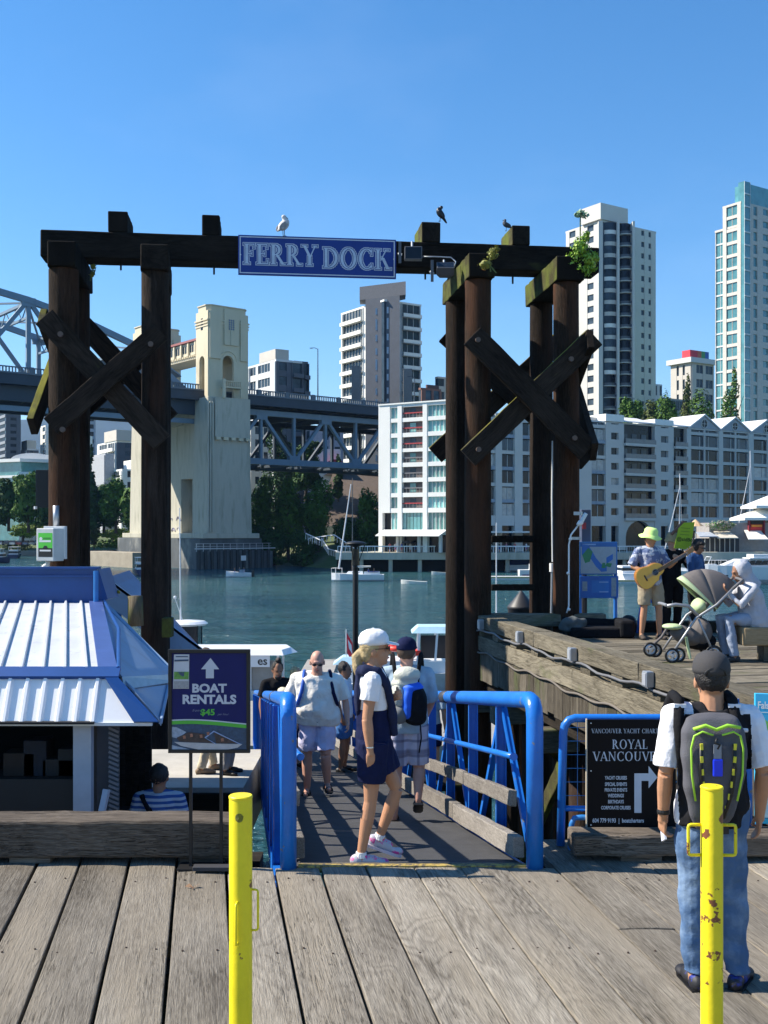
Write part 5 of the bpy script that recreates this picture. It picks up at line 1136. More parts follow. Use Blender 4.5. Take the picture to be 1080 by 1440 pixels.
MB().loft([[B(TT-4.2, n, ZD-6.2), B(TT+4.2, n, ZD-6.2), B(TT+3.8, n, ZD-3.2), B(TT-3.8, n, ZD-3.2)] for n in (-.4, -WB)]).build('bearing_shelf', CONC, pw)
def pb(name, t0, t1, n0_, n1_, z0, z1, m, bv=.08): return MB().loft([[B(TT+t0, n0_, z), B(TT+t1, n0_, z), B(TT+t1, n1_, z), B(TT+t0, n1_, z)] for z in (z0, z1)]).build(name, m, pw, bevel=bv)
pb('base_slab', -6.2, 6.2, -WB-6, 4.7, PZ(757, 207), PZ(750, 207), CONC); pb('base_block', -6.8, 6.9, -WB-7, 4.4, WZ-1, PZ(757.3, 207), CONCD)
pb('fender_wall', -8.4, 8.4, 4.9, 6.0, WZ-1, PZ(775, 205), CONCD, .05)
pb('water_pipe', -8.8, 8.8, 6.05, 6.3, PZ(771.5, 205), PZ(770.3, 205), GRYW, 0)
for i in range(12): pb('fender_post', -8.2+i*1.38, -7.7+i*1.38, 6.01, 6.45, WZ-1, PZ(773, 205), mat('fender_dark', (.045, .045, .045), .8), 0)
mb = MB()
for i in range(12): mb.loft([[B(TT-8.2+i*1.45, 5.5, z), B(TT-8.1+i*1.45, 5.5, z), B(TT-8.1+i*1.45, 5.6, z), B(TT-8.2+i*1.45, 5.6, z)] for z in (PZ(775, 205), PZ(764, 205))])
for z in (PZ(764, 205), PZ(768, 205)): mb.bar(B(TT-8.3, 5.55, z), B(TT+8.3, 5.55, z), .08, .08)
mb.build('catwalk_rail', GALV, pw)
pb('white_notice', .9, 2.0, 6.46, 6.52, PZ(788, 205), PZ(781, 205), WHITEP, 0); pb('left_footing', -13.5, -9.6, -WB-7, -10, WZ-1, PZ(776, 215), mat('old_stone', (.30, .26, .20), .9, var=.2, vs=.5))
GR = mat('graffiti_tag', (.10, .10, .22), .7, var=.9, vs=1.4, c2=(.55, .5, .55), c2s=1.2, c2t=(.45, .5)); GR2 = mat('graffiti_black', (.01, .01, .012), .7)
rn = random.Random(5)
def scribble(name, t_, n0_, n1_, z0, z1, m, cnt, r=.07):
 mb = MB()
 for i in range(cnt):
  c = rn.uniform(n0_, n1_); z = rn.uniform(z0, z1); mb.tube([B(TT+t_, c+.5*math.cos(a*.9+i), z+.35*math.sin(a*1.3+i*2)) for a in range(6)], r, 4)
 mb.build(name, m, pw)
scribble('graffiti', -3.66, -1.0, -4.0, WZ+7, WZ+9.6, GR, 9); scribble('graffiti', -3.66, -9.2, -13, WZ+7, WZ+9.8, GR, 8); scribble('graffiti', -.56, -5.0, -8.2, WZ+10, WZ+12.0, GR2, 8, .12)
# ================================================================ city buildings
ED1 = Vector((.8346, .5508, 0)); ED2 = Vector((-.55, .835, 0)).normalized()
def along(C, d, px): k_ = (px-540)/FP; return (k_*C.y-C.x)/(d.x-k_*d.y)
def facade(th, O, d, L, z0, z1, nf, cols, wall, sp=None, proud=.35, spf=.42, pane=False, glass=GLASS, rail=None, mull=None, bal_out=1.2):
 """O start, d along the wall, outward normal to its right-hand/front side; cols: (from, to, kind)"""
 N_ = Vector((d.y, -d.x, 0)); N_ = N_ if N_.y < 0 else -N_
 up = Vector((0, 0, 1)); fh = (z1-z0)/nf; sp = sp or wall
 def slab(mb, a, b_, z_0, z_1, o0, o1): mb.loft([[O+d*a+N_*o0+up*z, O+d*b_+N_*o0+up*z, O+d*b_+N_*o1+up*z, O+d*a+N_*o1+up*z] for z in (z_0, z_1)])
 for (a, b_, kd) in cols:
  a, b_ = a*L, b_*L; w = b_-a
  if kd == 's': mb = MB(); slab(mb, a, b_, z0, z1, 0, proud); mb.build('wall_panel', wall, th)
  elif kd[0] == 'w':
   mb = MB(); f = float(kd[1:]) if len(kd) > 1 else spf
   for k in range(nf): slab(mb, a, b_, z0+k*fh, z0+k*fh+fh*f, 0, proud-.08)
   n = max(1, int(w/1.6))
   for j in range(1, n): slab(mb, a+w*j/n-.06, a+w*j/n+.06, z0, z1, .001, .12)
   o = mb.build('spandrel_grid', sp, th); tag(o, kind='stuff')
   if pane:
    for k in range(nf):
     mb = MB(); slab(mb, a+.02, b_-.02, z0+k*fh+fh*f+.02, z0+(k+1)*fh-.02, .002, .04); mb.build('window', glass, th)
  elif kd[0] == 'b':
   for k in range(nf):
    mb = MB(); z = z0+k*fh; slab(mb, a, b_, z-.12, z+.15, 0, proud+bal_out); bo = mb.build('balcony', sp, th)
    mb = MB(); slab(mb, a, b_, z+.15, z+1.05, proud+bal_out-.1, proud+bal_out); mb.build('railing', rail or sp, bo) if w > 4 else mb.build('railing', rail or sp, th)
   mb = MB(); slab(mb, a-.12, a+.12, z0, z1, 0, proud+.3); slab(mb, b_-.12, b_+.12, z0, z1, 0, proud+.3)
   n = max(1, int(w/1.8))
   for j in range(1, n): slab(mb, a+w*j/n-.07, a+w*j/n+.07, z0, z1, .001, .15)
   mb.build('balcony_fin', wall, th)
  elif kd == 'g':
   mb = MB()
   for k in range(nf): slab(mb, a, b_, z0+k*fh-.1, z0+k*fh+.28, 0, .2)
   n = max(1, int(w/1.3))
   for j in range(n+1): slab(mb, a+w*j/n-.05, a+w*j/n+.05, z0, z1, .001, .10)
   tag(mb.build('curtain_wall_grid', sp, th), kind='stuff')
def core(th, C, d1, l1, d2, l2, z0, z1, m, cap=None, ct=.6, inset=0.0):
 q = [C, C+d1*l1, C+d1*l1+d2*l2, C+d2*l2]; up = Vector((0, 0, 1))
 MB().loft([[p+up*z0 for p in q], [p+up*z1 for p in q]]).build('glazing', m, th)
 if cap:
  c = sum(q, Vector())/4; MB().loft([[c+(p-c)*1.03+up*z1 for p in q], [c+(p-c)*1.03+up*(z1+ct) for p in q]]).build('roof_slab', cap, th)
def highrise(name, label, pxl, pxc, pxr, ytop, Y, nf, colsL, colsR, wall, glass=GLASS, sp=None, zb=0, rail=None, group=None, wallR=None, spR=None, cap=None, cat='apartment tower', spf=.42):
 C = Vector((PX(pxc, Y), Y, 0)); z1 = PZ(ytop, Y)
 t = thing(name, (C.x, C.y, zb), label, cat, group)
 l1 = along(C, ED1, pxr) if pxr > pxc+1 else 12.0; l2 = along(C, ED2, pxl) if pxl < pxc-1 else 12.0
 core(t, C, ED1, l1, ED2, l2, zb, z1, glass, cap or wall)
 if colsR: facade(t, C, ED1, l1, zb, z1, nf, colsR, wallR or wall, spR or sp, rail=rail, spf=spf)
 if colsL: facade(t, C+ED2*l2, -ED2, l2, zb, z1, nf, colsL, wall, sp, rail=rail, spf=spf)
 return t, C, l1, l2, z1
def topbox(t, C, l1, l2, z1, a0, a1, b0, b1, h, m, name='penthouse'):
 q = [C+ED1*l1*a+ED2*l2*b for a, b in ((a0, b0), (a1, b0), (a1, b1), (a0, b1))]; MB().loft([[p+Vector((0, 0, z1+.6)) for p in q], [p+Vector((0, 0, z1+h)) for p in q]]).build(name, m, t)
# tower with white balcony bands and a dark core
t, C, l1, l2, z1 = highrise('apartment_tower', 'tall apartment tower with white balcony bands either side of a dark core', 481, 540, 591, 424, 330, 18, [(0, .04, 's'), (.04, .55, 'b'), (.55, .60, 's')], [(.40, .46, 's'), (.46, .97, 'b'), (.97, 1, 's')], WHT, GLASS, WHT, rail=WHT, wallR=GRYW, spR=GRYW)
dn = Vector((-.0, -1, 0)); q = [C+ED2*l2*.42, C+ED2*l2*.42+dn*5, C+ED1*l1*.42+dn*5, C+ED1*l1*.42, C+ED1*l1*.3+ED2*l2*.3]
MB().loft([[p for p in q], [p+Vector((0, 0, z1+1.5)) for p in q]]).build('dark_core', DGRY, t)
q2 = [p+(p-(q[1]+q[2])/2)*.35 for p in q]; MB().loft([[p+Vector((0, 0, z1+1.5)) for p in q2], [p+Vector((0, 0, z1+5.6)) for p in q2]]).build('roof_crown', mat('crown_grey', (.10, .105, .12), .7), t)
for k in range(17):
 for a in (.33, .66):
  c = q[1].lerp(q[2], a); MB().cbox(c+Vector((0, -.05, 4+k*4.15)), (.7, .12, 2.0 if k % 3 else 3.4)).build('slit_window', mat('pale_glass', (.35, .42, .5), .2), t)
for pxa, pxb, yy in ((495, 508, 518), (567, 579, 522)): MB().box((PX(pxa, 326), 321, 0), (PX(pxb, 326), 325, PZ(yy, 326))).build('stair_panel', mat('stair_grey', (.17, .165, .16), .8), t)
# grey block left of it
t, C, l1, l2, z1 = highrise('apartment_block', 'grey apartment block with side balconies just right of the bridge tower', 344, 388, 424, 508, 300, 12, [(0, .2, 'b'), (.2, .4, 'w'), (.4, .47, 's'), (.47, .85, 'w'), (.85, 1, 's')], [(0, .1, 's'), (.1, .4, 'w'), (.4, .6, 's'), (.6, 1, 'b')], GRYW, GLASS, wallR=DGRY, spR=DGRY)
topbox(t, C, l1, l2, z1, -.02, .5, .0, .5, 3.5, BEIGE)
highrise('apartment_block', 'lower dark apartment wing with balconies beside the grey block', 410, 414, 433, 510, 306, 11, None, [(0, .3, 'b'), (.3, .6, 's'), (.6, 1, 'b')], DGRY, GLASS)
# small red brick top and pale block
t, C, l1, l2, z1 = highrise('brick_building', 'small reddish brick building top behind the white apartment block', 589, 592, 620, 548, 300, 9, None, [(0, .2, 's'), (.2, .5, 'w'), (.5, .6, 's'), (.6, .9, 'w'), (.9, 1, 's')], BRICK)
topbox(t, C, l1, l2, z1, .3, .9, 0, .6, 1.6, mat('brick_top', (.10, .05, .045), .8))
highrise('pale_building', 'sliver of a pale beige tower left of the second gantry bent', 612, 616, 632, 532, 340, 12, None, [(0, .5, 'w'), (.5, 1, 's')], BEIGE)
# round fronted concrete tower on the right
t, C, l1, l2, z1 = highrise('concrete_tower', 'tall grey concrete tower with a rounded balcony bay behind the right pile', 797, 846, 921, 312, 325, 27, [(0, .1, 's'), (.1, .28, 'w.45'), (.28, .62, 's'), (.62, .80, 'w.45'), (.80, 1, 's')], [(.52, .72, 's'), (.72, .78, 'w.55'), (.78, .86, 's'), (.86, .91, 'w.55'), (.91, 1, 's')], mat('tower_grey', (.56, .54, .49), .8, var=.07, vs=.2), GLASS)
topbox(t, C, l1, l2, z1, -.05, .45, -.05, .5, 5.5, mat('tower_grey', (.56, .54, .49), .8)); fh = z1/27
TGY = mat('tower_grey', (.56, .54, .49), .8)
for half, a0, a1, px0, px1 in (('left', R(200), R(262), 847, 869), ('right', R(278), R(340), 871, 891)):
 for k in range(27):
  cx, cy = C.x+(PX((px0+px1)/2, 325)-C.x), 328.0; rr = (px1-px0)*325/FP/2+.6; z = k*fh
  ring = lambda r_, zz: [(cx+r_*math.cos(R(180+180*i/9)), cy+r_*1.0*math.sin(R(180+180*i/9)), zz) for i in range(10)]
  if half == 'left' and k > 13: MB().loft([ring(rr, z), ring(rr, z+1.2)]).build('bay_spandrel', WHT if k % 4 == 2 else TGY, t); MB().loft([ring(rr-.15, z+1.2), ring(rr-.15, z+fh)]).build('bay_window', GLASS, t)
  else:
   bo = MB().loft([ring(rr+.2, z-.1), ring(rr+.2, z+.15)]).build('balcony', TGY, t); MB().loft([ring(rr+.2, z+.15), ring(rr+.2, z+.95)]).build('railing', mat('smoke_rail', (.06, .07, .085), .3), bo)
 MB().loft([ring(rr-1.0, 0), ring(rr-1.0, z1)]).build('bay_core', GLASSD, t)
for pa, pb_ in ((842, 848), (868.5, 871.5), (890, 893)): MB().box((PX(pa, 324), 324.2, 0), (PX(pb_, 324), 328, z1)).build('bay_pier', TGY, t)
# beige block with the red and blue roof box
t, C, l1, l2, z1 = highrise('beige_tower', 'beige tower with a red and blue box on its flat roof', 944, 972, 1003, 512, 400, 12, [(0, .12, 's'), (.12, .3, 's'), (.3, .42, 'w.3'), (.42, .60, 's'), (.60, .72, 'w.3'), (.72, 1, 's')], [(.0, .2, 's'), (.2, .5, 'w'), (.5, .62, 's'), (.62, .95, 'w'), (.95, 1, 's')], BEIGE)
q = [C+ED1*l1*a+ED2*l2*b for a, b in ((-.12, -.12), (1.05, -.12), (1.05, 1.12), (-.12, 1.12))]; MB().loft([[p+Vector((0, 0, z1+.61)) for p in q], [p+Vector((0, 0, z1+2.5)) for p in q]]).build('overhanging_roof', GRYW, t)
for i, cc in enumerate(((.62, .03, .05), (.62, .03, .05), (.55, .12, .05), (.06, .30, .10), (.03, .12, .40))):
 a = -.05+i*.17; topbox(t, C, l1, l2, z1+1.95, a, a+.168, 0.0, .4, 3.4, mat('roof_panel_%d' % i, cc, .6), 'coloured_panel')
highrise('grey_block', 'low grey block between the concrete tower and the beige tower', 916, 920, 931, 542, 380, 9, None, [(0, .3, 'w'), (.3, .6, 's'), (.6, 1, 'w')], GRYW)
highrise('grey_block', 'flat grey roofline in front of the beige tower', 930, 934, 965, 562, 330, 8, None, [(0, .15, 's'), (.15, .85, 'w'), (.85, 1, 's')], mat('mid_grey', (.25, .25, .26), .8))
# glass tower at the right edge
WF = mat('window_frame_white', (.62, .64, .62), .5)
t, C, l1, l2, z1 = highrise('glass_tower', 'tall teal glass tower with beige piers at the right edge', 1007, 1042, 1125, 318, 290, 24, [(0, .02, 's'), (.02, .70, 'g'), (.74, 1, 'w.35')], [(0, .1, 's')], mat('tower_beige', (.56, .52, .46), .8), GLASST, WF)
topbox(t, C, l1, l2, z1, .0, 1, .0, .72, .9, WF, 'roof_edge')
C2 = C-ED1*0+Vector((0, -.5, 0)); th = t; za = PZ(287, 290); lr = along(C2, ED1, 1120)
core(th, C2, ED1, lr, ED2, 6, 0, za, GLASST, mat('tower_beige', (.56, .52, .46), .8))
facade(th, C2, ED1, lr, 0, za, 26, [(.0, .03, 's'), (.03, .12, 'w.25'), (.12, .19, 's'), (.19, .26, 'w.3'), (.26, .36, 's'), (.36, .46, 'w.5'), (.46, .56, 's'), (.56, .70, 'w.5'), (.70, .8, 's'), (.8, 1, 'w.5')], mat('tower_beige', (.56, .52, .46), .8), mat('tower_beige', (.56, .52, .46), .8))
facade(th, C2+ED2*6, -ED2, 6, 0, za, 26, [(0, .2, 's'), (.2, .8, 'w.25'), (.8, 1, 's')], mat('tower_beige', (.56, .52, .46), .8))
C3 = C2+ED1*lr*.02+Vector((0, -1.3, 0)); l3 = 2.4; q = [C3, C3+ED1*l3, C3+ED1*l3+ED2*2, C3+ED2*2]; zq = PZ(257, 290)
MB().loft([q, [p+Vector((0, 0, zq)) for p in q]]).build('glass_fin', GLASST, th)
facade(th, C3, ED1, l3, 0, zq, 28, [(0, 1, 'g')], WF, WF)
q = [C3+ED1*2.4+ED2*1, C3+ED1*lr+ED2*1, C3+ED1*lr+ED2*5, C3+ED1*2.4+ED2*5]; MB().loft([[p+Vector((0, 0, za+.6)) for p in q], [p+Vector((0, 0, zq)) for p in q]]).build('glass_crown', GLASST, th)
# ---------------------------------------------------------------- white waterside block: lit left face, shaded right wing
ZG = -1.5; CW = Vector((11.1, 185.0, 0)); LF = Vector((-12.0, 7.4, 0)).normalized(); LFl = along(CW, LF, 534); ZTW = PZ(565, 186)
wb = thing('white_apartment_block', (5, 190, ZG), 'white eight storey waterside apartment block with red edged balconies', 'apartment block')
def wcore(th, O, d, L, z0, z1, m, back=9): n_ = Vector((-d.y, d.x, 0)); n_ = n_ if n_.y > 0 else -n_; MB().loft([[O+n_*.0, O+d*L, O+d*L+n_*back, O+n_*back], [p+Vector((0, 0, z1-z0)) for p in (O, O+d*L, O+d*L+n_*back, O+n_*back)]]).build('glazing', m, th)
CWl = CW+LF*LFl; N_l = Vector((-.525, -.851, 0))
n_ = -Vector((LF.y, -LF.x, 0)).normalized(); n_ = n_ if n_.y > 0 else -n_
zz = lambda py: PZ(py, 189)
q = [CWl+n_*.6, CW+n_*.6, CW+n_*10+ED1*2, CWl+n_*10]
MB().loft([[p+Vector((0, 0, ZG)) for p in q], [p+Vector((0, 0, ZTW-.2)) for p in q]]).build('glazing', GLASSD, wb)
fx = lambda px: (LFl-along(CW, LF, px))/LFl
rowsW = [(568, 572), (587.5, 593), (608.5, 614.5), (630.5, 635.5), (650.5, 656.5), (672, 678), (693, 699), (714.5, 721), (745, 752)]      # spandrel bands
bandz = [zz(a) for a, b in rowsW] ; U = -LF; up = Vector((0, 0, 1))
def wslab(px0, px1, za_, zb_2, o0, o1, name, m, parent=wb):
 a, b_ = fx(px0)*LFl, fx(px1)*LFl; return MB().loft([[CWl+U*a+N_l*o0+up*z, CWl+U*b_+N_l*o0+up*z, CWl+U*b_+N_l*o1+up*z, CWl+U*a+N_l*o1+up*z] for z in (za_, zb_2)]).build(name, m, parent)
for a, b_ in ((533.5, 549.5), (560, 566), (595.5, 601.5), (629, 636)): wslab(a, b_, ZG if a != 533.5 else zz(721), ZTW, -.62, .3, 'wall_pier', WHT)
wslab(533.5, 539, ZG, zz(721), -.62, .3, 'corner_pier', WHT)
for (a, b_) in rowsW:
 for x0, x1 in ((549.6, 559.9), (566.1, 595.4), (601.6, 628.9)): wslab(x0, x1, zz(b_), zz(a) if a > 568 else ZTW, -.62, .22, 'spandrel', WHT)
wslab(533.5, 636, ZTW, ZTW+.25, -6, .45, 'parapet', WHT)
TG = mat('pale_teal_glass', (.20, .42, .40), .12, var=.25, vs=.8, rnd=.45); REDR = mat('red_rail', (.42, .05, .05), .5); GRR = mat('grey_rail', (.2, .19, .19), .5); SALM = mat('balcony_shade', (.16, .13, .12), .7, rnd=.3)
for i in range(len(rowsW)-1):
 zt2, zb2 = zz(rowsW[i][1]), zz(rowsW[i+1][0])
 for x0, x1, nm in ((549.8, 559.8, 2), (601.8, 628.8, 5)):
  w = wslab(x0, x1, zb2+.03, zt2-.03, -.3, -.24, 'window', TG);
  for j in range(nm+1): xx = x0+(x1-x0)*j/nm; wslab(xx-.25, xx+.25, zb2, zt2, -.24, -.12, 'mullion', WHT, w)
 if i < 7:
  b0 = wslab(566.2, 595.3, zb2+.02, zt2-.02, -.55, -.5, 'balcony', SALM); wslab(566.3, 595.2, zb2+.75, zb2+.95, -.1, .05, 'handrail', REDR if i in (0, 1, 2, 6) else GRR, b0)
  for j in range(7): wslab(566.5+j*4.7, 567.0+j*4.7, zb2, zb2+.8, -.05, .03, 'rail_bar', GRR, b0)
  wslab(575, 583, zb2+.1, zt2-.2, -.5, -.44, 'balcony_door', TG if i % 2 else GLASS, b0)
 else:
  for j in range(6): wslab(566.5+j*4.9, 570.8+j*4.9, zb2, zt2, -.2, -.15, 'tall_window', GLASST, wb)
wslab(540, 549, zz(750), zz(722), -.62, -.5, 'stair_glass', GLASSD)
# awning, restaurant terrace
AWN = mat('awning_white', (.62, .62, .60), .8)
MB().prism([CWl+U*fx(541)*LFl+N_l*.3+up*zz(746), CWl+U*LFl*1.0+N_l*.3+up*zz(746), CWl+U*LFl*1.0+N_l*3.2+up*zz(754), CWl+U*fx(541)*LFl+N_l*3.2+up*zz(754)], (0, 0, 0), (0, 0, .15)).build('awning', AWN, wb)
for px in (560, 590, 620): wslab(px, px+3.5, ZG, zz(752), .3, .8, 'column', GRYW)
# right wing in shade
wg = thing('waterside_apartment_wing', (45, 208, ZG), 'long pale apartment wing with gabled roofs and recessed balconies', 'apartment block')
NW = Vector((ED1.y, -ED1.x, 0)); LW = along(CW, ED1, 1120)
def s_(px): return along(CW, ED1, px)
def ws(px0, px1, z0, z1, o0, o1, name, m, parent=wg): a, b_ = s_(px0), s_(px1); return MB().loft([[CW+ED1*a+NW*o0+up*z, CW+ED1*b_+NW*o0+up*z, CW+ED1*b_+NW*o1+up*z, CW+ED1*a+NW*o1+up*z] for z in (z0, z1)]).build(name, m, parent)
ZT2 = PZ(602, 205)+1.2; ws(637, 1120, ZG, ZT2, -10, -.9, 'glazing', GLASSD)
ws(637, 1120, ZT2, ZT2+.3, -10, -.5, 'flat_roof', GRYW)
nfl = 8; zg1 = 4.4; fz = [zg1+(ZT2-.3-zg1)*k/6.3 for k in range(7)]
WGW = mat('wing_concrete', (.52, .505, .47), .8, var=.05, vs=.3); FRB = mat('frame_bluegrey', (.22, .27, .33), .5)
CURT = mat('curtained_glass', (.30, .31, .31), .25, var=.35, vs=1.5, rnd=.3); WRN = random.Random(4)
def wing_win(px0, px1, k, m=GLASS, mullions=2):
 m = WRN.choice((GLASS, GLASS, GLASSD, GLASSD, CURT))
 z0, z1 = fz[k]+.62, (fz[k+1] if k < 6 else ZT2)-.2
 w = ws(px0+.2, px1-.2, z0, z1, -.5, -.42, 'window', m)
 for j in range(mullions+1): xx = px0+.6+(px1-px0-1.2)*j/mullions; ws(xx-.3, xx+.3, z0, z1, -.42, -.32, 'mullion', WGW, w)
bays = [(637, 650, 'p'), (650, 664, 'w'), (664, 676, 'p'), (676, 697, 'w'), (697, 706, 'p'), (706, 724, 'w'), (724, 735, 'p'), (735, 756, 'w'), (756, 766, 'p'), (766, 786, 'w'), (786, 796, 'p'), (796, 815, 'w'), (815, 826, 'p'),
  (832, 852, 'w'), (852, 859.5, 'p'), (859.5, 870, 'n'), (870, 877.5, 'p'), (877.5, 921, 'b'), (921, 929.5, 'p'), (929.5, 940, 'n'), (940, 947.5, 'p'), (947.5, 966, 'b'), (966, 972, 'p'), (972, 1011, 'h'), (1011, 1017, 'p'), (1017, 1053, 'h'), (1053, 1060, 'p'), (1060, 1100, 'h'), (1100, 1120, 'p')]
ws(826, 832, ZG, ZT2, -.9, 0, 'wall_pier', WGW)
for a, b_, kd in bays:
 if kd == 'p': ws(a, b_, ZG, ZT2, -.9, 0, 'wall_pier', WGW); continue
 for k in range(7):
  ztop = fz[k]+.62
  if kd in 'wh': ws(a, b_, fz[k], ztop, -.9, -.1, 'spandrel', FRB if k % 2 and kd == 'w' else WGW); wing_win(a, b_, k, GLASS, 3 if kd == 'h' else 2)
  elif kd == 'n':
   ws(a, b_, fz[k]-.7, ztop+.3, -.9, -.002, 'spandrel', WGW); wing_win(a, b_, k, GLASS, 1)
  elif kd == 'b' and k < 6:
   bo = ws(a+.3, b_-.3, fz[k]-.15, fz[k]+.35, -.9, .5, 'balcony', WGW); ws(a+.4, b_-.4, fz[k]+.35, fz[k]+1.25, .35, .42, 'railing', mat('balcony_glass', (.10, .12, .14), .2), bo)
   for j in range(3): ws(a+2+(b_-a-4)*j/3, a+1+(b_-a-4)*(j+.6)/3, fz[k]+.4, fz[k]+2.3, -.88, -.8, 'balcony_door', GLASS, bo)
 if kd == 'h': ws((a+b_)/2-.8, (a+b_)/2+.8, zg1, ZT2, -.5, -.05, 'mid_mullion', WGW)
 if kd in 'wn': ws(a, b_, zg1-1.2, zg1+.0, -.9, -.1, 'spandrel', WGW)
# towers that rise past the roof, sloped roofs and gables
ws(852, 877.5, ZT2+.3, PZ(581, 205), -6, -.0, 'parapet_block', WHT); ws(815, 852, ZT2+.3, PZ(583, 203), -7, -2.5, 'parapet_block', WGW)
ws(921, 947.5, ZT2+.3, PZ(588, 212), -6, -.0, 'parapet_block', WHT)
ROOFW = mat('white_roof', (.66, .66, .66), .7, var=.06, vs=.6)
def slope(px0, px1, z0, z1, b0, b1, name='sloped_roof'): MB().prism([CW+ED1*s_(px0)+NW*b0+up*z0, CW+ED1*s_(px1)+NW*b0+up*z0, CW+ED1*s_(px1)+NW*b1+up*z1, CW+ED1*s_(px0)+NW*b1+up*z1], (0, 0, 0), (0, 0, .25)).build(name, ROOFW, wg)
slope(877.5, 921, ZT2+.3, PZ(586, 212), .2, -5)
for a, m_, b_ in ((948, 0, 972), ): slope(a, b_, ZT2+.3, PZ(592, 216), .1, -4)
for px0, pxm, px1 in ((970, 992, 1014), (1014, 1035, 1057), (1057, 1079, 1101)):
 zp = ZT2+2.9
 tri = [CW+ED1*s_(px0+1)+up*(ZT2+.3), CW+ED1*s_(px1-1)+up*(ZT2+.3), CW+ED1*s_(pxm)+up*zp]; g = MB().prism(tri, NW*-.3, NW*-.9).build('gable', mat('gable_grey', (.36, .38, .41), .8), wg)
 for a, b_, off in ((px0-1, pxm, 0), (px1+1, pxm, 0)):
  p0, p1 = CW+ED1*s_(a)+up*(ZT2+.1), CW+ED1*s_(b_)+up*(zp+.15); MB().prism([p0, p1, p1-NW*9, p0-NW*9], (0, 0, 0), (0, 0, .3)).build('gable_roof', ROOFW, wg)
 c = CW+ED1*s_(pxm)+up*(ZT2+1.3); mb = MB(); mb.tube([c+ED1*(.95*math.cos(R(a)))+up*(.95*math.sin(R(a)))-NW*.25 for a in range(0, 361, 30)], .12, 5); mb.bar(c-ED1*.9-NW*.25, c+ED1*.9-NW*.25, .1, .1); mb.bar(c-up*.9-NW*.25, c+up*.9-NW*.25, .1, .1); mb.build('round_window_frame', WGW, wg)
 mb = MB(); mb.loft([[c+ED1*(.9*math.cos(R(a)))+up*(.9*math.sin(R(a)))-NW*o for a in range(0, 360, 30)] for o in (.31, .29)]); mb.build('round_window', GLASSD, wg)
# big archway and ground arcade
aw = [(-.5, ZG)]; a0, a1 = s_(877.5), s_(921); wA = a1-a0
pts = [(a0, ZG), (a0+.6, ZG)]+[(a0+wA/2-(wA/2-.6)*math.cos(math.pi*i/10), 1.0+3.2*math.sin(math.pi*i/10)) for i in range(11)]+[(a1-.6, ZG), (a1, ZG), (a1, fz[0]-.16), (a0, fz[0]-.16)]
MB().prism([CW+ED1*a+up*z for a, z in pts], NW*-.9, NW*-.1).build('archway', WGW, wg)
for px0, px1 in ((972, 1050),):
 a0, a1 = s_(px0), s_(px1); wA = a1-a0; pts = [(a0, 2.2)]+[(a0+wA/2-(wA/2)*math.cos(math.pi*i/10), 2.2+1.8*math.sin(math.pi*i/10)) for i in range(11)]+[(a1, 2.2), (a1, 4.6), (a0, 4.6)]
 MB().prism([CW+ED1*a+up*z for a, z in pts], NW*.1, NW*.9).build('arcade_beam', WGW, wg)
ws(637, 800, 1.9, 2.2, -.2, 3.2, 'terrace_canopy', AWN)
# ================================================================ left-shore buildings
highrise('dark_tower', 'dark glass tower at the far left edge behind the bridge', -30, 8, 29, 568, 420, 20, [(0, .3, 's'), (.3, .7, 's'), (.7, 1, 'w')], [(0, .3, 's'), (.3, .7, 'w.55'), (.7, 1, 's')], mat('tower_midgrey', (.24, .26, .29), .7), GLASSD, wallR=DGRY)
t, C, l1, l2, z1 = highrise('grey_block', 'small grey flat with a rooftop box near the left edge', 28, 38, 54, 633, 430, 10, [(0, .2, 's'), (.2, .9, 'b'), (.9, 1, 's')], [(0, .2, 's'), (.2, .5, 'w'), (.5, 1, 's')], GRYW, GLASS, wallR=DGRY); topbox(t, C, l1, l2, z1, 0, .8, 0, .8, 4, BEIGE)
highrise('white_tower', 'narrow white tower just left of the first pile', 58, 64, 74, 600, 440, 14, [(0, .5, 's'), (.5, 1, 'w')], [(0, .4, 's'), (.4, .8, 'w'), (.8, 1, 's')], WHT)
t, C, l1, l2, z1 = highrise('white_tower', 'grey blue tower with a white lower block between the left piles', 112, 122, 134, 586, 430, 16, [(0, .2, 's'), (.2, .8, 'w'), (.8, 1, 's')], [(0, .3, 's'), (.3, .8, 'w'), (.8, 1, 's')], mat('tower_bluegrey', (.30, .34, .40), .7))
MB().box((PX(116, 425), 415, 0), (PX(131, 425), 424, PZ(614, 425))).build('white_block', WHT, t)
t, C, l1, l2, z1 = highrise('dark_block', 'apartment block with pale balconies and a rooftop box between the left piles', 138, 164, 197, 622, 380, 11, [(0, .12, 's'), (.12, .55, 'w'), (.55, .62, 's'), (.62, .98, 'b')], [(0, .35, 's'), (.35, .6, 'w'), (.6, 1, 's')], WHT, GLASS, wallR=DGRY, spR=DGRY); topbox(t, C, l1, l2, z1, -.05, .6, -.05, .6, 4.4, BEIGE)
highrise('grey_block', 'plain grey concrete block with a blank side wall between the left piles', 126, 148, 160, 640, 350, 8, [(0, .9, 's'), (.9, 1, 's')], [(0, 1, 's')], mat('plain_grey', (.36, .37, .39), .85))
t, C, l1, l2, z1 = highrise('white_block', 'low white terraced block beneath the dark balcony block', 158, 172, 205, 662, 345, 6, [(0, .2, 's'), (.2, .8, 'w'), (.8, 1, 's')], [(0, .2, 's'), (.2, .5, 'w'), (.5, .6, 's'), (.6, 1, 'w')], WHT); topbox(t, C, l1, l2, z1, .4, .9, 0, .8, 3.6, WHT)
t = thing('curved_glass_building', (-100, 300, 0), 'low building with a curved white roof and teal glass at the left', 'building')
mb = MB(); arc_ = [(PX(x_, 300+abs(x_-30)*.1), 300+abs(x_-30)*.12) for x_ in range(-40, 81, 10)]
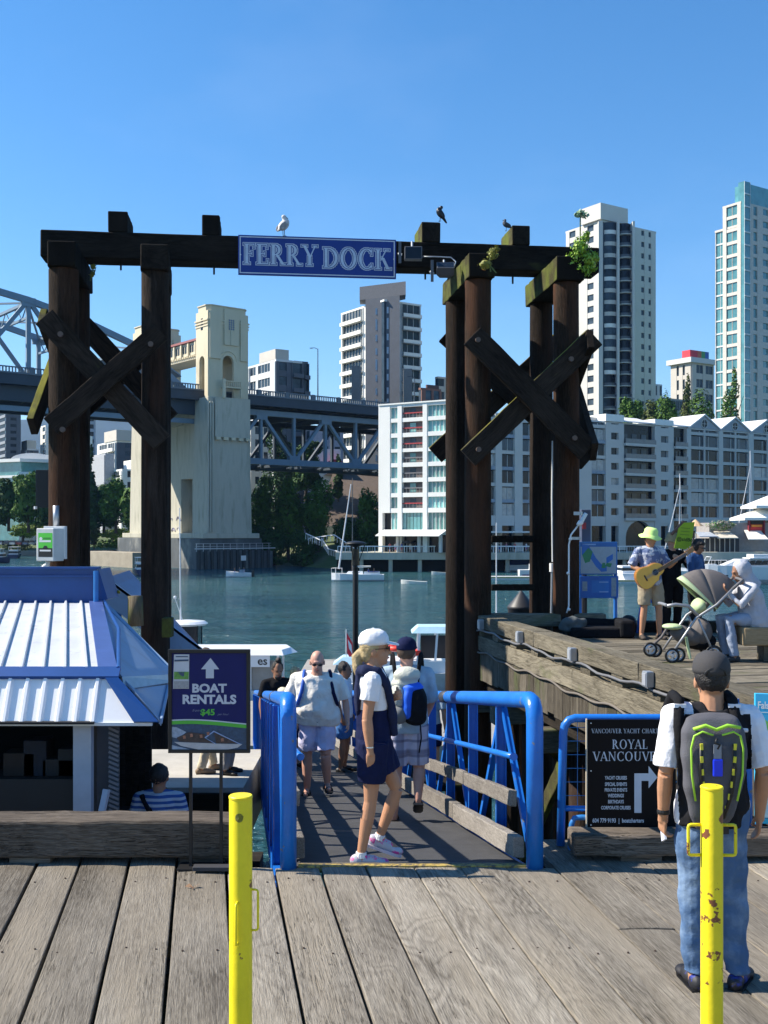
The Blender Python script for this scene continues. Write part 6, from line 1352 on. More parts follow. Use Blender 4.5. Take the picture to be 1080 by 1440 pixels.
def sheet(z0, z1, name, m, off=0): MB().loft([[(x_, y_-off, z0) for x_, y_ in arc_]+[(x_, y_+8, z0) for x_, y_ in arc_[::-1]], [(x_, y_-off, z1) for x_, y_ in arc_]+[(x_, y_+8, z1) for x_, y_ in arc_[::-1]]]).build(name, m, t)
zz2 = [PZ(p, 302) for p in (755, 700, 688, 686, 673, 671, 657, 650)]
sheet(-1, zz2[7], 'glazing', GLASST);
for a, b_ in ((1, 2), (3, 3), (5, 5)): sheet(zz2[a]-.2, zz2[a]+.5, 'floor_band', WHT, .4)
sheet(zz2[7], zz2[7]+.9, 'curved_roof', WHT, 1.2)
MB().loft([[(PX(44, 306)+6*math.cos(R(a)), 306, zz2[7]+.9+2*math.sin(R(a))) for a in range(0, 181, 15)], [(PX(44, 306)+6*math.cos(R(a)), 316, zz2[7]+.9+2*math.sin(R(a))) for a in range(0, 181, 15)]]).build('roof_dome', GRYW, t)
MB().box((PX(30, 298), 296, -1), (PX(48, 298), 299.5, PZ(664, 298))).build('white_pavilion', WHT, t)
# brown shingled tent roof behind the bridge, buildings seen through the truss
t = thing('brown_roofed_hall', P(505, 745, 275), 'hall with a huge brown shingled sloping roof beyond the trees', 'building')
q = [P(440, 740, 262), P(580, 740, 262), P(585, 668, 285), P(470, 660, 285)]; MB().prism(q, (0, 0, 0), (0, 4, 0)).build('shingled_roof', SHING, t)
MB().prism([P(455, 668, 283), P(590, 668, 283), P(590, 655, 284), P(485, 657, 284)], (0, 0, 0), (0, 3, 0)).build('roof_brow', mat('brow_dark', (.07, .05, .045), .9), t)
t, C, l1, l2, z1 = highrise('white_house', 'white house block seen through the bridge truss', 425, 440, 482, 605, 300, 7, [(0, .4, 's'), (.4, .8, 'w'), (.8, 1, 's')], [(0, .3, 's'), (.3, .5, 'w'), (.5, .7, 's'), (.7, .9, 'w'), (.9, 1, 's')], mat('mauve_grey', (.33, .32, .38), .8))
MB().box((PX(440, 285), 284, 0), (PX(478, 285), 290, PZ(632, 285))).build('white_low_block', WHT, t)
t = thing('red_awning_roof', P(472, 655, 290), 'small rounded red roof seen through the bridge truss', 'roof'); MB().loft([[(PX(472, 283)+2.4*math.cos(R(a)), y_, PZ(655, 283)+1.6*math.sin(R(a))) for a in range(0, 181, 20)] for y_ in (281, 285)]).build('roof', mat('red_roof_small', (.42, .05, .06), .7), t)
highrise('beige_house', 'beige house front just right of the bridge tower under the road', 345, 352, 382, 600, 290, 9, [(0, 1, 'w')], [(0, .2, 's'), (.2, .4, 'w'), (.4, .6, 's'), (.6, .8, 'w'), (.8, 1, 's')], BEIGE)
# ================================================================ trees
import numpy as np
def foliage(name, col, v=.45):
 return mat(name, col, .75, var=v, vs=.35, c2=(col[0]*1.7, col[1]*1.6, col[2]*1.1), c2s=.5, c2t=(.5, .7), spec=.25)
F_DK = foliage('foliage_dark', (.030, .070, .016)); F_MD = foliage('foliage_mid', (.062, .125, .020)); F_LT = foliage('foliage_light', (.13, .20, .035)); F_CO = foliage('foliage_conifer', (.030, .068, .022)); F_OL = foliage('foliage_olive', (.075, .10, .03))
BARK = mat('bark', (.07, .05, .035), .9, var=.3, vs=2)
def leaf_mesh(name, pts, nrm, size, m, seed=0):
 r = np.random.RandomState(seed); n = len(pts); pts = np.asarray(pts); nrm = np.asarray(nrm)
 d = nrm+r.normal(0, .7, (n, 3)); d /= np.linalg.norm(d, axis=1)[:, None]+1e-9
 a = np.cross(d, r.normal(0, 1, (n, 3))); a /= np.linalg.norm(a, axis=1)[:, None]+1e-9; b = np.cross(d, a)
 s = size*r.uniform(.55, 1.35, (n, 1)); v = np.stack([pts-a*s*.5, pts+b*s*.34, pts+a*s*.6, pts-b*s*.34], 1).reshape(-1, 3)
 me = bpy.data.meshes.new(name); me.vertices.add(4*n); me.vertices.foreach_set('co', v.ravel().astype(np.float32)); me.loops.add(4*n); me.loops.foreach_set('vertex_index', np.arange(4*n, dtype=np.int32))
 me.polygons.add(n); me.polygons.foreach_set('loop_start', np.arange(0, 4*n, 4, dtype=np.int32)); me.polygons.foreach_set('loop_total', np.full(n, 4, np.int32)); me.update(); me.validate(); me.materials.append(m); return me
def crown_pts(n, lumps, seed, inner=.15):
 r = np.random.RandomState(seed); P_, N__ = [], []
 vol = np.array([l[1][0]*l[1][2] for l in lumps]); vol = vol/vol.sum()
 for (c, rad), f in zip(lumps, vol):
  k = max(20, int(n*f)); d = r.normal(0, 1, (k, 3)); d /= np.linalg.norm(d, axis=1)[:, None]; rr = 1-np.abs(r.normal(0, inner, (k, 1)))
  ph = r.uniform(0, 6, 3); w = 1+.16*np.sin(d[:, :1]*5+ph[0])*np.sin(d[:, 1:2]*6+ph[1])+.12*np.sin(d[:, 2:3]*7+ph[2])
  P_.append(np.array(c)+d*np.array(rad)*rr*w); N__.append(d)
 return np.concatenate(P_), np.concatenate(N__)
def tree(name, px, ybase, ytop, wpx, Y, label, fm, conical=False, n=5200, size=.85, seed=0, group=None, trunk=True, zb=None, cat='tree'):
 base = P(px, ybase, Y); zt = PZ(ytop, Y); H = zt-base.z; W = wpx*Y/FP; r = random.Random(seed); c0 = base
 t = thing(name, base, label, cat, group); lumps = []
 if conical:
  for i in range(9): f = i/8; rr = W/2*(1-f*.86); lumps.append(((0+r.uniform(-.1, .1)*W, r.uniform(-.1, .1)*W, H*(.10+.84*f)), (rr, rr, H*.11)))
 else:
  lumps.append(((0, 0, H*.52), (W*.38, W*.36, H*.40)))
  for i in range(12):
   a = r.uniform(0, 6.28); f = r.uniform(.16, .88); rr = W*.5*(1-.9*abs(f-.5))*.62
   lumps.append(((math.cos(a)*rr, math.sin(a)*rr, H*f), (W*r.uniform(.17, .27), W*r.uniform(.17, .27), H*r.uniform(.10, .17))))
 pts, nr = crown_pts(n, lumps, seed); me = leaf_mesh('crown', pts, nr, size, fm, seed); o = bpy.data.objects.new('crown', me); COL.objects.link(o); o.parent = t
 if trunk:
  mb = MB(); mb.tube([base+Vector((0, 0, -1)), base+Vector((.1, 0, H*.3)), base+Vector((-.1, .1, H*.7))], [W*.035+.12, W*.03+.1, .07], 8)
  for i in range(4): a = 1.6*i+seed; mb.tube([base+Vector((0, 0, H*(.22+.07*i))), base+Vector((math.cos(a)*W*.16, math.sin(a)*W*.16, H*(.38+.08*i))), base+Vector((math.cos(a)*W*.3, math.sin(a)*W*.3, H*(.5+.09*i)))], [.14, .09, .04], 6)
  mb.build('trunk', BARK, t)
 return t
GT = 'trees along the far left shore'
tree('broadleaf_tree', 12, 742, 672, 46, 285, 'broad dark tree at the left edge before the glass building', F_DK, seed=1, group=GT)
tree('broadleaf_tree', 40, 744, 662, 52, 283, 'large mid green tree before the curved glass building', F_MD, seed=2, group=GT)
tree('broadleaf_tree', 66, 742, 690, 30, 280, 'dark tree directly left of the first pile', F_DK, seed=3, group=GT)
tree('conifer_tree', 126, 745, 632, 28, 282, 'tall narrow evergreen just right of the first pair of piles', F_CO, True, seed=4, group=GT)
tree('broadleaf_tree', 146, 744, 675, 44, 286, 'dark rounded tree in the gap between the left piles', F_DK, seed=5, group=GT)
tree('broadleaf_tree', 163, 745, 664, 48, 284, 'bright mid green tree in the gap between the left piles', F_MD, seed=6, group=GT, n=3400)
tree('broadleaf_tree', 190, 745, 674, 40, 280, 'green tree touching the second left pile', F_MD, seed=7, group=GT)
tree('broadleaf_tree', 100, 745, 650, 44, 288, 'dark tree mostly behind the first pair of piles', F_DK, seed=8, group=GT)
tree('broadleaf_tree', 218, 748, 690, 40, 290, 'dark tree behind the second left pile', F_DK, seed=9, group=GT)
GS = 'light green shrubs above the beach'
tree('shrub', 32, 757, 736, 40, 292, 'light green bushy shrub by the parked cars', F_LT, seed=11, group=GS, n=1300, size=.6, cat='shrub')
tree('shrub', 52, 757, 733, 40, 291, 'light green shrub just left of the electric box', F_LT, seed=12, group=GS, n=1300, size=.6, cat='shrub')
tree('palm_shrub', 118, 768, 735, 16, 291, 'spiky olive palm beside the first pair of piles', F_OL, seed=13, group=GS, n=700, size=.9, cat='shrub')
tree('palm_shrub', 132, 768, 733, 16, 291, 'olive palm in the gap between the left piles', F_OL, seed=14, group=GS, n=700, size=.9, cat='shrub')
tree('shrub', 160, 760, 742, 46, 292, 'flat topped light green shrub in the gap between the left piles', F_LT, seed=15, group=GS, n=1300, size=.6, cat='shrub')
tree('shrub', 165, 773, 758, 90, 296, 'low green bank of bushes above the beach stones', F_MD, seed=16, group=GS, n=1500, size=.6, cat='shrub', trunk=False)
tree('shrub', 22, 776, 764, 50, 300, 'thin green bank above the sand at the left edge', F_OL, seed=17, group=GS, n=700, size=.5, cat='shrub', trunk=False)
GB = 'dark trees behind the bridge pier'
tree('broadleaf_tree', 366, 790, 668, 44, 229, 'green tree directly right of the bridge pier', F_MD, seed=21, group=GB, n=4200, size=.6)
tree('broadleaf_tree', 405, 790, 676, 50, 226, 'rounded tree second from the bridge pier', F_MD, seed=22, group=GB, n=4200, size=.6)
tree('broadleaf_tree', 446, 785, 674, 54, 224, 'large dense tree left of the brown roof', F_MD, seed=23, group=GB, n=5200, size=.6)
tree('broadleaf_tree', 516, 780, 686, 42, 222, 'bright topped tree right of the brown roof', F_MD, seed=24, group=GB, n=4000, size=.6)
tree('broadleaf_tree', 385, 798, 742, 56, 219, 'low dark tree at the water beside the pier', F_DK, seed=25, group=GB, n=3200, size=.6)
tree('broadleaf_tree', 425, 798, 748, 44, 215, 'low dark bush at the water left of the stairs', F_DK, seed=26, group=GB, n=2600, size=.55)
tree('broadleaf_tree', 358, 798, 735, 30, 222, 'dark bush hugging the corner of the pier', F_DK, seed=27, group=GB, n=2200, size=.55)
tree('broadleaf_tree', 487, 775, 722, 40, 221, 'dark low tree behind the sailboat mast', F_DK, seed=28, group=GB, n=2600, size=.55)
tree('broadleaf_tree', 535, 778, 735, 30, 214, 'dark shrub beside the white block corner', F_DK, seed=29, group=GB, n=1500, size=.5)
tree('conifer_tree', 392, 745, 575, 76, 272, 'broad tall evergreen seen through the bridge truss', F_CO, True, n=5200, seed=30, group=GB)
tree('broadleaf_tree', 430, 700, 620, 50, 262, 'dark tree behind the bridge truss', F_DK, seed=31, group=GB)
tree('conifer_tree', 476, 700, 640, 16, 268, 'small dark evergreen seen through the right of the truss', F_CO, True, n=800, seed=32, group=GB)
GR_ = 'trees above the roofs of the pale wing'
for i, (px, yt, w, lab, fm, cn, Y) in enumerate(((888, 570, 28, 'small round tree right of the concrete tower base', F_MD, 0, 250), (914, 568, 22, 'pale tree left of the lamp above the roofs', F_OL, 0, 256), (938, 558, 30, 'bushy tree under the beige tower', F_MD, 0, 252), (966, 545, 26, 'loose pale green poplar before the beige tower', F_OL, 1, 254), (985, 552, 30, 'dense tree right of the beige tower', F_MD, 0, 250), (1030, 538, 38, 'tall tree before the teal glass tower', F_MD, 1, 258))):
 tree('broadleaf_tree', px, 668, yt-13, w*1.3, Y, lab, fm, bool(cn), n=4500, size=.6, seed=40+i, group=GR_)
# ================================================================ promenade with railing, stairs, terrace
pr = thing('promenade', (20, 188, WZ), 'waterfront promenade slab on concrete piles before the white block', kind='structure')
YP = 187.0; zp = PZ(777, YP)
MB().loft([[(PX(472, YP), YP, zp-1.25), (60, YP, zp-1.25), (60, YP+9, zp-1.25), (PX(472, YP), YP+14, zp-1.25)], [(PX(472, YP), YP, zp), (60, YP, zp), (60, YP+9, zp), (PX(472, YP), YP+14, zp)]]).build('slab', CONC, pr)
for i in range(16): x = PX(508, YP)+i*5.15; MB().cyl((x, YP+.8, WZ-1), (x, YP+.8, zp-1.25), .38, n=10).build('support_column', CONC, pr)
MB().box((PX(472, YP), YP+5, WZ-1), (60, YP+5.3, zp-1.3)).build('back_wall', mat('underslab_shade', (.015, .016, .018), .9), pr)  # near-black sheet, the darkness below the slab put into its colour
RW = mat('rail_white', (.72, .72, .72), .5)
rl = thing('promenade_railing', (20, YP, zp), 'white metal railing along the edge of the promenade', 'railing')
mb = MB(); x = PX(475, YP)
while x < 60: mb.box((x-.06, YP+.05, zp), (x+.06, YP+.15, zp+1.1)); mb.box((x+.42, YP+.08, zp+.1), (x+.46, YP+.12, zp+1.0)); mb.box((x+.85, YP+.08, zp+.1), (x+.89, YP+.12, zp+1.0)); x += 1.3
tag(mb.build('baluster', RW, rl), kind='stuff'); MB().box((PX(475, YP), YP, zp+1.0), (60, YP+.2, zp+1.18)).build('top_rail', RW, rl)
st = thing('stair_railing', P(445, 770, 200), 'white stair railing zigzagging down between the dark trees', 'railing')
for seg in (((430, 750), (452, 760)), ((452, 757), (462, 772)), ((462, 772), (478, 776)), ((434, 757), (470, 752)), ((470, 752), (500, 772))):
 a, b_ = P(seg[0][0], seg[0][1], 196), P(seg[1][0], seg[1][1], 192); mb = MB(); mb.bar(a, b_, .12, .14)
 for k in range(8): p_ = a.lerp(b_, k/7); mb.bar(p_, p_-Vector((0, 0, 1.1)), .07, .07)
 mb.build('railing_run', RW, st)
for i in range(3):
 px = (572, 596, 662)[i]; t = thing('parasol', (PX(px, 188.5), 188.5, zp), 'dark terrace parasol ' + ('below the red edged balconies', 'second from the left on the terrace', 'behind the brown pile on the terrace')[i], 'parasol', 'parasols on the restaurant terrace')
 c = Vector((PX(px, 188.5), 188.5, 0)); MB().cyl((c.x, c.y, zp), (c.x, c.y, PZ(760, 188.5)), .05, n=6).build('pole', GRYW, t); MB().lathe([(1.05, PZ(764, 188.5)), (.05, PZ(759, 188.5))], c, 8).build('canopy', mat('parasol_dark', (.06, .06, .07), .8), t)
t = thing('red_awning', P(612, 770, 187.9), 'dark red awning on the restaurant terrace', 'awning'); MB().box((PX(604, 188), 188, PZ(764, 188)), (PX(628, 188), 190, PZ(759, 188))).build('canopy', mat('awning_red', (.35, .02, .04), .7), t)
# ================================================================ marina pavilion on the right
pv = thing('marina_pavilion', P(1050, 790, 172), 'white peaked marina pavilion with a red sign panel at the right edge', 'pavilion')
Yv = 170; DKB = mat('pavilion_dark', (.04, .04, .045), .7)
MB().box((PX(1000, Yv), Yv+1, PZ(792, Yv)), (PX(1110, Yv), Yv+8, PZ(735, Yv))).build('wall', mat('pavilion_wall', (.30, .28, .27), .8), pv)
def peak(px0, px1, y0, y1, name='peaked_roof'):
 a, b_ = PX(px0, Yv), PX(px1, Yv); zt, zb = PZ(y0, Yv), PZ(y1, Yv); c = ((a+b_)/2, Yv+3, zt)
 MB().add([(a, Yv-.5, zb), (b_, Yv-.5, zb), (b_, Yv+7, zb), (a, Yv+7, zb), c, (a, Yv-.5, zb-.4), (b_, Yv-.5, zb-.4), (b_, Yv+7, zb-.4), (a, Yv+7, zb-.4)], [(0, 1, 4), (1, 2, 4), (2, 3, 4), (3, 0, 4), (0, 5, 6, 1), (1, 6, 7, 2), (2, 7, 8, 3), (3, 8, 5, 0), (5, 8, 7, 6)]).build(name, WHT, pv)
peak(1062, 1118, 696, 711); peak(1046, 1125, 712, 728)
rs = MB().box((PX(1057, Yv), Yv+.6, PZ(746, Yv)), (PX(1074, Yv), Yv+.98, PZ(728, Yv))).build('red_sign', mat('sign_red', (.62, .03, .03), .5), pv)
MB().box((PX(1057, Yv), Yv+.4, PZ(737, Yv)), (PX(1074, Yv), Yv+.59, PZ(728.5, Yv))).build('dark_window', GLASSD, rs); MB().box((PX(1058, Yv), Yv+.35, PZ(741, Yv)), (PX(1073, Yv), Yv+.55, PZ(738, Yv))).build('orange_strip', mat('sign_orange', (.75, .25, .02), .5), rs)
for px in (1054, 1075): MB().box((PX(px, Yv), Yv+.3, PZ(758, Yv)), (PX(px+2, Yv), Yv+.9, PZ(728, Yv))).build('post', mat('post_maroon', (.20, .02, .03), .6), pv)
for px0, px1, y0, y1, cc in ((1003, 1032, 747, 756, (.58, .52, .42)), (1046, 1074, 745, 758, (.72, .68, .62)), (978, 1004, 748, 754, (.35, .38, .42))):
 q = [(PX(px0+3, Yv), Yv+.9, PZ(y0, Yv)), (PX(px1-3, Yv), Yv+.9, PZ(y0, Yv)), (PX(px1, Yv), Yv-2.2, PZ(y1, Yv)), (PX(px0, Yv), Yv-2.2, PZ(y1, Yv))]; MB().prism(q, (0, 0, -.12), (0, 0, 0)).build('awning', mat('awning_%d' % px0, cc, .8), pv)
MB().box((PX(975, Yv), Yv+.2, PZ(776, Yv)), (PX(1040, Yv), Yv+.9, PZ(757, Yv))).build('shopfront', DKB, pv)
for k in range(9): MB().box((PX(977+k*7, Yv), Yv+.05, PZ(776, Yv)), (PX(978+k*7, Yv), Yv+.19, PZ(757, Yv))).build('shop_mullion', WGW, pv)
MB().box((PX(1020, Yv), Yv+.3, PZ(776, Yv)), (PX(1034, Yv), Yv+.75, PZ(758, Yv))).build('maroon_door', mat('post_maroon', (.20, .02, .03), .6), pv)
MB().box((PX(960, Yv), Yv-3, PZ(776, Yv)-1.2), (PX(1125, Yv), Yv+9, PZ(776, Yv))).build('quay', CONC, pv)
t = thing('flower_bed', P(1012, 746, 170), 'pink and white flowering bush above the cream awning', 'plant')
pts, nr = crown_pts(700, [((0, 0, 0), (2.2, .8, .8)), ((1, 0, .1), (1.4, .7, .7))], 3); me = leaf_mesh('blossom', pts+np.array([0, 0, .8]), nr, .3, mat('blossom', (.40, .34, .28), .8, c2=(.10, .2, .05), c2s=2, c2t=(.45, .55)), 3); o = bpy.data.objects.new('blossom', me); COL.objects.link(o); o.parent = t
t = thing('terrace_parasol', P(975, 760, 160), 'orange and white parasol beside the lime paper sign', 'parasol'); c = Vector((PX(978, 160), 160, 0)); MB().lathe([(1.25, PZ(740, 160)), (.9, PZ(737, 160)), (.03, PZ(730, 160))], c, 10).build('canopy', mat('parasol_orange', (.62, .40, .22), .8), t); MB().cyl((c.x, c.y, PZ(775, 160)), (c.x, c.y, PZ(732, 160)), .05, n=6).build('pole', GRYW, t)
# ================================================================ boats
HULL = mat('hull_white', (.74, .75, .76), .3, var=.03); HULLD = mat('hull_navy', (.02, .03, .09), .4); CANV = mat('canvas_blue', (.03, .05, .16), .8); BWIN = mat('boat_window', (.015, .02, .028), .15); MASTW = mat('mast_alloy', (.62, .62, .64), .4, .2)
def hull(mb, L, W, H, bow=.35, n=12, z0=-.25, flare=.75, sheer=.25):
 rings = []
 for i in range(n+1):
  f = i/n; w = W/2*(1 if f < 1-bow else max(.02, max(0, math.cos((f-(1-bow))/bow*math.pi/2))**.8)); z1 = H*(1+sheer*f*f); zk = z0+(.35*H*max(0, (f-.8)/.2)**2)
  x = -L/2+L*f
  rings.append([(x, -w, z1), (x, -w*flare, z0+.35*(H-z0)), (x, -w*.2, zk), (x, w*.2, zk), (x, w*flare, z0+.35*(H-z0)), (x, w, z1)])
 return mb.loft(rings)
def boat(name, label, px, pyw, rz, L, W, H, build, cat='boat', group=None, zoff=0):
 Y = FP*(EYE-WZ)/(pyw-HZ); t = thing(name, (PX(px, Y), Y, WZ), label, cat, group, rz=rz); ORG[t.name] = Vector((0, 0, 0)); build(t, L, W, H, Y); return t, Y
def sail_rig(t, x, zm, boomL=0, r=.07, tilt=None):
 MB().cyl((x, 0, .8), (x, 0, zm), r, r*.7, 8).build('mast', MASTW, t)
 MB().tube([(x, 0, zm), (x, .9, zm*.62), (x, 1.1, .9)], .012, 4).build('stay', MASTW, t); MB().tube([(x, 0, zm), (x, -1.1, .9)], .012, 4).build('stay', MASTW, t)
def sb(t, L, W, H, Y):
 hull(MB(), L, W, H).build('hull', HULL, t, smooth=False); MB().loft([[(-L*.1, -.8, H), (-L*.1, .8, H), (-L*.1, .6, H+.45), (-L*.1, -.6, H+.45)], [(L*.22, -.6, H*1.1), (L*.22, .6, H*1.1), (L*.18, .4, H+.45), (L*.18, -.4, H+.45)]]).build('cabin', HULL, t)
 MB().box((-L*.05, -.62, H+.18), (L*.1, .62, H+.34)).build('cabin_window', BWIN, t)
 zm = PZ(672, Y)-WZ; MB().cyl((L*.10, 0, H), (L*.10, 0, zm), .08, .05, 8).build('mast', mat('mast_brown', (.22, .17, .14), .5), t)
 MB().tube([(L*.36, 0, H+.8), (L*.10+.2, 0, zm*.94)], [.13, .07], 8).build('furled_sail', MASTW, t)
 mb = MB(); mb.tube([(L*.5, 0, H+.9), (L*.42, .6, H+.95), (L*.3, 1.0, H+.9)], .02, 5); mb.tube([(L*.5, 0, H+.9), (L*.42, -.6, H+.95), (L*.3, -1.0, H+.9)], .02, 5)
 for x, y in ((.5, 0), (.42, .6), (.42, -.6), (.3, 1.0), (.3, -1)): mb.cyl((L*x, y, H), (L*x, y, H+.92), .02, n=4)
 mb.build('bow_rail', MASTW, t); MB().box((-L*.42, -.9, H), (-L*.12, -.8, H+.4)).build('coaming', HULL, t); MB().box((-L*.42, .8, H), (-L*.12, .9, H+.4)).build('coaming', HULL, t)
 MB().cyl((L*.08, 0, H+1.1), (-L*.25, 0, H+1.15), .16, .12, 8).build('boom_sail', mat('canvas_white', (.6, .58, .52), .8), t)
 MB().box((-L*.40, -1.0, H+.35), (-L*.2, 1.0, H+.42)).build('dodger_base', CANV, t)
sb_t, sbY = boat('sailboat', 'white sailboat motoring left with furled sail and bow rail', 503, 817, R(180), 7.6, 2.4, .95, sb)
def mboat(t, L, W, H, Y): hull(MB(), L, W, H, .5, sheer=.5).build('hull', HULL, t); MB().box((-L*.2, -.5, H), (-L*.05, .5, H+.5)).build('console', mat('console_grey', (.3, .3, .32), .6), t); MB().box((-L/2-.35, -.2, .0), (-L/2+.05, .2, H+.35)).build('outboard_motor', BLACK, t); MB().prism([(-L*.02, -.55, H), (-L*.02, .55, H), (-L*.08, .5, H+.75), (-L*.08, -.5, H+.75)], (0, 0, 0), (.04, 0, 0)).build('windscreen', BWIN, t)
mb_t, mbY = boat('motorboat', 'small open white motorboat with passengers before the bridge pier', 336, 811, R(172), 4.2, 1.7, .62, mboat)
def ding(t, L, W, H, Y): hull(MB(), L, W, H, .5, sheer=.7).build('hull', mat('dinghy_white', (.62, .62, .58), .5), t); MB().box((-L*.1, -W*.4, H-.05), (L*.02, W*.4, H)).build('thwart', mat('thwart', (.3, .2, .12), .7), t)
boat('dinghy', 'small empty cream rowing dinghy floating right of the sailboat', 582, 821, R(170), 3.6, 1.1, .34, ding)
boat('dinghy', 'tiny pale dinghy just left of the dark pile', 620, 808, R(190), 3.2, 1.1, .34, ding)
def cab(t, L, W, H, Y): hull(MB(), L, W, H).build('hull', HULLD, t); MB().box((-L*.35, -W*.38, H), (L*.25, W*.38, H+1.2)).build('cabin', HULL, t); MB().box((-L*.36, -W*.4, H+.35), (L*.26, W*.4, H+.85)).build('cabin_window', BWIN, t); MB().box((-L*.38, -W*.42, H+1.9), (L*.2, W*.42, H+2.0)).build('canopy', HULL, t); [MB().cyl((x, y, H+1.2), (x, y, H+1.9), .04, n=5).build('canopy_post', HULL, t) for x in (-L*.35, L*.15) for y in (-W*.38, W*.38)]
boat('cabin_cruiser', 'small dark hulled cabin boat with white top near the left shore', 21, 785, R(100), 7, 3, 1.0, cab)
boat('cabin_cruiser', 'white boat with red stripe half hidden by the second left pile', 199, 808, R(110), 5, 2.4, .9, cab)
boat('moored_barge', 'very dark moored boat cut off by the left picture edge', -2, 792, R(0), 5, 2.5, 1.2, cab)
def speed(t, L, W, H, Y): hull(MB(), L, W, H, .55, sheer=.35).build('hull', HULL, t); MB().box((-L*.45, -W*.45, .25), (L*.2, W*.45, .5)).build('purple_stripe', mat('stripe_purple', (.06, .03, .13), .4), t); MB().loft([[(-L*.3, -W*.4, H), (-L*.3, W*.4, H), (-L*.3, W*.34, H+.9), (-L*.3, -W*.34, H+.9)], [(L*.28, -W*.3, H*1.05), (L*.28, W*.3, H*1.05), (L*.02, W*.26, H+.85), (L*.02, -W*.26, H+.85)]]).build('cabin', HULL, t); MB().loft([[(-L*.2, -W*.36, H+.35), (-L*.2, W*.36, H+.35), (-L*.2, W*.345, H+.75), (-L*.2, -W*.345, H+.75)], [(L*.1, -W*.37, H+.3), (L*.1, W*.37, H+.3), (L*.04, W*.3, H+.72), (L*.04, -W*.3, H+.72)]]).build('cabin_window', BWIN, t); MB().tube([(-L*.1, -W*.4, H+.9), (-L*.18, -W*.35, H+2.0), (-L*.18, W*.35, H+2.0), (-L*.1, W*.4, H+.9)], .06, 6).build('radar_arch', HULL, t)
boat('speedboat', 'white cruiser with purple stripe berthed between the right piles', 768, 812, R(0), 8.5, 2.8, 1.2, speed)
def rib_(t, L, W, H, Y):
 for s in (1, -1): MB().tube([(-L/2, s*W*.4, .35), (L*.25, s*W*.4, .4), (L*.42, s*W*.2, .5), (L*.5, 0, .55)], .24, 8).build('inflatable_tube', HULL, t)
 MB().box((-L/2+.1, -W*.3, .2), (L*.3, W*.3, .3)).build('floor', GRYW, t); MB().box((-L*.52, -.15, .1), (-L*.45, .15, .9)).build('outboard_motor', mat('motor_yellow', (.5, .42, .04), .5), t)
boat('inflatable_dinghy', 'white inflatable dinghy raised behind the berthed cruiser', 716, 800, R(170), 4, 1.8, .5, rib_)
def cov(t, L, W, H, Y): hull(MB(), L, W, H).build('hull', HULL, t); MB().loft([[(-L*.4, -W*.45, H), (-L*.4, W*.45, H), (-L*.4, W*.1, H+.8), (-L*.4, -W*.1, H+.8)], [(L*.4, -W*.3, H), (L*.4, W*.3, H), (L*.3, W*.1, H+1.1), (L*.3, -W*.1, H+1.1)]]).build('cover', CANV, t)
boat('covered_boat', 'boat under a dark blue cover between the right piles', 738, 803, R(0), 7, 2.6, 1.1, cov)
def yacht(t, L, W, H, Y):
 hull(MB(), L, W, H, .45, sheer=.18).build('hull', HULL, t)
 MB().loft([[(-L*.42, -W*.4, H), (-L*.42, W*.4, H), (-L*.42, W*.36, H+1.15), (-L*.42, -W*.36, H+1.15)], [(L*.30, -W*.3, H*1.03), (L*.30, W*.3, H*1.03), (L*.12, W*.26, H+1.1), (L*.12, -W*.26, H+1.1)]]).build('cabin', HULL, t)
 for i in range(7):
  x = L*.17-i*L*.065; MB().prism([(x, 0, H+.35), (x-.8, 0, H+.35), (x-1.1, 0, H+.95), (x-.45, 0, H+.95)], (0, -W*.395, 0), (0, W*.395, 0)).build('cabin_window', BWIN, t)
 MB().box((-L*.44, -W*.4, H+1.16), (L*.02, W*.4, H+1.28)).build('flybridge_floor', HULL, t); MB().box((-L*.3, -W*.36, H+1.29), (-L*.02, W*.36, H+1.75)).build('flybridge', HULL, t)
 for i in range(3): MB().box((L*.25-i*L*.25, -W*.52, H*.5), (L*.27-i*L*.25, W*.52, H*.56)).build('porthole', BWIN, t)
 mb = MB(); [mb.cyl((L*.45-i*.9, s*(.3+i*.28), H*1.1), (L*.45-i*.9, s*(.3+i*.28), H*1.1+.7), .02, n=4) for i in range(5) for s in (1, -1)]; [mb.tube([(L*.45-i*.9, s*(.3+i*.28), H*1.1+.7) for i in range(5)], .02, 4) for s in (1, -1)]; mb.build('bow_rail', MASTW, t)
boat('motor_yacht', 'large white motor yacht berthed behind the seated hooded person', 1052, 821, R(180), 13.5, 3.9, 2.3, yacht)
def stern(t, L, W, H, Y):
 hull(MB(), L, W, H).build('hull', HULL, t); MB().box((-L*.3, -W*.35, H), (L*.2, W*.35, H+1.0)).build('cabin', HULL, t); MB().box((-L*.31, -W*.36, H+.35), (L*.15, W*.36, H+.75)).build('cabin_window', BWIN, t)
 for k in range(6): MB().tube([(-1+k*.3, -.6, H+.6), (-1.8+k*.35, -.7, H+2.2+.2*(k % 2))], .03, 5).build('fishing_rod', MASTW, t)
boat('speedboat', 'white cruiser moored behind the lime sign before the marina pavilion', 985, 812, R(185), 7.5, 2.8, 1.2, speed)
boat('cabin_cruiser', 'white topped cabin boat moored left of the large motor yacht', 1003, 806, R(160), 7, 2.8, 1.1, cab)
boat('fishing_boat', 'cluttered white fishing boat with rods left of the guitarist', 879, 818, R(95), 7, 3.0, 1.3, stern)
def sail2(py_top, H_=.9, incl=None):
 def f(t, L, W, H, Y):
  hull(MB(), L, W, H).build('hull', HULL, t); MB().box((-L*.2, -.6, H), (L*.15, .6, H+.4)).build('cabin', HULL, t); zm = PZ(py_top, Y)-WZ; sail_rig(t, 0, zm, r=.10)
  if incl: MB().tube([(incl, 0, H+.5), (.05, 0, zm*.86)], [.09, .05], 6).build('furled_jib', MASTW, t)
 return f
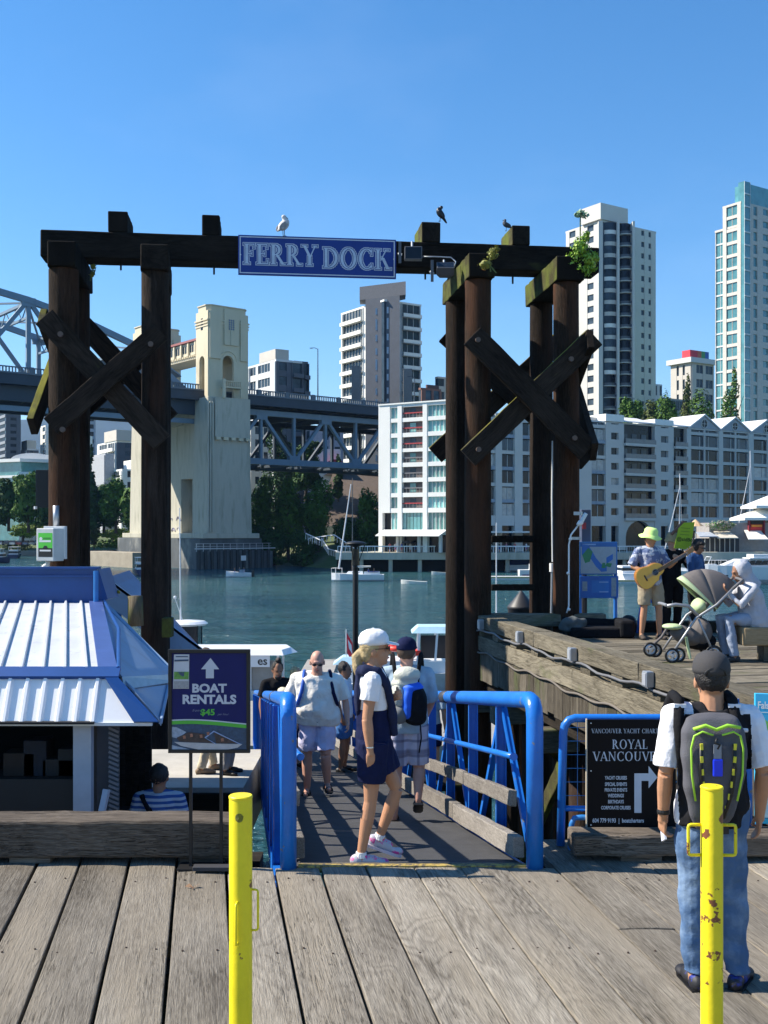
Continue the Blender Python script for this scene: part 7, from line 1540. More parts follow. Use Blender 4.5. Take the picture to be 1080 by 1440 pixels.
GM = 'moored sailboats in the marina'
boat('moored_sailboat', 'moored sailboat whose mast rises behind the guitarist', 956, 812, R(180), 8, 2.6, 1.0, sail2(666, incl=3.0), group=GM)
boat('moored_sailboat', 'moored sailboat with the tallest white mast near the right edge', 1055, 806, R(180), 9, 2.8, 1.0, sail2(634, incl=3.3), group=GM)
def mastonly(t, L, W, H, Y): hull(MB(), L, W, H).build('hull', HULL, t); MB().cyl((0, 0, H), (0, 0, PZ(735, Y)-WZ), .055, .035, 8).build('mast', MASTW, t); MB().box((-1.2, -.5, H), (.8, .5, H+.35)).build('cabin', HULL, t)
boat('small_sailboat', 'small sailboat below the pier with a thin white mast between the piles', 698, 890, R(90), 5, 1.9, .7, mastonly)
def leftb(t, L, W, H, Y):
 hull(MB(), L, W, H).build('hull', HULL, t); zr = PZ(876, Y)-WZ
 MB().box((-L*.3, -W*.35, H), (L*.1, W*.35, H+.5)).build('cabin', HULL, t)
 for x in (-.9, 0, .7):
  for s in (1, -1): MB().bar((x, s*.65, H+.4), (x, s*.65, zr-.1), .06, .06, (0, 1, 0)).build('window_frame', BLACK, t)
 MB().box((-.9, -.62, H+.5), (.7, .62, zr-.15)).build('cabin_glass', BWIN, t)
 MB().lathe([(.9, zr-.12), (1.0, zr-.02), (.85, zr+.1), (.3, zr+.16)], (0, 0, 0), 20, 1.15, 1).build('white_roof', HULL, t); MB().cyl((-.3, 0, zr+.1), (-.35, 0, PZ(714, Y)-WZ), .045, .03, 8).build('antenna_mast', MASTW, t)
 MB().tube([(-.2, 0, zr+.15), (-.6, 0, zr+1.3)], .02, 6).build('antenna', MASTW, t); MB().ell((-.6, 0, zr+1.35), .09, 8, 6).build('antenna_light', MASTW, t)
boat('ferry_boat', 'small ferry with an oval white roof and tall mast behind the blue shed', 262, 942, R(0), 5.5, 2.1, .9, leftb)
def esb(t, L, W, H, Y):
 hull(MB(), L, W, H).build('hull', HULL, t); zr = PZ(914, Y)-WZ
 MB().loft([[(-L*.5, -1.2, zr-.08), (L*.42, -1.2, zr-.08), (L*.52, 0, zr-.08), (L*.42, 1.2, zr-.08), (-L*.5, 1.2, zr-.08)], [(-L*.5, -1.0, zr+.12), (L*.4, -1.0, zr+.12), (L*.46, 0, zr+.12), (L*.4, 1.0, zr+.12), (-L*.5, 1.0, zr+.12)]]).build('white_roof', HULL, t)
 MB().box((-L*.48, -1.15, zr-.55), (L*.30, -1.1, zr-.08)).build('name_board', HULL, t); bd_ = Board((-L*.48, -1.15, zr-.55), (1, 0, 0), (0, 0, 1), (0, -1, 0)); bd_.text('es', L*.76, .23, .46, mat('label_black', (.02, .02, .02), .5), t, .02, 1, align='RIGHT')
 for x in (-L*.45, -L*.1, L*.12, L*.36): MB().box((x, -1.12, H), (x+.09, -1.05, zr-.08)).build('roof_post', HULL, t); MB().box((x, 1.05, H), (x+.09, 1.12, zr-.08)).build('roof_post', HULL, t)
 MB().box((-L*.1, -1.0, H), (L*.34, -.98, zr-.3)).build('clear_curtain', mat('curtain_film', (.25, .25, .24), .2), t)
boat('ferry_boat', 'white canopied ferry boat berthed behind the boat rentals sign', 336, 1000, R(0), 4.6, 2.3, .9, esb)
def redb(t, L, W, H, Y):
 hull(MB(), L, W, H).build('hull', mat('hull_grey', (.42, .44, .47), .4), t); zr = PZ(888, Y)-WZ
 MB().loft([[(-.9, -.9, zr), (1.4, -.9, zr), (1.4, .9, zr), (-.9, .9, zr)], [(-.6, -.7, zr+.28), (1.3, -.7, zr+.28), (1.3, .7, zr+.28), (-.6, .7, zr+.28)]]).build('light_blue_roof', mat('roof_pale_blue', (.42, .62, .72), .5), t)
 for x in (-.55, .25, 1.1): MB().bar((x-.12, -.8, H+.2), (x, -.8, zr), .10, .08, (0, 1, 0)).build('window_pillar', HULL, t); MB().bar((x-.12, .8, H+.2), (x, .8, zr), .10, .08, (0, 1, 0)).build('window_pillar', HULL, t)
 MB().box((-.5, -.78, H+.7), (1.05, -.74, zr-.1)).build('wheelhouse_glass', BWIN, t); MB().box((-L*.45, -1, H), (1.3, 1, H+.6)).build('cabin_side', HULL, t)
 for x, z in ((-1.5, H+1.15), (-1.0, H+.95)):
  ring = [(x+.42*math.cos(R(a)), -.6+.42*math.sin(R(a)), z) for a in range(0, 361, 30)]; MB().tube(ring, .13, 8, cap=False).build('lifebuoy', mat('lifebuoy_red', (.72, .04, .02), .5, c2=(.7, .7, .7), c2s=1.5, c2t=(.6, .62)), t, smooth=True)
boat('ferry_boat', 'ferry boat with pale blue roof and red lifebuoys beside the dark pile', 606, 972, R(0), 5.0, 2.4, .9, redb)
def flagb(t, L, W, H, Y):
 hull(MB(), L, W, H).build('hull', HULL, t); zr = PZ(932, Y)-WZ; MB().loft([[(-.7, -.7, zr), (.8, -.7, zr), (.8, .7, zr), (-.7, .7, zr)], [(-.3, -.5, zr+.3), (.6, -.5, zr+.3), (.6, .5, zr+.3), (-.3, .5, zr+.3)]]).build('light_blue_roof', mat('roof_pale_blue', (.42, .62, .72), .5), t)
 MB().box((-.5, -.6, H), (.6, .6, zr)).build('cabin', HULL, t); MB().cyl((-.15, -.3, zr), (-.15, -.3, PZ(884, Y)-WZ), .025, n=6).build('flagstaff', MASTW, t)
 z1 = PZ(888, Y)-WZ; q = [(-.14, -.3, z1), (.15, -.3, z1-.5), (.22, -.32, z1-1.25), (.12, -.3, z1-1.35), (-.1, -.34, z1-.9)]; MB().prism(q, (0, 0, 0), (0, .02, 0)).build('flag', mat('flag_red', (.60, .02, .04), .7), t); MB().prism([(-.08, -.345, z1-.3), (.08, -.345, z1-.55), (.12, -.345, z1-.95), (-.03, -.345, z1-.7)], (0, 0, 0), (0, .01, 0)).build('flag_white', HULL, t)
boat('ferry_boat', 'small ferry boat with a red and white flag behind the white cap', 492, 985, R(0), 4.0, 2.0, .8, flagb)
# floats in the marina
for i, (a, b_, py) in enumerate(((640, 770, 815), (860, 900, 820))):
 Y = FP*(EYE-WZ)/(py-HZ); t = thing('marina_float', (PX(a, Y), Y, WZ), 'low pale floating jetty ' + ('between the right piles' if i == 0 else 'left of the guitarist'), 'jetty'); MB().box((PX(a, Y), Y, WZ-.2), (PX(b_, Y), Y+2, WZ+.45)).build('float', GRYW, t); MB().box((PX(a, Y), Y-.05, WZ+.2), (PX(b_, Y), Y-.01, WZ+.42)).build('edge_board', mat('float_yellow', (.5, .42, .2), .7), t)
# parked cars by the beach, beach stones, posts
CARC = [(.5, .5, .52), (.06, .06, .07), (.6, .6, .6), (.25, .05, .05), (.1, .14, .25), (.45, .46, .48), (.7, .7, .7), (.08, .08, .09)]
car0 = None; LB = ['silver', 'black', 'white', 'dark red', 'blue', 'grey', 'bright white', 'charcoal']
for i, px in enumerate((4, 13, 22, 31, 40, 49, 112, 122)):
 Y = 297; t = thing('parked_car', (PX(px, Y), Y, PZ(767, Y)), LB[i]+' car parked above the beach ' + ('left of the electric box' if px < 60 else 'right of the first piles'), 'car', 'cars parked above the beach', rz=R(80)); ORG[t.name] = Vector((0, 0, 0))
 cm = mat('car_paint_%d' % i, CARC[i], .3); MB().loft([[(-2.1, -.85, .3), (2.1, -.85, .3), (2.1, .85, .3), (-2.1, .85, .3)], [(-2.1, -.85, .85), (2.0, -.85, .75), (2.0, .85, .75), (-2.1, .85, .85)]]).build('body', cm, t); MB().loft([[(-1.8, -.8, .8), (1.0, -.8, .8), (1.0, .8, .8), (-1.8, .8, .8)], [(-1.4, -.65, 1.4), (.3, -.65, 1.4), (.3, .65, 1.4), (-1.4, .65, 1.4)]]).build('cabin', BWIN, t)
 for x in (-1.3, 1.3):
  for s in (1, -1): MB().cyl((x, s*.78, .32), (x, s*.9, .32), .32, n=10).build('wheel', BLACK, t)
mb = MB(); rn = random.Random(3)
for i in range(160):
 px = rn.uniform(110, 200); Y = 297+rn.uniform(-3, 3); c = P(px, 778+rn.uniform(-4, 3), Y); mb.ell(c, (rn.uniform(.3, .8), .5, rn.uniform(.2, .45)), 5, 4)
tag(mb.build('beach_boulders', mat('boulder_grey', (.20, .20, .20), .9, var=.4, vs=.6)), 'heap of grey boulders along the beach between the left piles', 'boulders', kind='stuff')
t = thing('channel_marker', P(171, 790, 285), 'white square channel marker on a dark post by the beach', 'marker'); MB().box((PX(169, 280), 280, WZ), (PX(174, 280), 281, PZ(772, 280))).build('base', BLACK, t); MB().box((PX(168, 280), 279.9, PZ(771, 280)), (PX(175, 280), 280.2, PZ(759, 280))).build('board', WHITEP, t); MB().box((PX(170.5, 280), 279.8, PZ(769, 280)), (PX(172.5, 280), 279.89, PZ(763, 280))).build('slot', BLACK, t)
# ================================================================ air
HZM = bpy.data.materials.new('air'); HZM.use_nodes = True; nn = HZM.node_tree.nodes; nn.remove(nn['Principled BSDF']); pvn = nn.new('ShaderNodeVolumePrincipled'); pvn.inputs['Color'].default_value = (.30, .55, 1.0, 1); pvn.inputs['Density'].default_value = .00006; pvn.inputs['Anisotropy'].default_value = .2
HZM.node_tree.links.new(pvn.outputs[0], nn['Material Output'].inputs['Volume'])
HZO = MB().box((-7500, -7500, -8), (7500, 7600, 900)).build('haze', HZM, origin=(0, 0, -8)); tag(HZO, 'thin blue haze over the whole harbour', kind='stuff')
# ================================================================ people
def skinm(n, c): return mat('skin_'+n, c, .5, var=.08, vs=9, bump=.05, bs=120, spec=.35)
def clo(n, c, **k):
 k.setdefault('var', .12); k.setdefault('vs', 7); return mat('cloth_'+n, c, .88, bump=.6, bs=17, spec=.12, **k)
J0 = dict(pel=(0, 0, .95), che=(0, .005, 1.24), nec=(0, .01, 1.47), hd=(0, -.015, 1.618), s0=(-.19, .01, 1.41), s1=(.19, .01, 1.41), e0=(-.25, .03, 1.13), e1=(.25, .03, 1.13), w0=(-.25, -.04, .89), w1=(.25, -.04, .89),
    h0=(-.095, 0, .90), h1=(.095, 0, .90), k0=(-.105, -.015, .49), k1=(.105, -.015, .49), a0=(-.105, .03, .085), a1=(.105, .03, .085))
def ering(c, X, Y_, rx, ry, n=18, pw=1.0): return [c+X*rx*math.cos(2*math.pi*i/n)+Y_*ry*math.sin(2*math.pi*i/n) for i in range(n)]
def torso_rings(J, grow=0.0, belly=1.0, wid=1.0, t0=-.18, t1=1.0, bust=0):
 p, c, n_ = J['pel'], J['che'], J['nec']; X = (J['s1']-J['s0']).normalized(); out = []
 prof = [(-.18, .160, .112), (0, .170, .118), (.20, .155, .112), (.42, .146, .105), (.62, .162, .115), (.80, .172, .115), (.92, .150, .095), (1.0, .075, .070)]
 for t, rx, ry in prof:
  if t < t0-.01 or t > t1+.01: continue
  q = p.lerp(c, t/.56) if t < .56 else c.lerp(n_, (t-.56)/.44)
  ax = ((c-p) if t < .5 else (n_-p)).normalized(); Yd = ax.cross(X).normalized()
  b = 1+(belly-1)*max(0, 1-abs(t-.28)/(.5 if t > .28 else .8)); ry2 = ry*b*(1+(b-1)*.6)
  q = q-Yd*(ry2-ry)*.55
  out.append(ering(q, X, Yd, rx*(wid if t < .95 else 1)*(1+(b-1)*.5)+grow, ry2+grow))
 return out
def seg(mb, a, b_, r0, r1, bulge=None, n=12, ext=0):
 a, b_ = Vector(a), Vector(b_); d = b_-a
 if bulge: mb.tube([a, a.lerp(b_, .33), b_], [r0, bulge, r1], n)
 else: mb.tube([a, b_+d*ext], [r0, r1], n)
def hand(mb, w, d, side, curl=.5, fl=1.0, nrm=None):
 """palm, four unequal bent fingers and a side thumb; d = pointing direction, side = thumb side"""
 w, d, side = Vector(w), Vector(d).normalized(), Vector(side).normalized(); side = (side-d*side.dot(d)).normalized(); nn_ = Vector(nrm) if nrm else d.cross(side)
 nn_ = nn_.normalized(); M_ = Matrix((side, nn_, d)).transposed(); mb.ell(w+d*.045, (.040, .017, .052), 12, 8, M_); mb.tube([w-d*.03, w+d*.03], [.026, .028], 10)
 for i, (o, L) in enumerate(((.030, .068), (.010, .078), (-.011, .072), (-.031, .056))):
  b0 = w+d*.082+side*o; p = [b0-d*.03, b0]; ang = 0; cur = b0
  for k, f in enumerate((.45, .32, .23)):
   ang += curl*(.75+.1*i); v = d*math.cos(ang)+nn_*math.sin(ang); cur = cur+v*L*f*fl; p.append(cur)
  mb.tube(p, [.0095, .0095, .009, .0085, .0075], 8)
 b0 = w+d*.025+side*.03; mb.tube([b0-side*.01, b0+side*.022+d*.022+nn_*.008, b0+side*.026+d*.05+nn_*.02, b0+side*.018+d*.072+nn_*.03], [.014, .012, .0105, .009], 8)
def person(label, loc, rz, H=1.75, J={}, skin=None, top=None, topm=None, bot=None, botm=None, shoe=None, hair=None, hairst='short', vox=.014, belly=1.0, wid=1.0, yaw=0, pitch=0, leg=1.0, hands=(.5, .5), face=True, group=None, shoes='shoe', cap=None, collar=False, fold=.006, sleeve=.62, sock=None, hd2=None, shs=1.0, roll=0):
 t = thing('person', loc, label, 'person', group, rz=rz); ORG[t.name] = Vector((0, 0, 0)); s = H/1.75; t.scale = (s, s, s)
 j = {k: (Vector(v) if k != 'cf' else v) for k, v in {**J0, **J}.items()}; mb = MB(); M_ = Matrix.Rotation(yaw, 3, 'Z') @ Matrix.Rotation(roll, 3, 'Y') @ Matrix.Rotation(pitch, 3, 'X'); hd = j['hd']
 q = lambda x, y, z: hd+M_ @ Vector((x, y, z))*1.07
 # body in one surface
 mb.loft(torso_rings(j, -.012, belly, wid)); mb.tube([j['nec']-Vector((0, 0, .05)), j['nec'].lerp(hd, .5), q(0, .02, -.04)], [.070, .062, .060], 12)
 mb.ell(q(0, .012, .018), (0.081, 0.101, 0.112), 16, 12, M_); mb.ell(q(0, -.028, -.045), (0.062, 0.068, 0.083), 14, 10, M_); mb.ell(q(0, -.062, -.092), (.028, .026, .022), 10, 6, M_)
 mb.ell(q(0, -.098, -.025), (.013, .022, .017), 8, 6, M_); mb.ell(q(0, -.088, -.002), (.010, .014, .030), 8, 6, M_); mb.ell(q(0, -.083, -.062), (.022, .012, .009), 8, 6, M_); mb.ell(q(0, -.080, .028), (.048, .016, .010), 8, 6, M_)
 for sx in (-1, 1): mb.ell(q(.078*sx, .012, -.015), (.011, .021, .034), 8, 8, M_)
 for i in (0, 1):
  sg = -1 if i == 0 else 1; S_, E_, W_ = j['s%d' % i], j['e%d' % i], j['w%d' % i]
  mb.ell(S_, (.058, .056, .060), 10, 8); seg(mb, S_, E_, .052, .038, .048); seg(mb, E_, W_, .040, .027, .041)
  if hands[i] is not None:
   d = (W_-E_).normalized(); hv = j.get('hd%d' % i); d = Vector(hv).normalized() if hv else d
   hand(mb, W_, d, j.get('th%d' % i, (0, -1, 0)), hands[i], nrm=j.get('hn%d' % i, (-sg, 0, 0)))
  Hp, K, A = j['h%d' % i], j['k%d' % i], j['a%d' % i]
  seg(mb, Hp, K, .088*leg, .054*leg, .083*leg); seg(mb, K, A, .053*leg, .036*leg, .057*leg); td = Vector(j.get('t%d' % i, (sg*.15, -1, 0))).normalized()
  mb.ell(A+Vector((0, 0, -.02)), (.036, .040, .05), 10, 8); mb.tube([A-td*.02+Vector((0, 0, -.05)), A+td*.08+Vector((0, 0, -.052)), A+td*.165+Vector((0, 0, -.066))], [.034, .036, .022], 10)
 fused(mb, 'body', skin, t, vox, 2)
 # head details
 if face:
  mb = MB(); [mb.ell(q(.030*sx, -.083, .006), (.0145, .008, .0075), 8, 6, M_) for sx in (-1, 1)]; mb.build('eyes', mat('eye_dark', (.03, .02, .018), .2), t)
  MB().ell(q(0, -.0925, -.063), (.021, .006, .0055), 8, 6, M_).build('mouth', mat('lips', (.30, .09, .08), .5), t)
 if hair:
  mb = MB()
  if hairst != 'bald': mb.ell(q(0, .026, .030), (0.092, 0.096, 0.109), 16, 12, M_)
  if hairst == 'bald': mb.ell(q(0, .055, -.035), (.079, .055, .045), 14, 10, M_)
  if hairst == 'pony': mb.ell(q(0, .06, -.02), (.07, .06, .08), 12, 8, M_); mb.tube([q(0, .09, .0), q(0, .135, -.05), q(0, .13, -.13), q(0, .11, -.20), q(0, .10, -.24)], [.03, .04, .042, .030, .012], 10)
  if hairst == 'long': mb.ell(q(0, .045, -.06), (.092, .065, .13), 14, 10, M_); mb.tube([q(0, .05, -.08), q(0, .06, -.22)], [.08, .05], 10)
  if hairst == 'bun': mb.ell(q(0, .015, .145), (.050, .050, .042), 12, 8, M_)
  if hairst == 'curly': mb.ell(q(0, .02, .03), (.125, .12, .125), 14, 10, M_)
  if hairst == 'bob': mb.ell(q(0, .03, .0), (.105, .098, .115), 14, 10, M_); mb.ell(q(0, -.045, .07), (.075, .045, .04), 10, 8, M_)
  fused(mb, 'hair', hair, t, min(vox, .012), 1, disp=(.003 if cap else .008) if hairst != 'curly' else .02, ds=45)
 # clothing
 if top:
  mb = MB(); mb.loft(torso_rings(j, .016+.01*(top == 'shirt')-.005*(top == 'tuck'), belly, wid, -.19 if top != 'tuck' else .40, 1.0))
  for i in (0, 1):
   S_, E_, W_ = j['s%d' % i], j['e%d' % i], j['w%d' % i]; mb.ell(S_, (.073, .070, .070), 12, 8)
   n0 = j['nec']; mb.tube([n0+(S_-n0)*.2+Vector((0, 0, -.02)), S_], [.070, .070], 10)
   if top == 'long': mb.tube([S_, E_, E_.lerp(W_, .93)], [.072, .056, .043], 12)
   else: mb.tube([S_, S_.lerp(E_, sleeve*.6), S_.lerp(E_, sleeve+.1)], [.073, .074, .078], 12)
  fused(mb, 'shirt', topm if not isinstance(topm, list) else topm[0], t, vox, 2, disp=fold, ds=13, colf=j.get('cf'), mats=topm if isinstance(topm, list) else None)
  if collar: MB().tube([q(0, 0, 0)*0+j['nec']+Vector((.062*math.cos(a), .01+.068*math.sin(a), .012+.012*math.sin(a))) for a in [R(x_) for x_ in range(0, 361, 24)]], .014, 6).build('collar', topm if not isinstance(topm, list) else topm[0], t, smooth=True)
 if bot:
  mb = MB(); mb.loft(torso_rings(j, .018 if top == 'tuck' else .004, 1+(belly-1)*.6, wid, -.18, .43 if bot == 'skirt' else .20)); f = {'shorts': .88, 'trousers': 2, 'skirt': .64}[bot]
  for i in (0, 1):
   Hp, K, A = j['h%d' % i], j['k%d' % i], j['a%d' % i]; g = 1.0 if bot != 'skirt' else 1.15
   if bot == 'trousers': mb.tube([Hp+Vector((0, 0, .04)), Hp.lerp(K, .5), K, K.lerp(A, .5), A+Vector((0, 0, -.01))], [.108*leg, .100*leg, .078, .070, .064], 14)
   else: mb.tube([Hp+Vector((0, 0, .04)), Hp.lerp(K, .5), Hp.lerp(K, f)], [.112*leg*g, .108*leg*g, .098*leg*g], 14)
  if bot == 'skirt': c0 = (j['h0']+j['h1'])/2; c1 = (j['k0']+j['k1'])/2; mb.tube([c0, c0.lerp(c1, .58)], [.15, .13], 14)
  fused(mb, {'shorts': 'shorts', 'trousers': 'trousers', 'skirt': 'long_shorts'}[bot], botm, t, vox, 2, disp=fold, ds=15)
 if shoe:
  for i in (0, 1):
   sg = -1 if i == 0 else 1; A = j['a%d' % i]; td = Vector(j.get('t%d' % i, (sg*.15, -1, 0))).normalized(); sd = td.cross(Vector((0, 0, 1))).normalized(); up = sd.cross(td).normalized(); M2 = Matrix((sd, td, up)).transposed(); b0 = A-up*.052; mb = MB()
   sm = shoe if not isinstance(shoe, list) else shoe[0]
   if shoes == 'shoe':
    mb.ell(b0-td*.03, (.043*shs, .058, .050), 12, 8, M2); mb.ell(b0+td*.06+up*.0, (.043*shs, .09, .042), 12, 8, M2); mb.ell(b0+td*.15-up*.012, (.048*shs, .062, .030), 12, 8, M2); o = fused(mb, 'shoe', sm, t, max(.007, vox*.7), 1)
    so = MB(); so.loft([[b0+sd*x_*w_+td*y_-up*z_ for x_, y_ in ((-1, -.07), (-1.05, .05), (-1.1, .14), (-.6, .205), (.6, .205), (1.1, .14), (1.05, .05), (1, -.07))] for z_, w_ in ((.030, .043*shs), (.052, .041*shs))]).build('sole', shoe[1] if isinstance(shoe, list) else BLACK, t)
    if isinstance(shoe, list) and len(shoe) > 2:
     for k in range(4): MB().tube([b0+td*(.035+.025*k)+sd*x_+up*(.036-.005*k) for x_ in (-.028, 0, .028)], .006, 6).build('shoelace', shoe[2], t)
    if sock: MB().tube([A-up*.03, A+up*.012], [.041, .040], 12).build('sock', sock, t)
   else:
    so = MB(); so.loft([[b0+sd*x_*.044+td*y_-up*z_ for x_, y_ in ((-1, -.07), (-1, .05), (-1.1, .14), (-.6, .20), (.6, .20), (1.1, .14), (1, .05), (1, -.07))] for z_ in (.026, .046)]).build('sandal_sole', sm, t)
    for y_ in (.02, .12): MB().tube([b0+td*y_+sd*.044*math.cos(a)+up*(-.03+.060*math.sin(a)*(1.1-y_*3)) for a in [math.pi*k/8 for k in range(9)]], .010, 6).build('sandal_strap', sm, t)
 if cap:
  cm, kind = cap; mb = MB(); n = 20
  if kind in ('cap', 'capback'):
   rings = [[q(r_*math.cos(2*math.pi*i/n)*.9, .010+r_*math.sin(2*math.pi*i/n)*1.08, z) for i in range(n)] for r_, z in ((.098, .035), (.102, .055), (.098, .09), (.080, .122), (.045, .142), (.002, .147))]; mb.loft(rings); mb.build('cap_crown', cm, t, smooth=True)
   br_ = [];
   for i in range(13): a = math.pi*i/12; br_.append(q(.072*math.cos(a), -.085-.085*math.sin(a), .042-.02*math.sin(a)))
   MB().prism(br_, (0, 0, 0), M_ @ Vector((0, 0, .008))).build('cap_brim', cm, t); MB().ell(q(0, .01, .148), (.010, .010, .006), 8, 4, M_).build('cap_button', cm, t)
  else:
   rr = {'bucket': .165, 'sun': .17, 'flat': .12}[kind]; cr = .10
   mb.lathe([(rr, .03-.03), (rr, .006), (cr+.01, .045), (cr, .06), (cr*.95, .12), (cr*.7, .15), (.002, .155)], (0, 0, 0), 24); o = mb.build('hat', cm, t, smooth=True);
   for v in o.data.vertices: v.co = q(v.co.x, v.co.y*1.08+.005, v.co.z+.01+.012*math.sin(4*math.atan2(v.co.y, v.co.x)) if v.co.z < .02 else v.co.z+.01)
 return t, j, q
def glasses(t, q, m): mb = MB(); [mb.ell(q(.031*sx, -.100, .004), (.027, .007, .017), 10, 6) for sx in (-1, 1)]; mb.tube([q(-.05, -.098, .008), q(.05, -.098, .008)], .004, 6); [mb.tube([q(.058*sx, -.095, .008), q(.082*sx, .0, .008)], .003, 5) for sx in (-1, 1)]; mb.build('sunglasses', m, t)
S1 = skinm('light', (.52, .29, .19)); S2 = skinm('tan', (.46, .235, .135)); S3 = skinm('brown', (.30, .15, .09)); S4 = skinm('pink', (.56, .30, .22))
H_BLK = mat('hair_black', (.010, .008, .008), .5, bump=.6, bs=140); H_BLD = mat('hair_blonde', (.50, .37, .18), .5, var=.3, vs=25, bump=.6, bs=140); H_RED = mat('hair_auburn', (.17, .05, .02), .6, var=.3, vs=20, bump=.8, bs=90); H_GRY = mat('hair_grey', (.35, .32, .3), .6); H_BRN = mat('hair_brown', (.07, .04, .025), .6, bump=.6, bs=140)
TW = clo('white', (.80, .80, .82)); TBK = clo('black', (.012, .012, .014)); NAVY = clo('navy', (.010, .014, .05)); NAVY2 = clo('navy_knit', (.018, .024, .06))
def rootM(t): return Matrix.Translation(t.location) @ Matrix.Rotation(t.rotation_euler.z, 4, 'Z') @ Matrix.Diagonal((*t.scale, 1))
def attach_thing(name, t, label, cat, group=None):
 o = thing(name, t.location, label, cat, group, rz=t.rotation_euler.z); o.scale = t.scale; ORG[o.name] = Vector((0, 0, 0)); return o
# ---- man with the grey and lime backpack (right)
JEANS = clo('jeans', (.075, .135, .25), c2=(.24, .33, .46), c2s=4.5, c2t=(.45, .7))
def cf1(c): return 0 if (abs(c.x) > .185 or (c.z > 1.445 and abs(c.x) > .115)) else 1
TSW = clo('tee_white', (.80, .80, .84)); TSB = clo('tee_black', (.016, .016, .019))
m1, j1, q1 = person('man from behind in dark grey cap, black and white shirt and jeans', (PX(1001, 5.75), 5.75, .004), R(180), 1.77,
 dict(cf=cf1, s0=(-.20, .0, 1.42), s1=(.20, .0, 1.42), e0=(-.255, .05, 1.14), e1=(.26, .05, 1.13), w0=(-.265, -.03, .89), w1=(.255, -.02, .885), a0=(-.125, .03, .085), k0=(-.11, -.01, .49), a1=(.10, .03, .085), k1=(.095, -.015, .49), t0=(-.55, -.8, 0), t1=(.1, -1, 0), th1=(.2, -1, 0), th0=(-.2, -1, 0)),
 S2, 'tee', [TSW, TSB], 'trousers', JEANS, [mat('shoe_blue', (.012, .03, .26), .6, c2=(.012, .012, .016), c2s=9, c2t=(.45, .5)), BLACK], H_BLK, 'short', .0062, 1.05, 1.06, hands=(.35, .75), cap=(mat('cap_charcoal', (.045, .043, .045), .9, bump=.3, bs=300), 'cap'), leg=.90, sleeve=.80, fold=.011, yaw=R(-4))
MB().tube([(-.15, .118, 1.372), (0, .135, 1.378), (.15, .118, 1.372)], [.011, .013, .011], 6).build('white_yoke_stripe', TSW, m1)
MB().tube([q1(.05*math.cos(R(a)), .098+.012*math.sin(R(a)), .035+.035*abs(math.sin(R(a)))) for a in range(0, 181, 20)], .008, 6).build('cap_opening', BLACK, m1)
MB().lathe([(.034, -.012), (.036, 0), (.034, .012)], Vector(j1['w1'])+Vector((0, .01, .03)), 14).build('wristband', BLACK, m1)
mb = MB(); mb.cbox((.0, .125, .96), (.03, .02, .02)); mb.build('shirt_tag', GRYW, m1)
MB().box((-.035, .155, .845), (-.005, .175, .93)).build('hanging_strap', BLACK, m1)
pp = attach_thing('folded_paper', m1, 'white folded paper held in the left hand of the man in jeans', 'paper'); c = Vector(j1['w1']); MB().cbox(c+Vector((-.012, -.05, -.075)), (.012, .07, .13), M=Matrix.Rotation(R(25), 3, 'X')).build('sheet', mat('paper_pale', (.60, .62, .72), .7), pp)
bp = attach_thing('backpack', m1, 'grey backpack with lime green piping on the man in jeans', 'backpack'); bp.scale = (bp.scale.x*1.12, bp.scale.y, bp.scale.z*1.045); BG = mat('pack_grey', (.085, .085, .10), .8, var=.12, vs=9, bump=.4, bs=220); LIME = mat('pack_lime', (.38, .72, .05), .6)
mb = MB(); rings = []
for z, w, d in ((.83, .07, .05), (.90, .10, .09), (1.05, .135, .13), (1.20, .15, .145), (1.32, .145, .135), (1.385, .12, .09), (1.405, .07, .04)):
 rings.append([Vector((.045+math.copysign(abs(math.cos(a))**.6, math.cos(a))*w, .115+d*.5+math.copysign(abs(math.sin(a))**.6, math.sin(a))*d*.5, z)) for a in [2*math.pi*k/20 for k in range(20)]])
mb.loft(rings); fused(mb, 'bag', BG, bp, .010, 2, disp=.005, ds=12)
def arcp(pts, r, nm, m, par): MB().tube([Vector(p) for p in pts], r, 6).build(nm, m, par, smooth=True)
yb = .262
for s in (-1, 1):
 X_ = lambda x: .045+s*x
 arcp([(X_(.02), yb, 1.315), (X_(.07), yb+.004, 1.332), (X_(.105), yb-.005, 1.31), (X_(.118), yb-.008, 1.25), (X_(.115), yb-.008, 1.12), (X_(.095), yb-.022, .99)], .0052, 'lime_piping', LIME, bp)
 arcp([(X_(.075), yb+.003, 1.27), (X_(.078), yb+.002, 1.15), (X_(.065), yb-.012, 1.02), (X_(.035), yb-.035, .90)], .009, 'black_webbing', BLACK, bp)
 for k in range(6): f = k/5; MB().bar(Vector((X_(.077-.03*f*f), yb+.011-.035*f*f, 1.275-.31*f)), Vector((X_(.077-.03*f*f-.002), yb+.009-.036*f*f, 1.245-.31*f)), .013, .008, (0, 1, 0)).build('yellow_dash', mat('pack_yellow', (.72, .66, .04), .6), bp)
 arcp([(X_(.12), .12, 1.10), (X_(.14) if s > 0 else X_(.135), .11, 1.33), (X_(.125), .055, 1.455), (X_(.13), -.04, 1.47), (X_(.14), -.12, 1.38), (X_(.15), -.13, 1.2)], .026, 'shoulder_strap', TBK, bp)
 MB().cbox((X_(.128), .082, 1.43), (.055, .02, .018)).build('strap_stripe', TSW, bp)
arcp([(-.06, yb-.01, 1.35), (.0, yb, 1.362), (.05, yb-.004, 1.34), (.10, yb, 1.362), (.15, yb-.02, 1.34)], .009, 'top_zip', LIME, bp); arcp([(.045+.06, .2, 1.05), (.045+.12, .19, 1.28)], .006, 'side_zip', LIME, bp)
arcp([(.09, yb-.02, .93), (.105, yb-.02, .90), (.10, yb-.02, .85)], .008, 'lime_pull', LIME, bp)
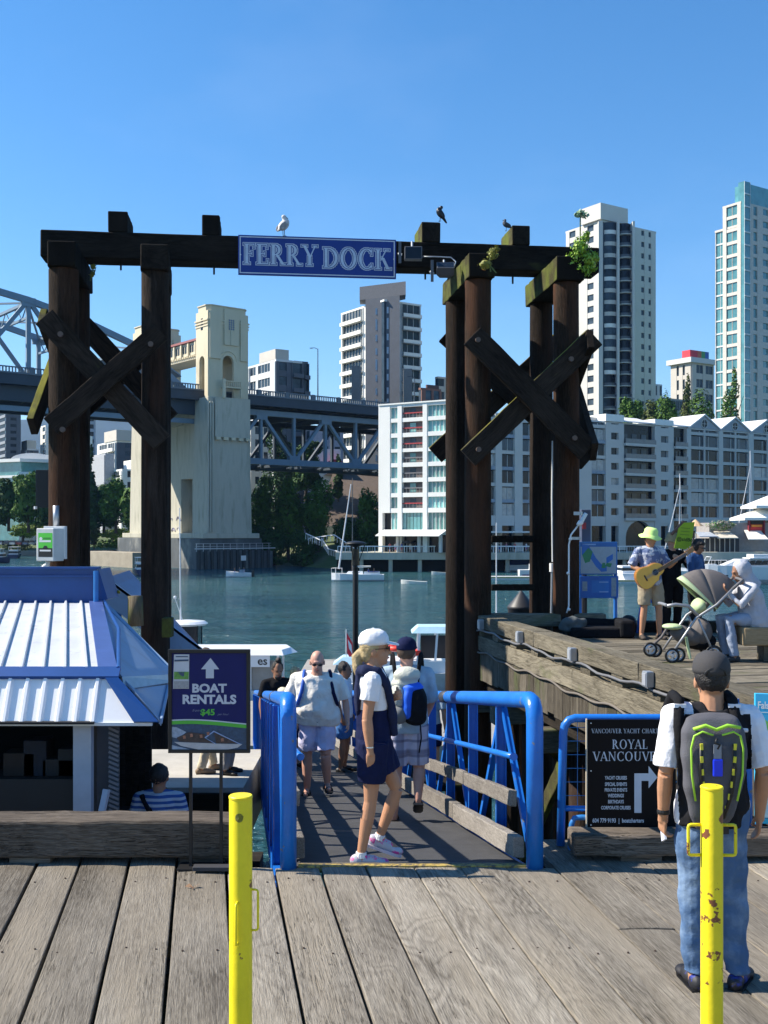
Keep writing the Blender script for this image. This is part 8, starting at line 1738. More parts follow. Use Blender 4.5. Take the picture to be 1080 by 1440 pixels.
MB().cbox((.05, yb+.018, 1.16), (.045, .014, .085)).build('blue_tag', mat('tag_blue', (.01, .04, .75), .4), bp, bevel=.006); MB().cbox((.05, yb+.012, 1.235), (.035, .01, .075)).build('clip', mat('clip_clear', (.22, .24, .28), .3), bp); arcp([(.05, yb+.01, 1.30), (.06, yb+.015, 1.28), (.04, yb+.015, 1.27), (.05, yb+.012, 1.25)], .007, 'loop', BLACK, bp)
# ---- woman in the white cap
wz = -.045
m2, j2, q2 = person('woman in white cap, white top and navy shorts walking off the ramp towards the right', (PX(525, 8.0), 8.0, wz), R(90), 1.73,
 dict(s0=(-.165, .005, 1.40), s1=(.165, .0, 1.40), e0=(-.20, .045, 1.12), w0=(-.20, .02, .885), e1=(.21, -.04, 1.16), w1=(.09, -.18, 1.25), hd1=(-.8, -.3, .25), th1=(0, 0, 1), hn1=(0, .7, -.2), k0=(-.085, .02, .49), a0=(-.085, .09, .095), k1=(.085, -.18, .54), a1=(.085, -.05, .18), t1=(0, -1, -.35), t0=(0, -1, 0), th0=(.2, -1, 0)),
 S2, 'tuck', TW, 'skirt', NAVY, [mat('shoe_silver', (.45, .46, .52), .5, c2=(.60, .05, .28), c2s=16, c2t=(.55, .6)), mat('sole_pink', (.62, .55, .60), .6), mat('lace_pink', (.85, .03, .30), .5)], H_BLD, 'pony', .0062, 1.0, .86, hands=(.35, .9), cap=(TW, 'cap'), leg=.92, sleeve=.42, sock=TW, fold=.004, pitch=R(-2))
arcp([q2(.05, .1, .055), q2(.03, .112, .05)], .009, 'cap_logo', mat('pink_logo', (.7, .05, .2), .6), m2); glasses(m2, q2, BLACK)
mb = MB();
for i in (-1, 1):
 mb.tube([(i*.06, .10, 1.46), (i*.12, .06, 1.475), (i*.13, -.03, 1.46), (i*.10, -.105, 1.34), (i*.06, -.135, 1.20), (i*.03, -.15, 1.05), (i*.03, -.16, .97)], [.042, .046, .040, .034, .031, .031, .025], 10)
mb.ell((0, .115, 1.29), (.13, .032, .20), 14, 10); fused(mb, 'draped_sweater', NAVY2, m2, .010, 2, disp=.008, ds=14)
MB().lathe([(.030, -.006), (.031, 0), (.030, .006)], Vector(j2['w0'])+Vector((0, .003, .03)), 14).build('bracelet', mat('silver', (.6, .6, .6), .3, .9), m2)
# ---- man coming up the ramp in a cream shirt
def onramp(px, Y): return (PX(px, Y), Y, RG*(Y-7.74)+.004)
CREAM = clo('cream_shirt', (.78, .74, .66));
m3, j3, q3 = person('stout balding man in cream shirt and pale shorts walking up the ramp', onramp(446, 13.0), R(4), 1.79,
 dict(s0=(-.25, .02, 1.40), s1=(.25, .0, 1.38), nec=(0, -.05, 1.45), hd=(0, -.10, 1.60), che=(0, -.02, 1.24), e0=(-.34, .06, 1.13), w0=(-.33, .0, .90), e1=(.34, .02, 1.11), w1=(.36, -.06, .88), k1=(.10, -.10, .50), a1=(.12, .0, .16), a0=(-.12, .06, .085), k0=(-.12, .02, .49)),
 S4, 'shirt', CREAM, 'shorts', clo('lilac_shorts', (.56, .54, .72)), mat('sandal_black', (.02, .02, .02), .7), H_GRY, 'bald', .009, 1.26, 1.42, hands=(.6, .6), shoes='sandal', leg=1.12, pitch=R(14), collar=True, sleeve=.8, fold=.013)
glasses(m3, q3, BLACK); MB().tube([(0, -.085, 1.44), (0, -.155, 1.33), (0, -.185, 1.15), (0, -.185, 1.0), (0, -.165, .87)], .008, 6).build('button_placket', CREAM, m3)
MB().box((.06, -.17, 1.21), (.15, -.145, 1.30)).build('shirt_pocket', CREAM, m3, bevel=.008)
for k in range(5): MB().ell((0, -.175-.02*math.sin(k*.75), 1.30-.10*k), (.006, .005, .006), 6, 4).build('button', mat('button_brown', (.3, .22, .15), .5), m3)
bk3 = attach_thing('backpack', m3, 'blue backpack whose straps cross the cream shirt of the stout man', 'backpack'); PB = mat('strap_blue', (.015, .09, .42), .7)
for s in (-1, 1): arcp([(s*.14, .13, 1.36), (s*.15, .06, 1.475), (s*.155, -.05, 1.47), (s*.165, -.125, 1.36), (s*.19, -.16, 1.24), (s*.23, -.13, 1.12), (s*.25, .0, 1.02)], .022, 'shoulder_strap', PB if s < 0 else NAVY, bk3)
mb = MB(); mb.ell((0, .22, 1.2), (.16, .1, .24)); fused(mb, 'bag', PB, bk3, .02)
# ---- man with the big pack walking down
def plaid():
 m = clo('plaid', (.55, .52, .62)); nt = m.node_tree; n = nt.nodes; l = nt.links; b = n['Principled BSDF']; src = b.inputs['Base Color'].links[0].from_socket; tc = n.new('ShaderNodeTexCoord'); sp = n.new('ShaderNodeSeparateXYZ'); l.new(tc.outputs['Object'], sp.inputs[0]); cur = src
 for ax, f in ((0, 42), (2, 42), (0, 21), (2, 21)):
  a = n.new('ShaderNodeMath'); a.operation = 'MULTIPLY'; a.inputs[1].default_value = f; l.new(sp.outputs[ax], a.inputs[0]); s_n = n.new('ShaderNodeMath'); s_n.operation = 'SINE'; l.new(a.outputs[0], s_n.inputs[0])
  g = n.new('ShaderNodeMapRange'); g.inputs['From Min'].default_value = .75; g.inputs['From Max'].default_value = .95; g.inputs['To Max'].default_value = .55; l.new(s_n.outputs[0], g.inputs[0]); mx = n.new('ShaderNodeMixRGB'); mx.inputs[2].default_value = (.06, .06, .12, 1); l.new(g.outputs[0], mx.inputs[0]); l.new(cur, mx.inputs[1]); cur = mx.outputs[0]
 l.new(cur, b.inputs['Base Color']); return m
m4, j4, q4 = person('man from behind in pale blue shirt and plaid shorts walking down the ramp', onramp(572, 10.5), R(178), 1.78,
 dict(s0=(-.20, .0, 1.42), s1=(.20, .0, 1.42), k0=(-.12, -.06, .50), a0=(-.11, .05, .24), t0=(0, -1, -.6), k1=(.10, .0, .49), a1=(.12, .02, .085), e0=(-.24, -.06, 1.15), w0=(-.20, -.2, 1.0), e1=(.25, -.02, 1.14), w1=(.22, -.18, 1.0)),
 S4, 'shirt', clo('pale_blue', (.36, .46, .54)), 'shorts', plaid(), BLACK, H_BRN, 'short', .012, 1.1, 1.06, hands=(.6, .6), cap=(NAVY, 'cap'), leg=1.05, shoes='sandal', yaw=R(-15), sleeve=.9, fold=.009)
bk4 = attach_thing('backpack', m4, 'large hiking backpack in cream, bright blue and black on the ramp', 'backpack'); bk4.location.z += .14
PC = mat('pack_cream', (.55, .55, .46), .8, bump=.4, bs=80); PBL2 = mat('pack_blue', (.01, .12, .72), .6)
def pk(pts, r, nm, m, sm=.014):
 mb = MB()
 for (c, rad) in pts: mb.ell(c, rad, 14, 10)
 fused(mb, nm, m, bk4, sm, 1, disp=.008, ds=14)
pk([((0, .21, 1.30), (.135, .115, .085)), ((.02, .21, 1.22), (.13, .10, .07))], 0, 'cream_lid', PC); pk([((.07, .22, 1.12), (.075, .10, .15))], 0, 'cream_side_panel', PC); pk([((.06, .22, .94), (.10, .10, .10))], 0, 'grey_pocket', mat('pack_midgrey', (.16, .17, .17), .8))
pk([((-.02, .235, 1.06), (.065, .118, .20)), ((-.05, .235, 1.19), (.12, .10, .05))], 0, 'blue_panel', PBL2); pk([((-.10, .235, 1.03), (.10, .122, .19)), ((-.08, .22, .90), (.11, .10, .08))], 0, 'black_pocket', TBK)
for s in (-1, 1): arcp([(s*.10, .14, 1.20), (s*.13, .08, 1.46), (s*.14, -.05, 1.47), (s*.15, -.13, 1.3), (s*.17, -.05, 1.0)], .022, 'shoulder_strap', TBK, bk4)
arcp([(-.17, .1, .93), (0, .15, .91), (.17, .1, .93), (.2, .0, .93)], .022, 'hip_belt', TBK, bk4); arcp([(-.13, .2, .85), (-.14, .21, .70), (-.12, .2, .56)], .008, 'loose_strap', TBK, bk4); arcp([(.13, .2, .88), (.15, .21, .78), (.14, .2, .72)], .01, 'loose_strap', TBK, bk4)
# ---- people further down the ramp
far = dict(vox=.018, fold=.006)
p5, j5, q5 = person('bearded man with dark hair in a bun and black shirt at the far left rail', onramp(390, 16.2), R(20), 1.72, {}, S3, 'tee', TBK, 'shorts', TBK, BLACK, H_BLK, 'bun', pitch=R(18), **far); MB().ell(q5(0, -.06, -.085), (.055, .045, .05), 10, 8).build('beard', H_BLK, p5)
person('blonde woman turned to the right behind the stout man', onramp(416, 17.6), R(60), 1.66, {}, S1, 'tee', clo('pale_top', (.5, .48, .45)), 'shorts', NAVY, BLACK, H_BLD, 'long', **far)
person('child with curly auburn hair behind the stout man', onramp(399, 16.6), R(30), 1.45, {}, S1, 'tee', TW, 'shorts', NAVY, BLACK, H_RED, 'curly', **far)
person('child in a cream sun hat beside the ramp rail', onramp(396, 14.8), R(30), 1.28, dict(hd=(0, -.03, 1.62)), S1, 'tee', clo('peach_top', (.6, .45, .35)), 'shorts', TW, BLACK, H_BRN, 'short', cap=(mat('straw_hat', (.62, .58, .42), .8), 'sun'), pitch=R(20), **far)
person('dark haired young man in white shirt behind the stout man', onramp(484, 16.8), R(75), 1.73, {}, S3, 'tee', TW, 'shorts', clo('blue_shorts', (.05, .14, .35)), BLACK, H_BLK, 'short', **far)
person('brown haired child down by the ferry dock railing', (PX(606, 16.5), 16.5, -1.35), R(160), 1.5, {}, S1, 'tee', clo('pale_blue', (.36, .46, .54)), 'shorts', NAVY, BLACK, H_RED, 'short', **far)
MB().box((-.2, 15.9, -1.45), (1.4, 17.4, -1.355)).build('side_landing', W_DARK, ramp)
MB().box((.1, 16.3, WZ-1), (.3, 16.5, -1.45)).build('landing_post', W_DARK, ramp)
# ---- seated man in the striped shirt
def striped():
 m = clo('striped', (.05, .10, .28)); nt = m.node_tree; n = nt.nodes; l = nt.links; b = n['Principled BSDF']; src = b.inputs['Base Color'].links[0].from_socket; tc = n.new('ShaderNodeTexCoord'); sp = n.new('ShaderNodeSeparateXYZ'); l.new(tc.outputs['Object'], sp.inputs[0]); a = n.new('ShaderNodeMath'); a.operation = 'MULTIPLY'; a.inputs[1].default_value = 120; l.new(sp.outputs[2], a.inputs[0]); s_n = n.new('ShaderNodeMath'); s_n.operation = 'SINE'; l.new(a.outputs[0], s_n.inputs[0])
 g = n.new('ShaderNodeMapRange'); g.inputs['From Min'].default_value = -.1; g.inputs['From Max'].default_value = .15; l.new(s_n.outputs[0], g.inputs[0]); mx = n.new('ShaderNodeMixRGB'); mx.inputs[2].default_value = (.42, .46, .52, 1); l.new(g.outputs[0], mx.inputs[0]); l.new(src, mx.inputs[1]); l.new(mx.outputs[0], b.inputs['Base Color']); return m
dz = -.83
SIT = {k: tuple(Vector(J0[k])+Vector((0, 0, dz))) for k in ('pel', 'che', 'nec', 'hd', 's0', 's1', 'e0', 'e1')}
m6, j6, q6 = person('dark haired man in blue striped shirt seated on the lower dock with a black bag', (PX(224, 10.4), 10.4, -.742), R(180), 1.74, {**SIT, 'h0': (-.1, 0, .10), 'h1': (.1, 0, .10), 'k0': (-.16, -.38, .32), 'k1': (.16, -.38, .32), 'a0': (-.14, -.5, .03), 'a1': (.14, -.5, .03), 'w0': (-.22, -.2, .2), 'w1': (.22, -.2, .2)}, S3, 'tee', striped(), 'trousers', NAVY, BLACK, H_BLK, 'short', .013, 1.1, 1.1, sleeve=.85)
arcp([(.16, .06, .62), (.06, .145, .48), (-.06, .155, .33), (-.16, .13, .18)], .028, 'bag_strap', TBK, m6);
bg = attach_thing('shoulder_bag', m6, 'black shoulder bag behind the seated man in stripes', 'bag'); mb = MB(); mb.ell((-.12, .17, .13), (.15, .07, .11)); fused(mb, 'bag', TBK, bg, .015)
# ---- two standing behind the poster (legs show below it)
MB().box((-8, 13.72, -1.9), (PX(344, 14), 13.795, -.95)).build('dark_step_front', W_DARK, ld)  # dark sheet added over the pale step front to darken it
MB().box((-8, 13.8, -1.7), (PX(345, 14), 16.2, -.885)).build('far_step', mat('step_concrete', (.42, .40, .36), .9), ld)
person('person in cream trousers whose legs show under the boat rentals poster', (PX(291, 14.7), 14.7, -.88), R(110), 1.70, dict(a0=(-.1, .1, .085), a1=(.1, -.12, .085)), S3, 'tee', TBK, 'trousers', clo('cream_trousers', (.55, .48, .36)), mat('shoe_tan', (.25, .18, .12), .7), H_BRN, 'short', **far)
person('person in grey trousers standing right of the cream trousers under the poster', (PX(322, 14.6), 14.6, -.88), R(80), 1.62, {}, S3, 'tee', clo('grey_top', (.2, .2, .2)), 'trousers', clo('grey_trousers', (.30, .29, .28)), BLACK, H_BLK, 'short', **far)
# ---- musician with the guitar
HAW = clo('flower_shirt', (.13, .17, .30), c2=(.50, .53, .60), c2s=13, c2t=(.50, .55)); KH = clo('khaki', (.33, .28, .20))
YM = 17.7; Zm = PDK+.004
m7, j7, q7 = person('guitarist in lime hat, patterned blue shirt and khaki shorts on the pier', (PX(914, YM), YM, Zm), R(8), 1.80,
 dict(e0=(-.30, .02, 1.17), w0=(-.10, -.20, 1.05), hd0=(.9, -.1, -.25), th0=(0, -.2, 1), hn0=(.1, .9, -.2), e1=(.30, -.04, 1.16), w1=(.36, -.20, 1.26), hd1=(.2, .2, .9), th1=(-1, 0, .2), hn1=(0, 1, 0), a0=(-.13, .03, .085), a1=(.16, .0, .085), k1=(.14, -.03, .49)),
 S2, 'shirt', HAW, 'shorts', KH, mat('shoe_brown', (.06, .045, .035), .8), H_BRN, 'short', .012, 1.0, 1.0, hands=(.7, 1.1), cap=(mat('hat_lime', (.60, .86, .26), .8), 'bucket'), yaw=R(35), pitch=R(12), sleeve=.85, fold=.009)
gt = attach_thing('acoustic_guitar', m7, 'honey yellow acoustic guitar played by the man in the lime hat', 'guitar')
ga_ = R(30); GX = Vector((math.cos(ga_), 0, math.sin(ga_))); GY = Vector((-math.sin(ga_), 0, math.cos(ga_))); gc = Vector((-.10, -.24, 1.04))
def gring(y, g=0, n=40):
 o = []
 for i in range(n):
  a = 2*math.pi*i/n; x = .245*math.cos(a); w = (.195+.030*math.cos(a*2))-.038*math.cos(a); w = w*(1-.12*math.exp(-((x-.03)/.07)**2)); yy_ = w*math.sin(a)
  if x > .10 and yy_ < -.02: yy_ *= .72+.1*math.cos(x*20)
  o.append(gc+GX*(x*(1+g))+GY*(yy_*(1+g))+Vector((0, y, 0)))
 return o
MB().loft([gring(-.05), gring(.05)]).build('body', mat('guitar_top', (.86, .45, .07), .25, var=.08, vs=4), gt, bevel=.006); MB().loft([gring(-.046, .012), gring(.046, .012)]).build('side_band', mat('guitar_side', (.35, .15, .04), .3), gt)
c = gc+GX*.085+Vector((0, -.0515, 0)); MB().cyl(c, c-Vector((0, .003, 0)), .055, n=20).build('rosette', mat('rosette', (.35, .28, .18), .5), gt); MB().cyl(c-Vector((0, .0031, 0)), c-Vector((0, .006, 0)), .045, n=20).build('sound_hole', BLACK, gt)
MB().bar(gc+GX*.14+Vector((0, -.06, 0)), gc+GX*.66+Vector((0, -.055, 0)), .055, .022, (0, 1, 0)).build('neck', mat('guitar_neck', (.14, .08, .045), .4), gt); MB().bar(gc+GX*.665+Vector((0, -.05, 0)), gc+GX*.83+Vector((0, -.03, .0)), .075, .02, (0, 1, 0)).build('headstock', mat('guitar_side', (.35, .15, .04), .3), gt)
for k in range(3):
 for s in (-1, 1): a = gc+GX*(.69+.045*k)+GY*s*.035+Vector((0, -.045, 0)); MB().cyl(a, a+GY*s*.03, .008, n=6).build('tuning_peg', GALV, gt)
MB().bar(gc-GX*.10-GY*.05+Vector((0, -.056, 0)), gc-GX*.10+GY*.05+Vector((0, -.056, 0)), .02, .008, (0, 1, 0)).build('bridge', BLACK, gt)
mb = MB(); [mb.cyl(gc-GX*.10+GY*o+Vector((0, -.063, 0)), gc+GX*.70+GY*o+Vector((0, -.070, 0)), .0012, n=4) for o in (-.02, -.012, -.004, .004, .012, .02)]; mb.build('strings', GALV, gt)
# ---- others around him
p8, j8, q8 = person('person in tan cap and black coat standing behind the guitarist', (PX(945, 18.3), 18.3, Zm), R(15), 1.72, dict(e1=(.27, -.05, 1.2), w1=(.25, -.22, 1.4), e0=(-.25, 0, 1.14)), S4, 'long', TBK, 'trousers', TBK, BLACK, H_GRY, 'short', .015, cap=(clo('tan_cap', (.40, .30, .17)), 'flat'), yaw=R(25), pitch=R(8))
p9, j9, q9 = person('woman with short black hair and denim jacket looking down by the stroller', (PX(978, 17.9), 17.9, Zm), R(50), 1.66, dict(hd=(0, -.06, 1.61), e0=(-.24, -.04, 1.14), w0=(-.2, -.2, 1.0), e1=(.24, -.04, 1.14), w1=(.2, -.2, 1.0)), S3, 'long', clo('denim_jacket', (.03, .07, .18), c2=(.06, .12, .26), c2s=4, c2t=(.5, .6)), 'trousers', TBK, BLACK, H_BLK, 'bob', .014, pitch=R(22)); glasses(p9, q9, BLACK)
ls = thing('lime_sign', P(965, 776, 18.1), 'lime green hand lettered paper sign held up behind the guitar neck', 'sign'); Ys = 18.05
q = [P(948, 771, Ys), P(971, 773, Ys), P(977, 734, Ys), P(962, 735, Ys), P(954, 743, Ys)]; MB().prism(q, (0, 0, 0), (0, .01, 0)).build('paper', mat('lime_paper', (.28, .42, .02), .8, var=.1, vs=8), ls)
bd = Board(P(949, 770, Ys), (P(971, 772, Ys)-P(949, 770, Ys)), (.12, 0, 1), (0, -1, 0)); INK = mat('marker_ink', (.03, .05, .01), .8)
bd.text('@sidBo', .15, .15, .085, INK, ls, .02, 1); [bd.polys([rectp(.06, .225+.055*k, .22, .240+.055*k)], 'faded_line', mat('marker_olive', (.16, .26, .02), .8), ls) for k in range(3)]
MB().tube([P(944, 752, 18.2), P(962, 733, 18.2)], [.03, .025], 8).build('dark_stick', BRICK, ls)
# microphone-less busking gear: open case, bag, speaker ball
gc_ = thing('guitar_case', (PX(842, 18.1), 18.1, PDK), 'open black guitar case lying on the pier in front of the map sign', 'guitar case')
def cs(nm, x0, x1, y0, y1, z0, z1, m, bv=.03): return MB().box((PX(x0, 18.1), y0, z0), (PX(x1, 18.1), y1, z1)).build(nm, m, gc_, bevel=bv)
cs('case_tray', 800, 884, 17.8, 18.35, PDK+.003, PDK+.17, TBK); cs('case_end', 866, 887, 17.75, 18.4, PDK+.003, PDK+.30, TBK, .05); MB().prism([(PX(792, 18.3), 18.36, PDK+.02), (PX(870, 18.3), 18.36, PDK+.02), (PX(868, 18.3), 18.5, PDK+.26), (PX(794, 18.3), 18.5, PDK+.30)], (0, 0, 0), (0, .05, 0)).build('case_lid', TBK, gc_, bevel=.01)
mb = MB(); mb.ell((PX(836, 18), 17.95, PDK+.22), (.22, .1, .035)); mb.ell((PX(847, 18), 17.9, PDK+.25), (.08, .08, .035)); fused(mb, 'white_cloth', TW, gc_, .015, 1);
fb = thing('folded_bag', (PX(805, 18), 18, PDK), 'crumpled grey fabric bag at the left end of the guitar case', 'bag'); mb = MB(); mb.ell((PX(806, 18.1)-ORG[fb.name].x, .05, .18), (.25, .15, .16)); o = fused(mb, 'fabric', clo('grey_fabric', (.10, .11, .11)), fb, .02, 1, disp=.04, ds=9)
sp_ = thing('round_speaker', (PX(884, 18.5), 18.5, PDK), 'round black speaker standing at the pier edge beside the guitarist', 'speaker'); MB().ell((PX(884, 18.5), 18.5, PDK+.17), (.15, .15, .165), 16, 12).build('housing', BLACK, sp_, smooth=True); MB().cyl((PX(884, 18.5), 18.5, PDK+.002), (PX(884, 18.5), 18.5, PDK+.03), .10, n=14).build('base', BLACK, sp_)
ch = thing('blue_stool', (PX(915, 18.55), 18.55, PDK), 'bright blue folding stool behind the legs of the guitarist', 'stool'); SB2 = mat('stool_blue', (.01, .12, .50), .5)
for a, b_ in ((-.20, -.12), (.20, .12)):
 for y_ in (18.42, 18.66): MB().bar((PX(915, 18.5)+a, y_, PDK+.002), (PX(915, 18.5)+b_, y_, PDK+.55), .035, .035, (0, 1, 0)).build('leg', SB2, ch)
MB().box((PX(915, 18.5)-.18, 18.38, PDK+.55), (PX(915, 18.5)+.18, 18.7, PDK+.59)).build('seat', SB2, ch)
# ---- bench timber, stroller, hooded person
YS = 14.8; bt_ = thing('timber_bench', (PX(1060, YS), YS, PDK), 'pale squared timber bench under the hooded person at the right edge', 'bench'); timber('seat_beam', (PX(1034, YS), YS-.15, PDK+.23), (PX(1034, YS)+3.2, YS+.15, PDK+.23), .34, .25, None, None, woodmat('bench_wood', (.26, .18, .10), (.50, .38, .23), axis=0, bump=.4), 77, parent=bt_)
for dx in (.35, 2.2): MB().box((PX(1034, YS)+dx, YS-.14, PDK+.003), (PX(1034, YS)+dx+.3, YS+.14, PDK+.228)).build('block', W_PIERX, bt_)
GREYH = clo('grey_hoodie', (.42, .43, .48)); dzs = -.42
hz_ = {k: tuple(Vector(J0[k])+Vector((0, 0, dzs))) for k in ('pel', 'che', 'nec', 'hd', 's0', 's1')}
hz_.update(che=(0, -.06, .84), nec=(0, -.15, 1.05), hd=(0, -.24, 1.20), s0=(-.19, -.12, .99), s1=(.19, -.12, .99), e0=(-.23, -.30, .76), w0=(-.14, -.48, .93), e1=(.23, -.32, .76), w1=(.12, -.46, .93), h0=(-.1, -.02, .55), h1=(.1, -.02, .55), k0=(-.13, -.46, .56), k1=(.12, -.44, .57), a0=(-.12, -.38, .085), a1=(.12, -.36, .085), hd0=(0, -.6, .8), hd1=(0, -.6, .8), th0=(1, 0, 0), th1=(-1, 0, 0), hn0=(0, .7, .3), hn1=(0, .7, .3))
p10, j10, q10 = person('person in pale grey hooded top seated on the timber bench beside the stroller', (PX(1063, YS), YS-.02, PDK+.004), R(-85), 1.78, hz_, S3, 'long', GREYH, 'trousers', clo('pale_grey_blue', (.30, .35, .45)), mat('boot_dark', (.03, .03, .035), .8), H_BLK, 'short', .012, 1.35, 1.32, pitch=R(20), fold=.007)
mb = MB(); mb.ell(q10(0, .05, .02), (.12, .125, .15), 16, 12, Matrix.Rotation(R(20), 3, 'X')); mb.tube([q10(0, .07, -.06), (0, -.10, 1.06), (0, -.02, .98)], [.10, .12, .12], 12); fused(mb, 'hood', GREYH, p10, .012, 2, disp=.006, ds=16)
st_ = thing('baby_stroller', (PX(952, YS), YS, PDK+.003), 'grey and lime baby stroller with hood parked on the pier', 'stroller'); ORG[st_.name] = Vector((0, 0, 0)); K_ = 1500/YS
def sp(px, py, y=0): return Vector(((px-952)/K_, y, (929.5-py)/K_*1.0))
GRS = mat('stroller_grey', (.12, .105, .10), .8, bump=.3, bs=150); LMS = mat('stroller_lime', (.44, .54, .30), .7); FRM = mat('stroller_frame', (.34, .34, .35), .4, .5)
def wheel(px, py, y, r, hub):
 c = sp(px, py, y); n = 22; MB().tube([c+Vector((r*.86*math.cos(2*math.pi*i/n), 0, r*.86*math.sin(2*math.pi*i/n))) for i in range(n+1)], r*.15, 8, cap=False).build('tyre', BLACK, wl_(c), smooth=True)
 p = WL[-1]; MB().tube([c+Vector((r*.62*math.cos(2*math.pi*i/n), 0, r*.62*math.sin(2*math.pi*i/n))) for i in range(n+1)], r*.09, 6, cap=False).build('rim', hub, p)
 for k in range(3): a = 2.1*k+.5; MB().bar(c, c+Vector((r*.62*math.cos(a), 0, r*.62*math.sin(a))), r*.3, r*.12, (0, 1, 0)).build('spoke', hub, p)
 MB().cyl(c-Vector((0, .03, 0)), c+Vector((0, .03, 0)), r*.18, n=10).build('hub', hub, p)
WL = []
def wl_(c): o = bpy.data.objects.new('wheel', None); COL.objects.link(o); o.parent = st_; ORG[o.name] = Vector((0, 0, 0)); WL.append(o); return o
WS = mat('hub_silver', (.6, .6, .62), .3, .6)
for px, py, y, r in ((913, 914, -.06, .10), (922, 916, .02, .10), (938, 920, -.27, .105), (948, 920, -.20, .105), (1000, 912, .20, .12), (996, 918, -.25, .12)): wheel(px, py, y-.0, r, WS)
for y in (-.25, .22):
 MB().tube([sp(938, 918, y), sp(955, 893, y), sp(972, 868, y), sp(1000, 850, y), sp(1022, 828, y)], .018, 8).build('frame_tube', FRM, st_, smooth=True); MB().tube([sp(996, 917, y), sp(985, 893, y), sp(975, 870, y)], .015, 8).build('rear_leg', FRM, st_, smooth=True)
MB().tube([sp(913, 912, -.02), sp(928, 896, -.1), sp(938, 880, -.1)], .02, 8).build('front_leg', GRS, st_)
MB().tube([sp(1022, 828, -.25), sp(1036, 816, -.25), sp(1032, 813, 0), sp(1036, 816, .22), sp(1022, 828, .22)], .022, 8).build('handle', mat('foam_grey', (.12, .12, .13), .8), st_, smooth=True)
def soft(nm, m, els, v=.014, d=.004):
 mb = MB()
 for c, rad, an in els: mb.ell(c, rad, 14, 10, Matrix.Rotation(an, 3, 'Y'))
 return fused(mb, nm, m, st_, v, 2, disp=d, ds=12)
soft('seat_body', GRS, [(sp(965, 895, 0), (.24, .2, .13), R(20)), (sp(985, 890, 0), (.16, .2, .2), 0)]); soft('seat_lining', LMS, [(sp(982, 853, -.03), (.13, .17, .10), R(-40)), (sp(944, 882, -.05), (.14, .16, .04), 0)]); soft('basket', TBK, [(sp(985, 903, .05), (.24, .18, .13), 0)]); soft('backrest', GRS, [(sp(990, 848, .0), (.07, .19, .20), R(35))])
n = 18
def arch(px, py, tx, tz, r): return [sp(px, py, 0)+Vector((tx*math.sin(math.pi*i/n)*r, -.24*math.cos(math.pi*i/n), tz*math.sin(math.pi*i/n)*r)) for i in range(n+1)]
piv = (1001, 856); arcs = [arch(*piv, math.cos(R(th_)), math.sin(R(th_)), .62-.16*k_/9) for k_, th_ in enumerate([139, 133, 125, 116, 107, 98, 88, 77, 65, 50])]; A1 = arcs[0]; A2 = arcs[4]
for i0, i1, m_ in ((0, 1, LMS), (1, 4, GRS), (4, 9, GRS)):
 mb = MB(); [mb.v.extend(arcs[k2]) for k2 in range(i0, i1+1)]; mb.f = [[a_*(n+1)+k, a_*(n+1)+k+1, (a_+1)*(n+1)+k+1, (a_+1)*(n+1)+k] for a_ in range(i1-i0) for k in range(n)]; mb.mi = [0]*len(mb.f); o = mb.build('hood_panel', m_, st_, smooth=True, fix=False); so = o.modifiers.new('s', 'SOLIDIFY'); so.thickness = .012
MB().tube(A1, .014, 8).build('hood_edge', LMS, st_, smooth=True); MB().tube(A2, .007, 6).build('hood_piping', TW, st_)
MB().tube([sp(932, 852, -.22), sp(944, 850, -.22), sp(962, 852, -.22), sp(975, 866, -.24)], .025, 8).build('tray_arm', FRM, st_, smooth=True); MB().tube([sp(932, 851, -.22), sp(930, 850, 0), sp(932, 851, .2)], .022, 8).build('front_tray', FRM, st_)
mb = MB(); mb.tube([sp(958, 895, -.24), sp(964, 925, -.22)], .02, 6); mb.build('lime_strip', LMS, st_)
# blue and red child's hat just above the stroller
kd = thing('blue_toy_hat', P(1004, 820, 15.3), 'small blue and red hat or ball showing above the stroller back', 'hat'); MB().ell(P(1005, 813, 15.3), (.07, .07, .05), 12, 8).build('blue_crown', mat('toy_blue', (.02, .08, .55), .5), kd, smooth=True); MB().cyl(P(1005, 819, 15.3), P(1005, 815, 15.3), .055, n=12).build('red_band', mat('toy_red', (.55, .03, .05), .5), kd); MB().cyl(P(1005, 860, 15.3), P(1005, 819, 15.3), .018, n=8).build('stick', BLACK, kd)
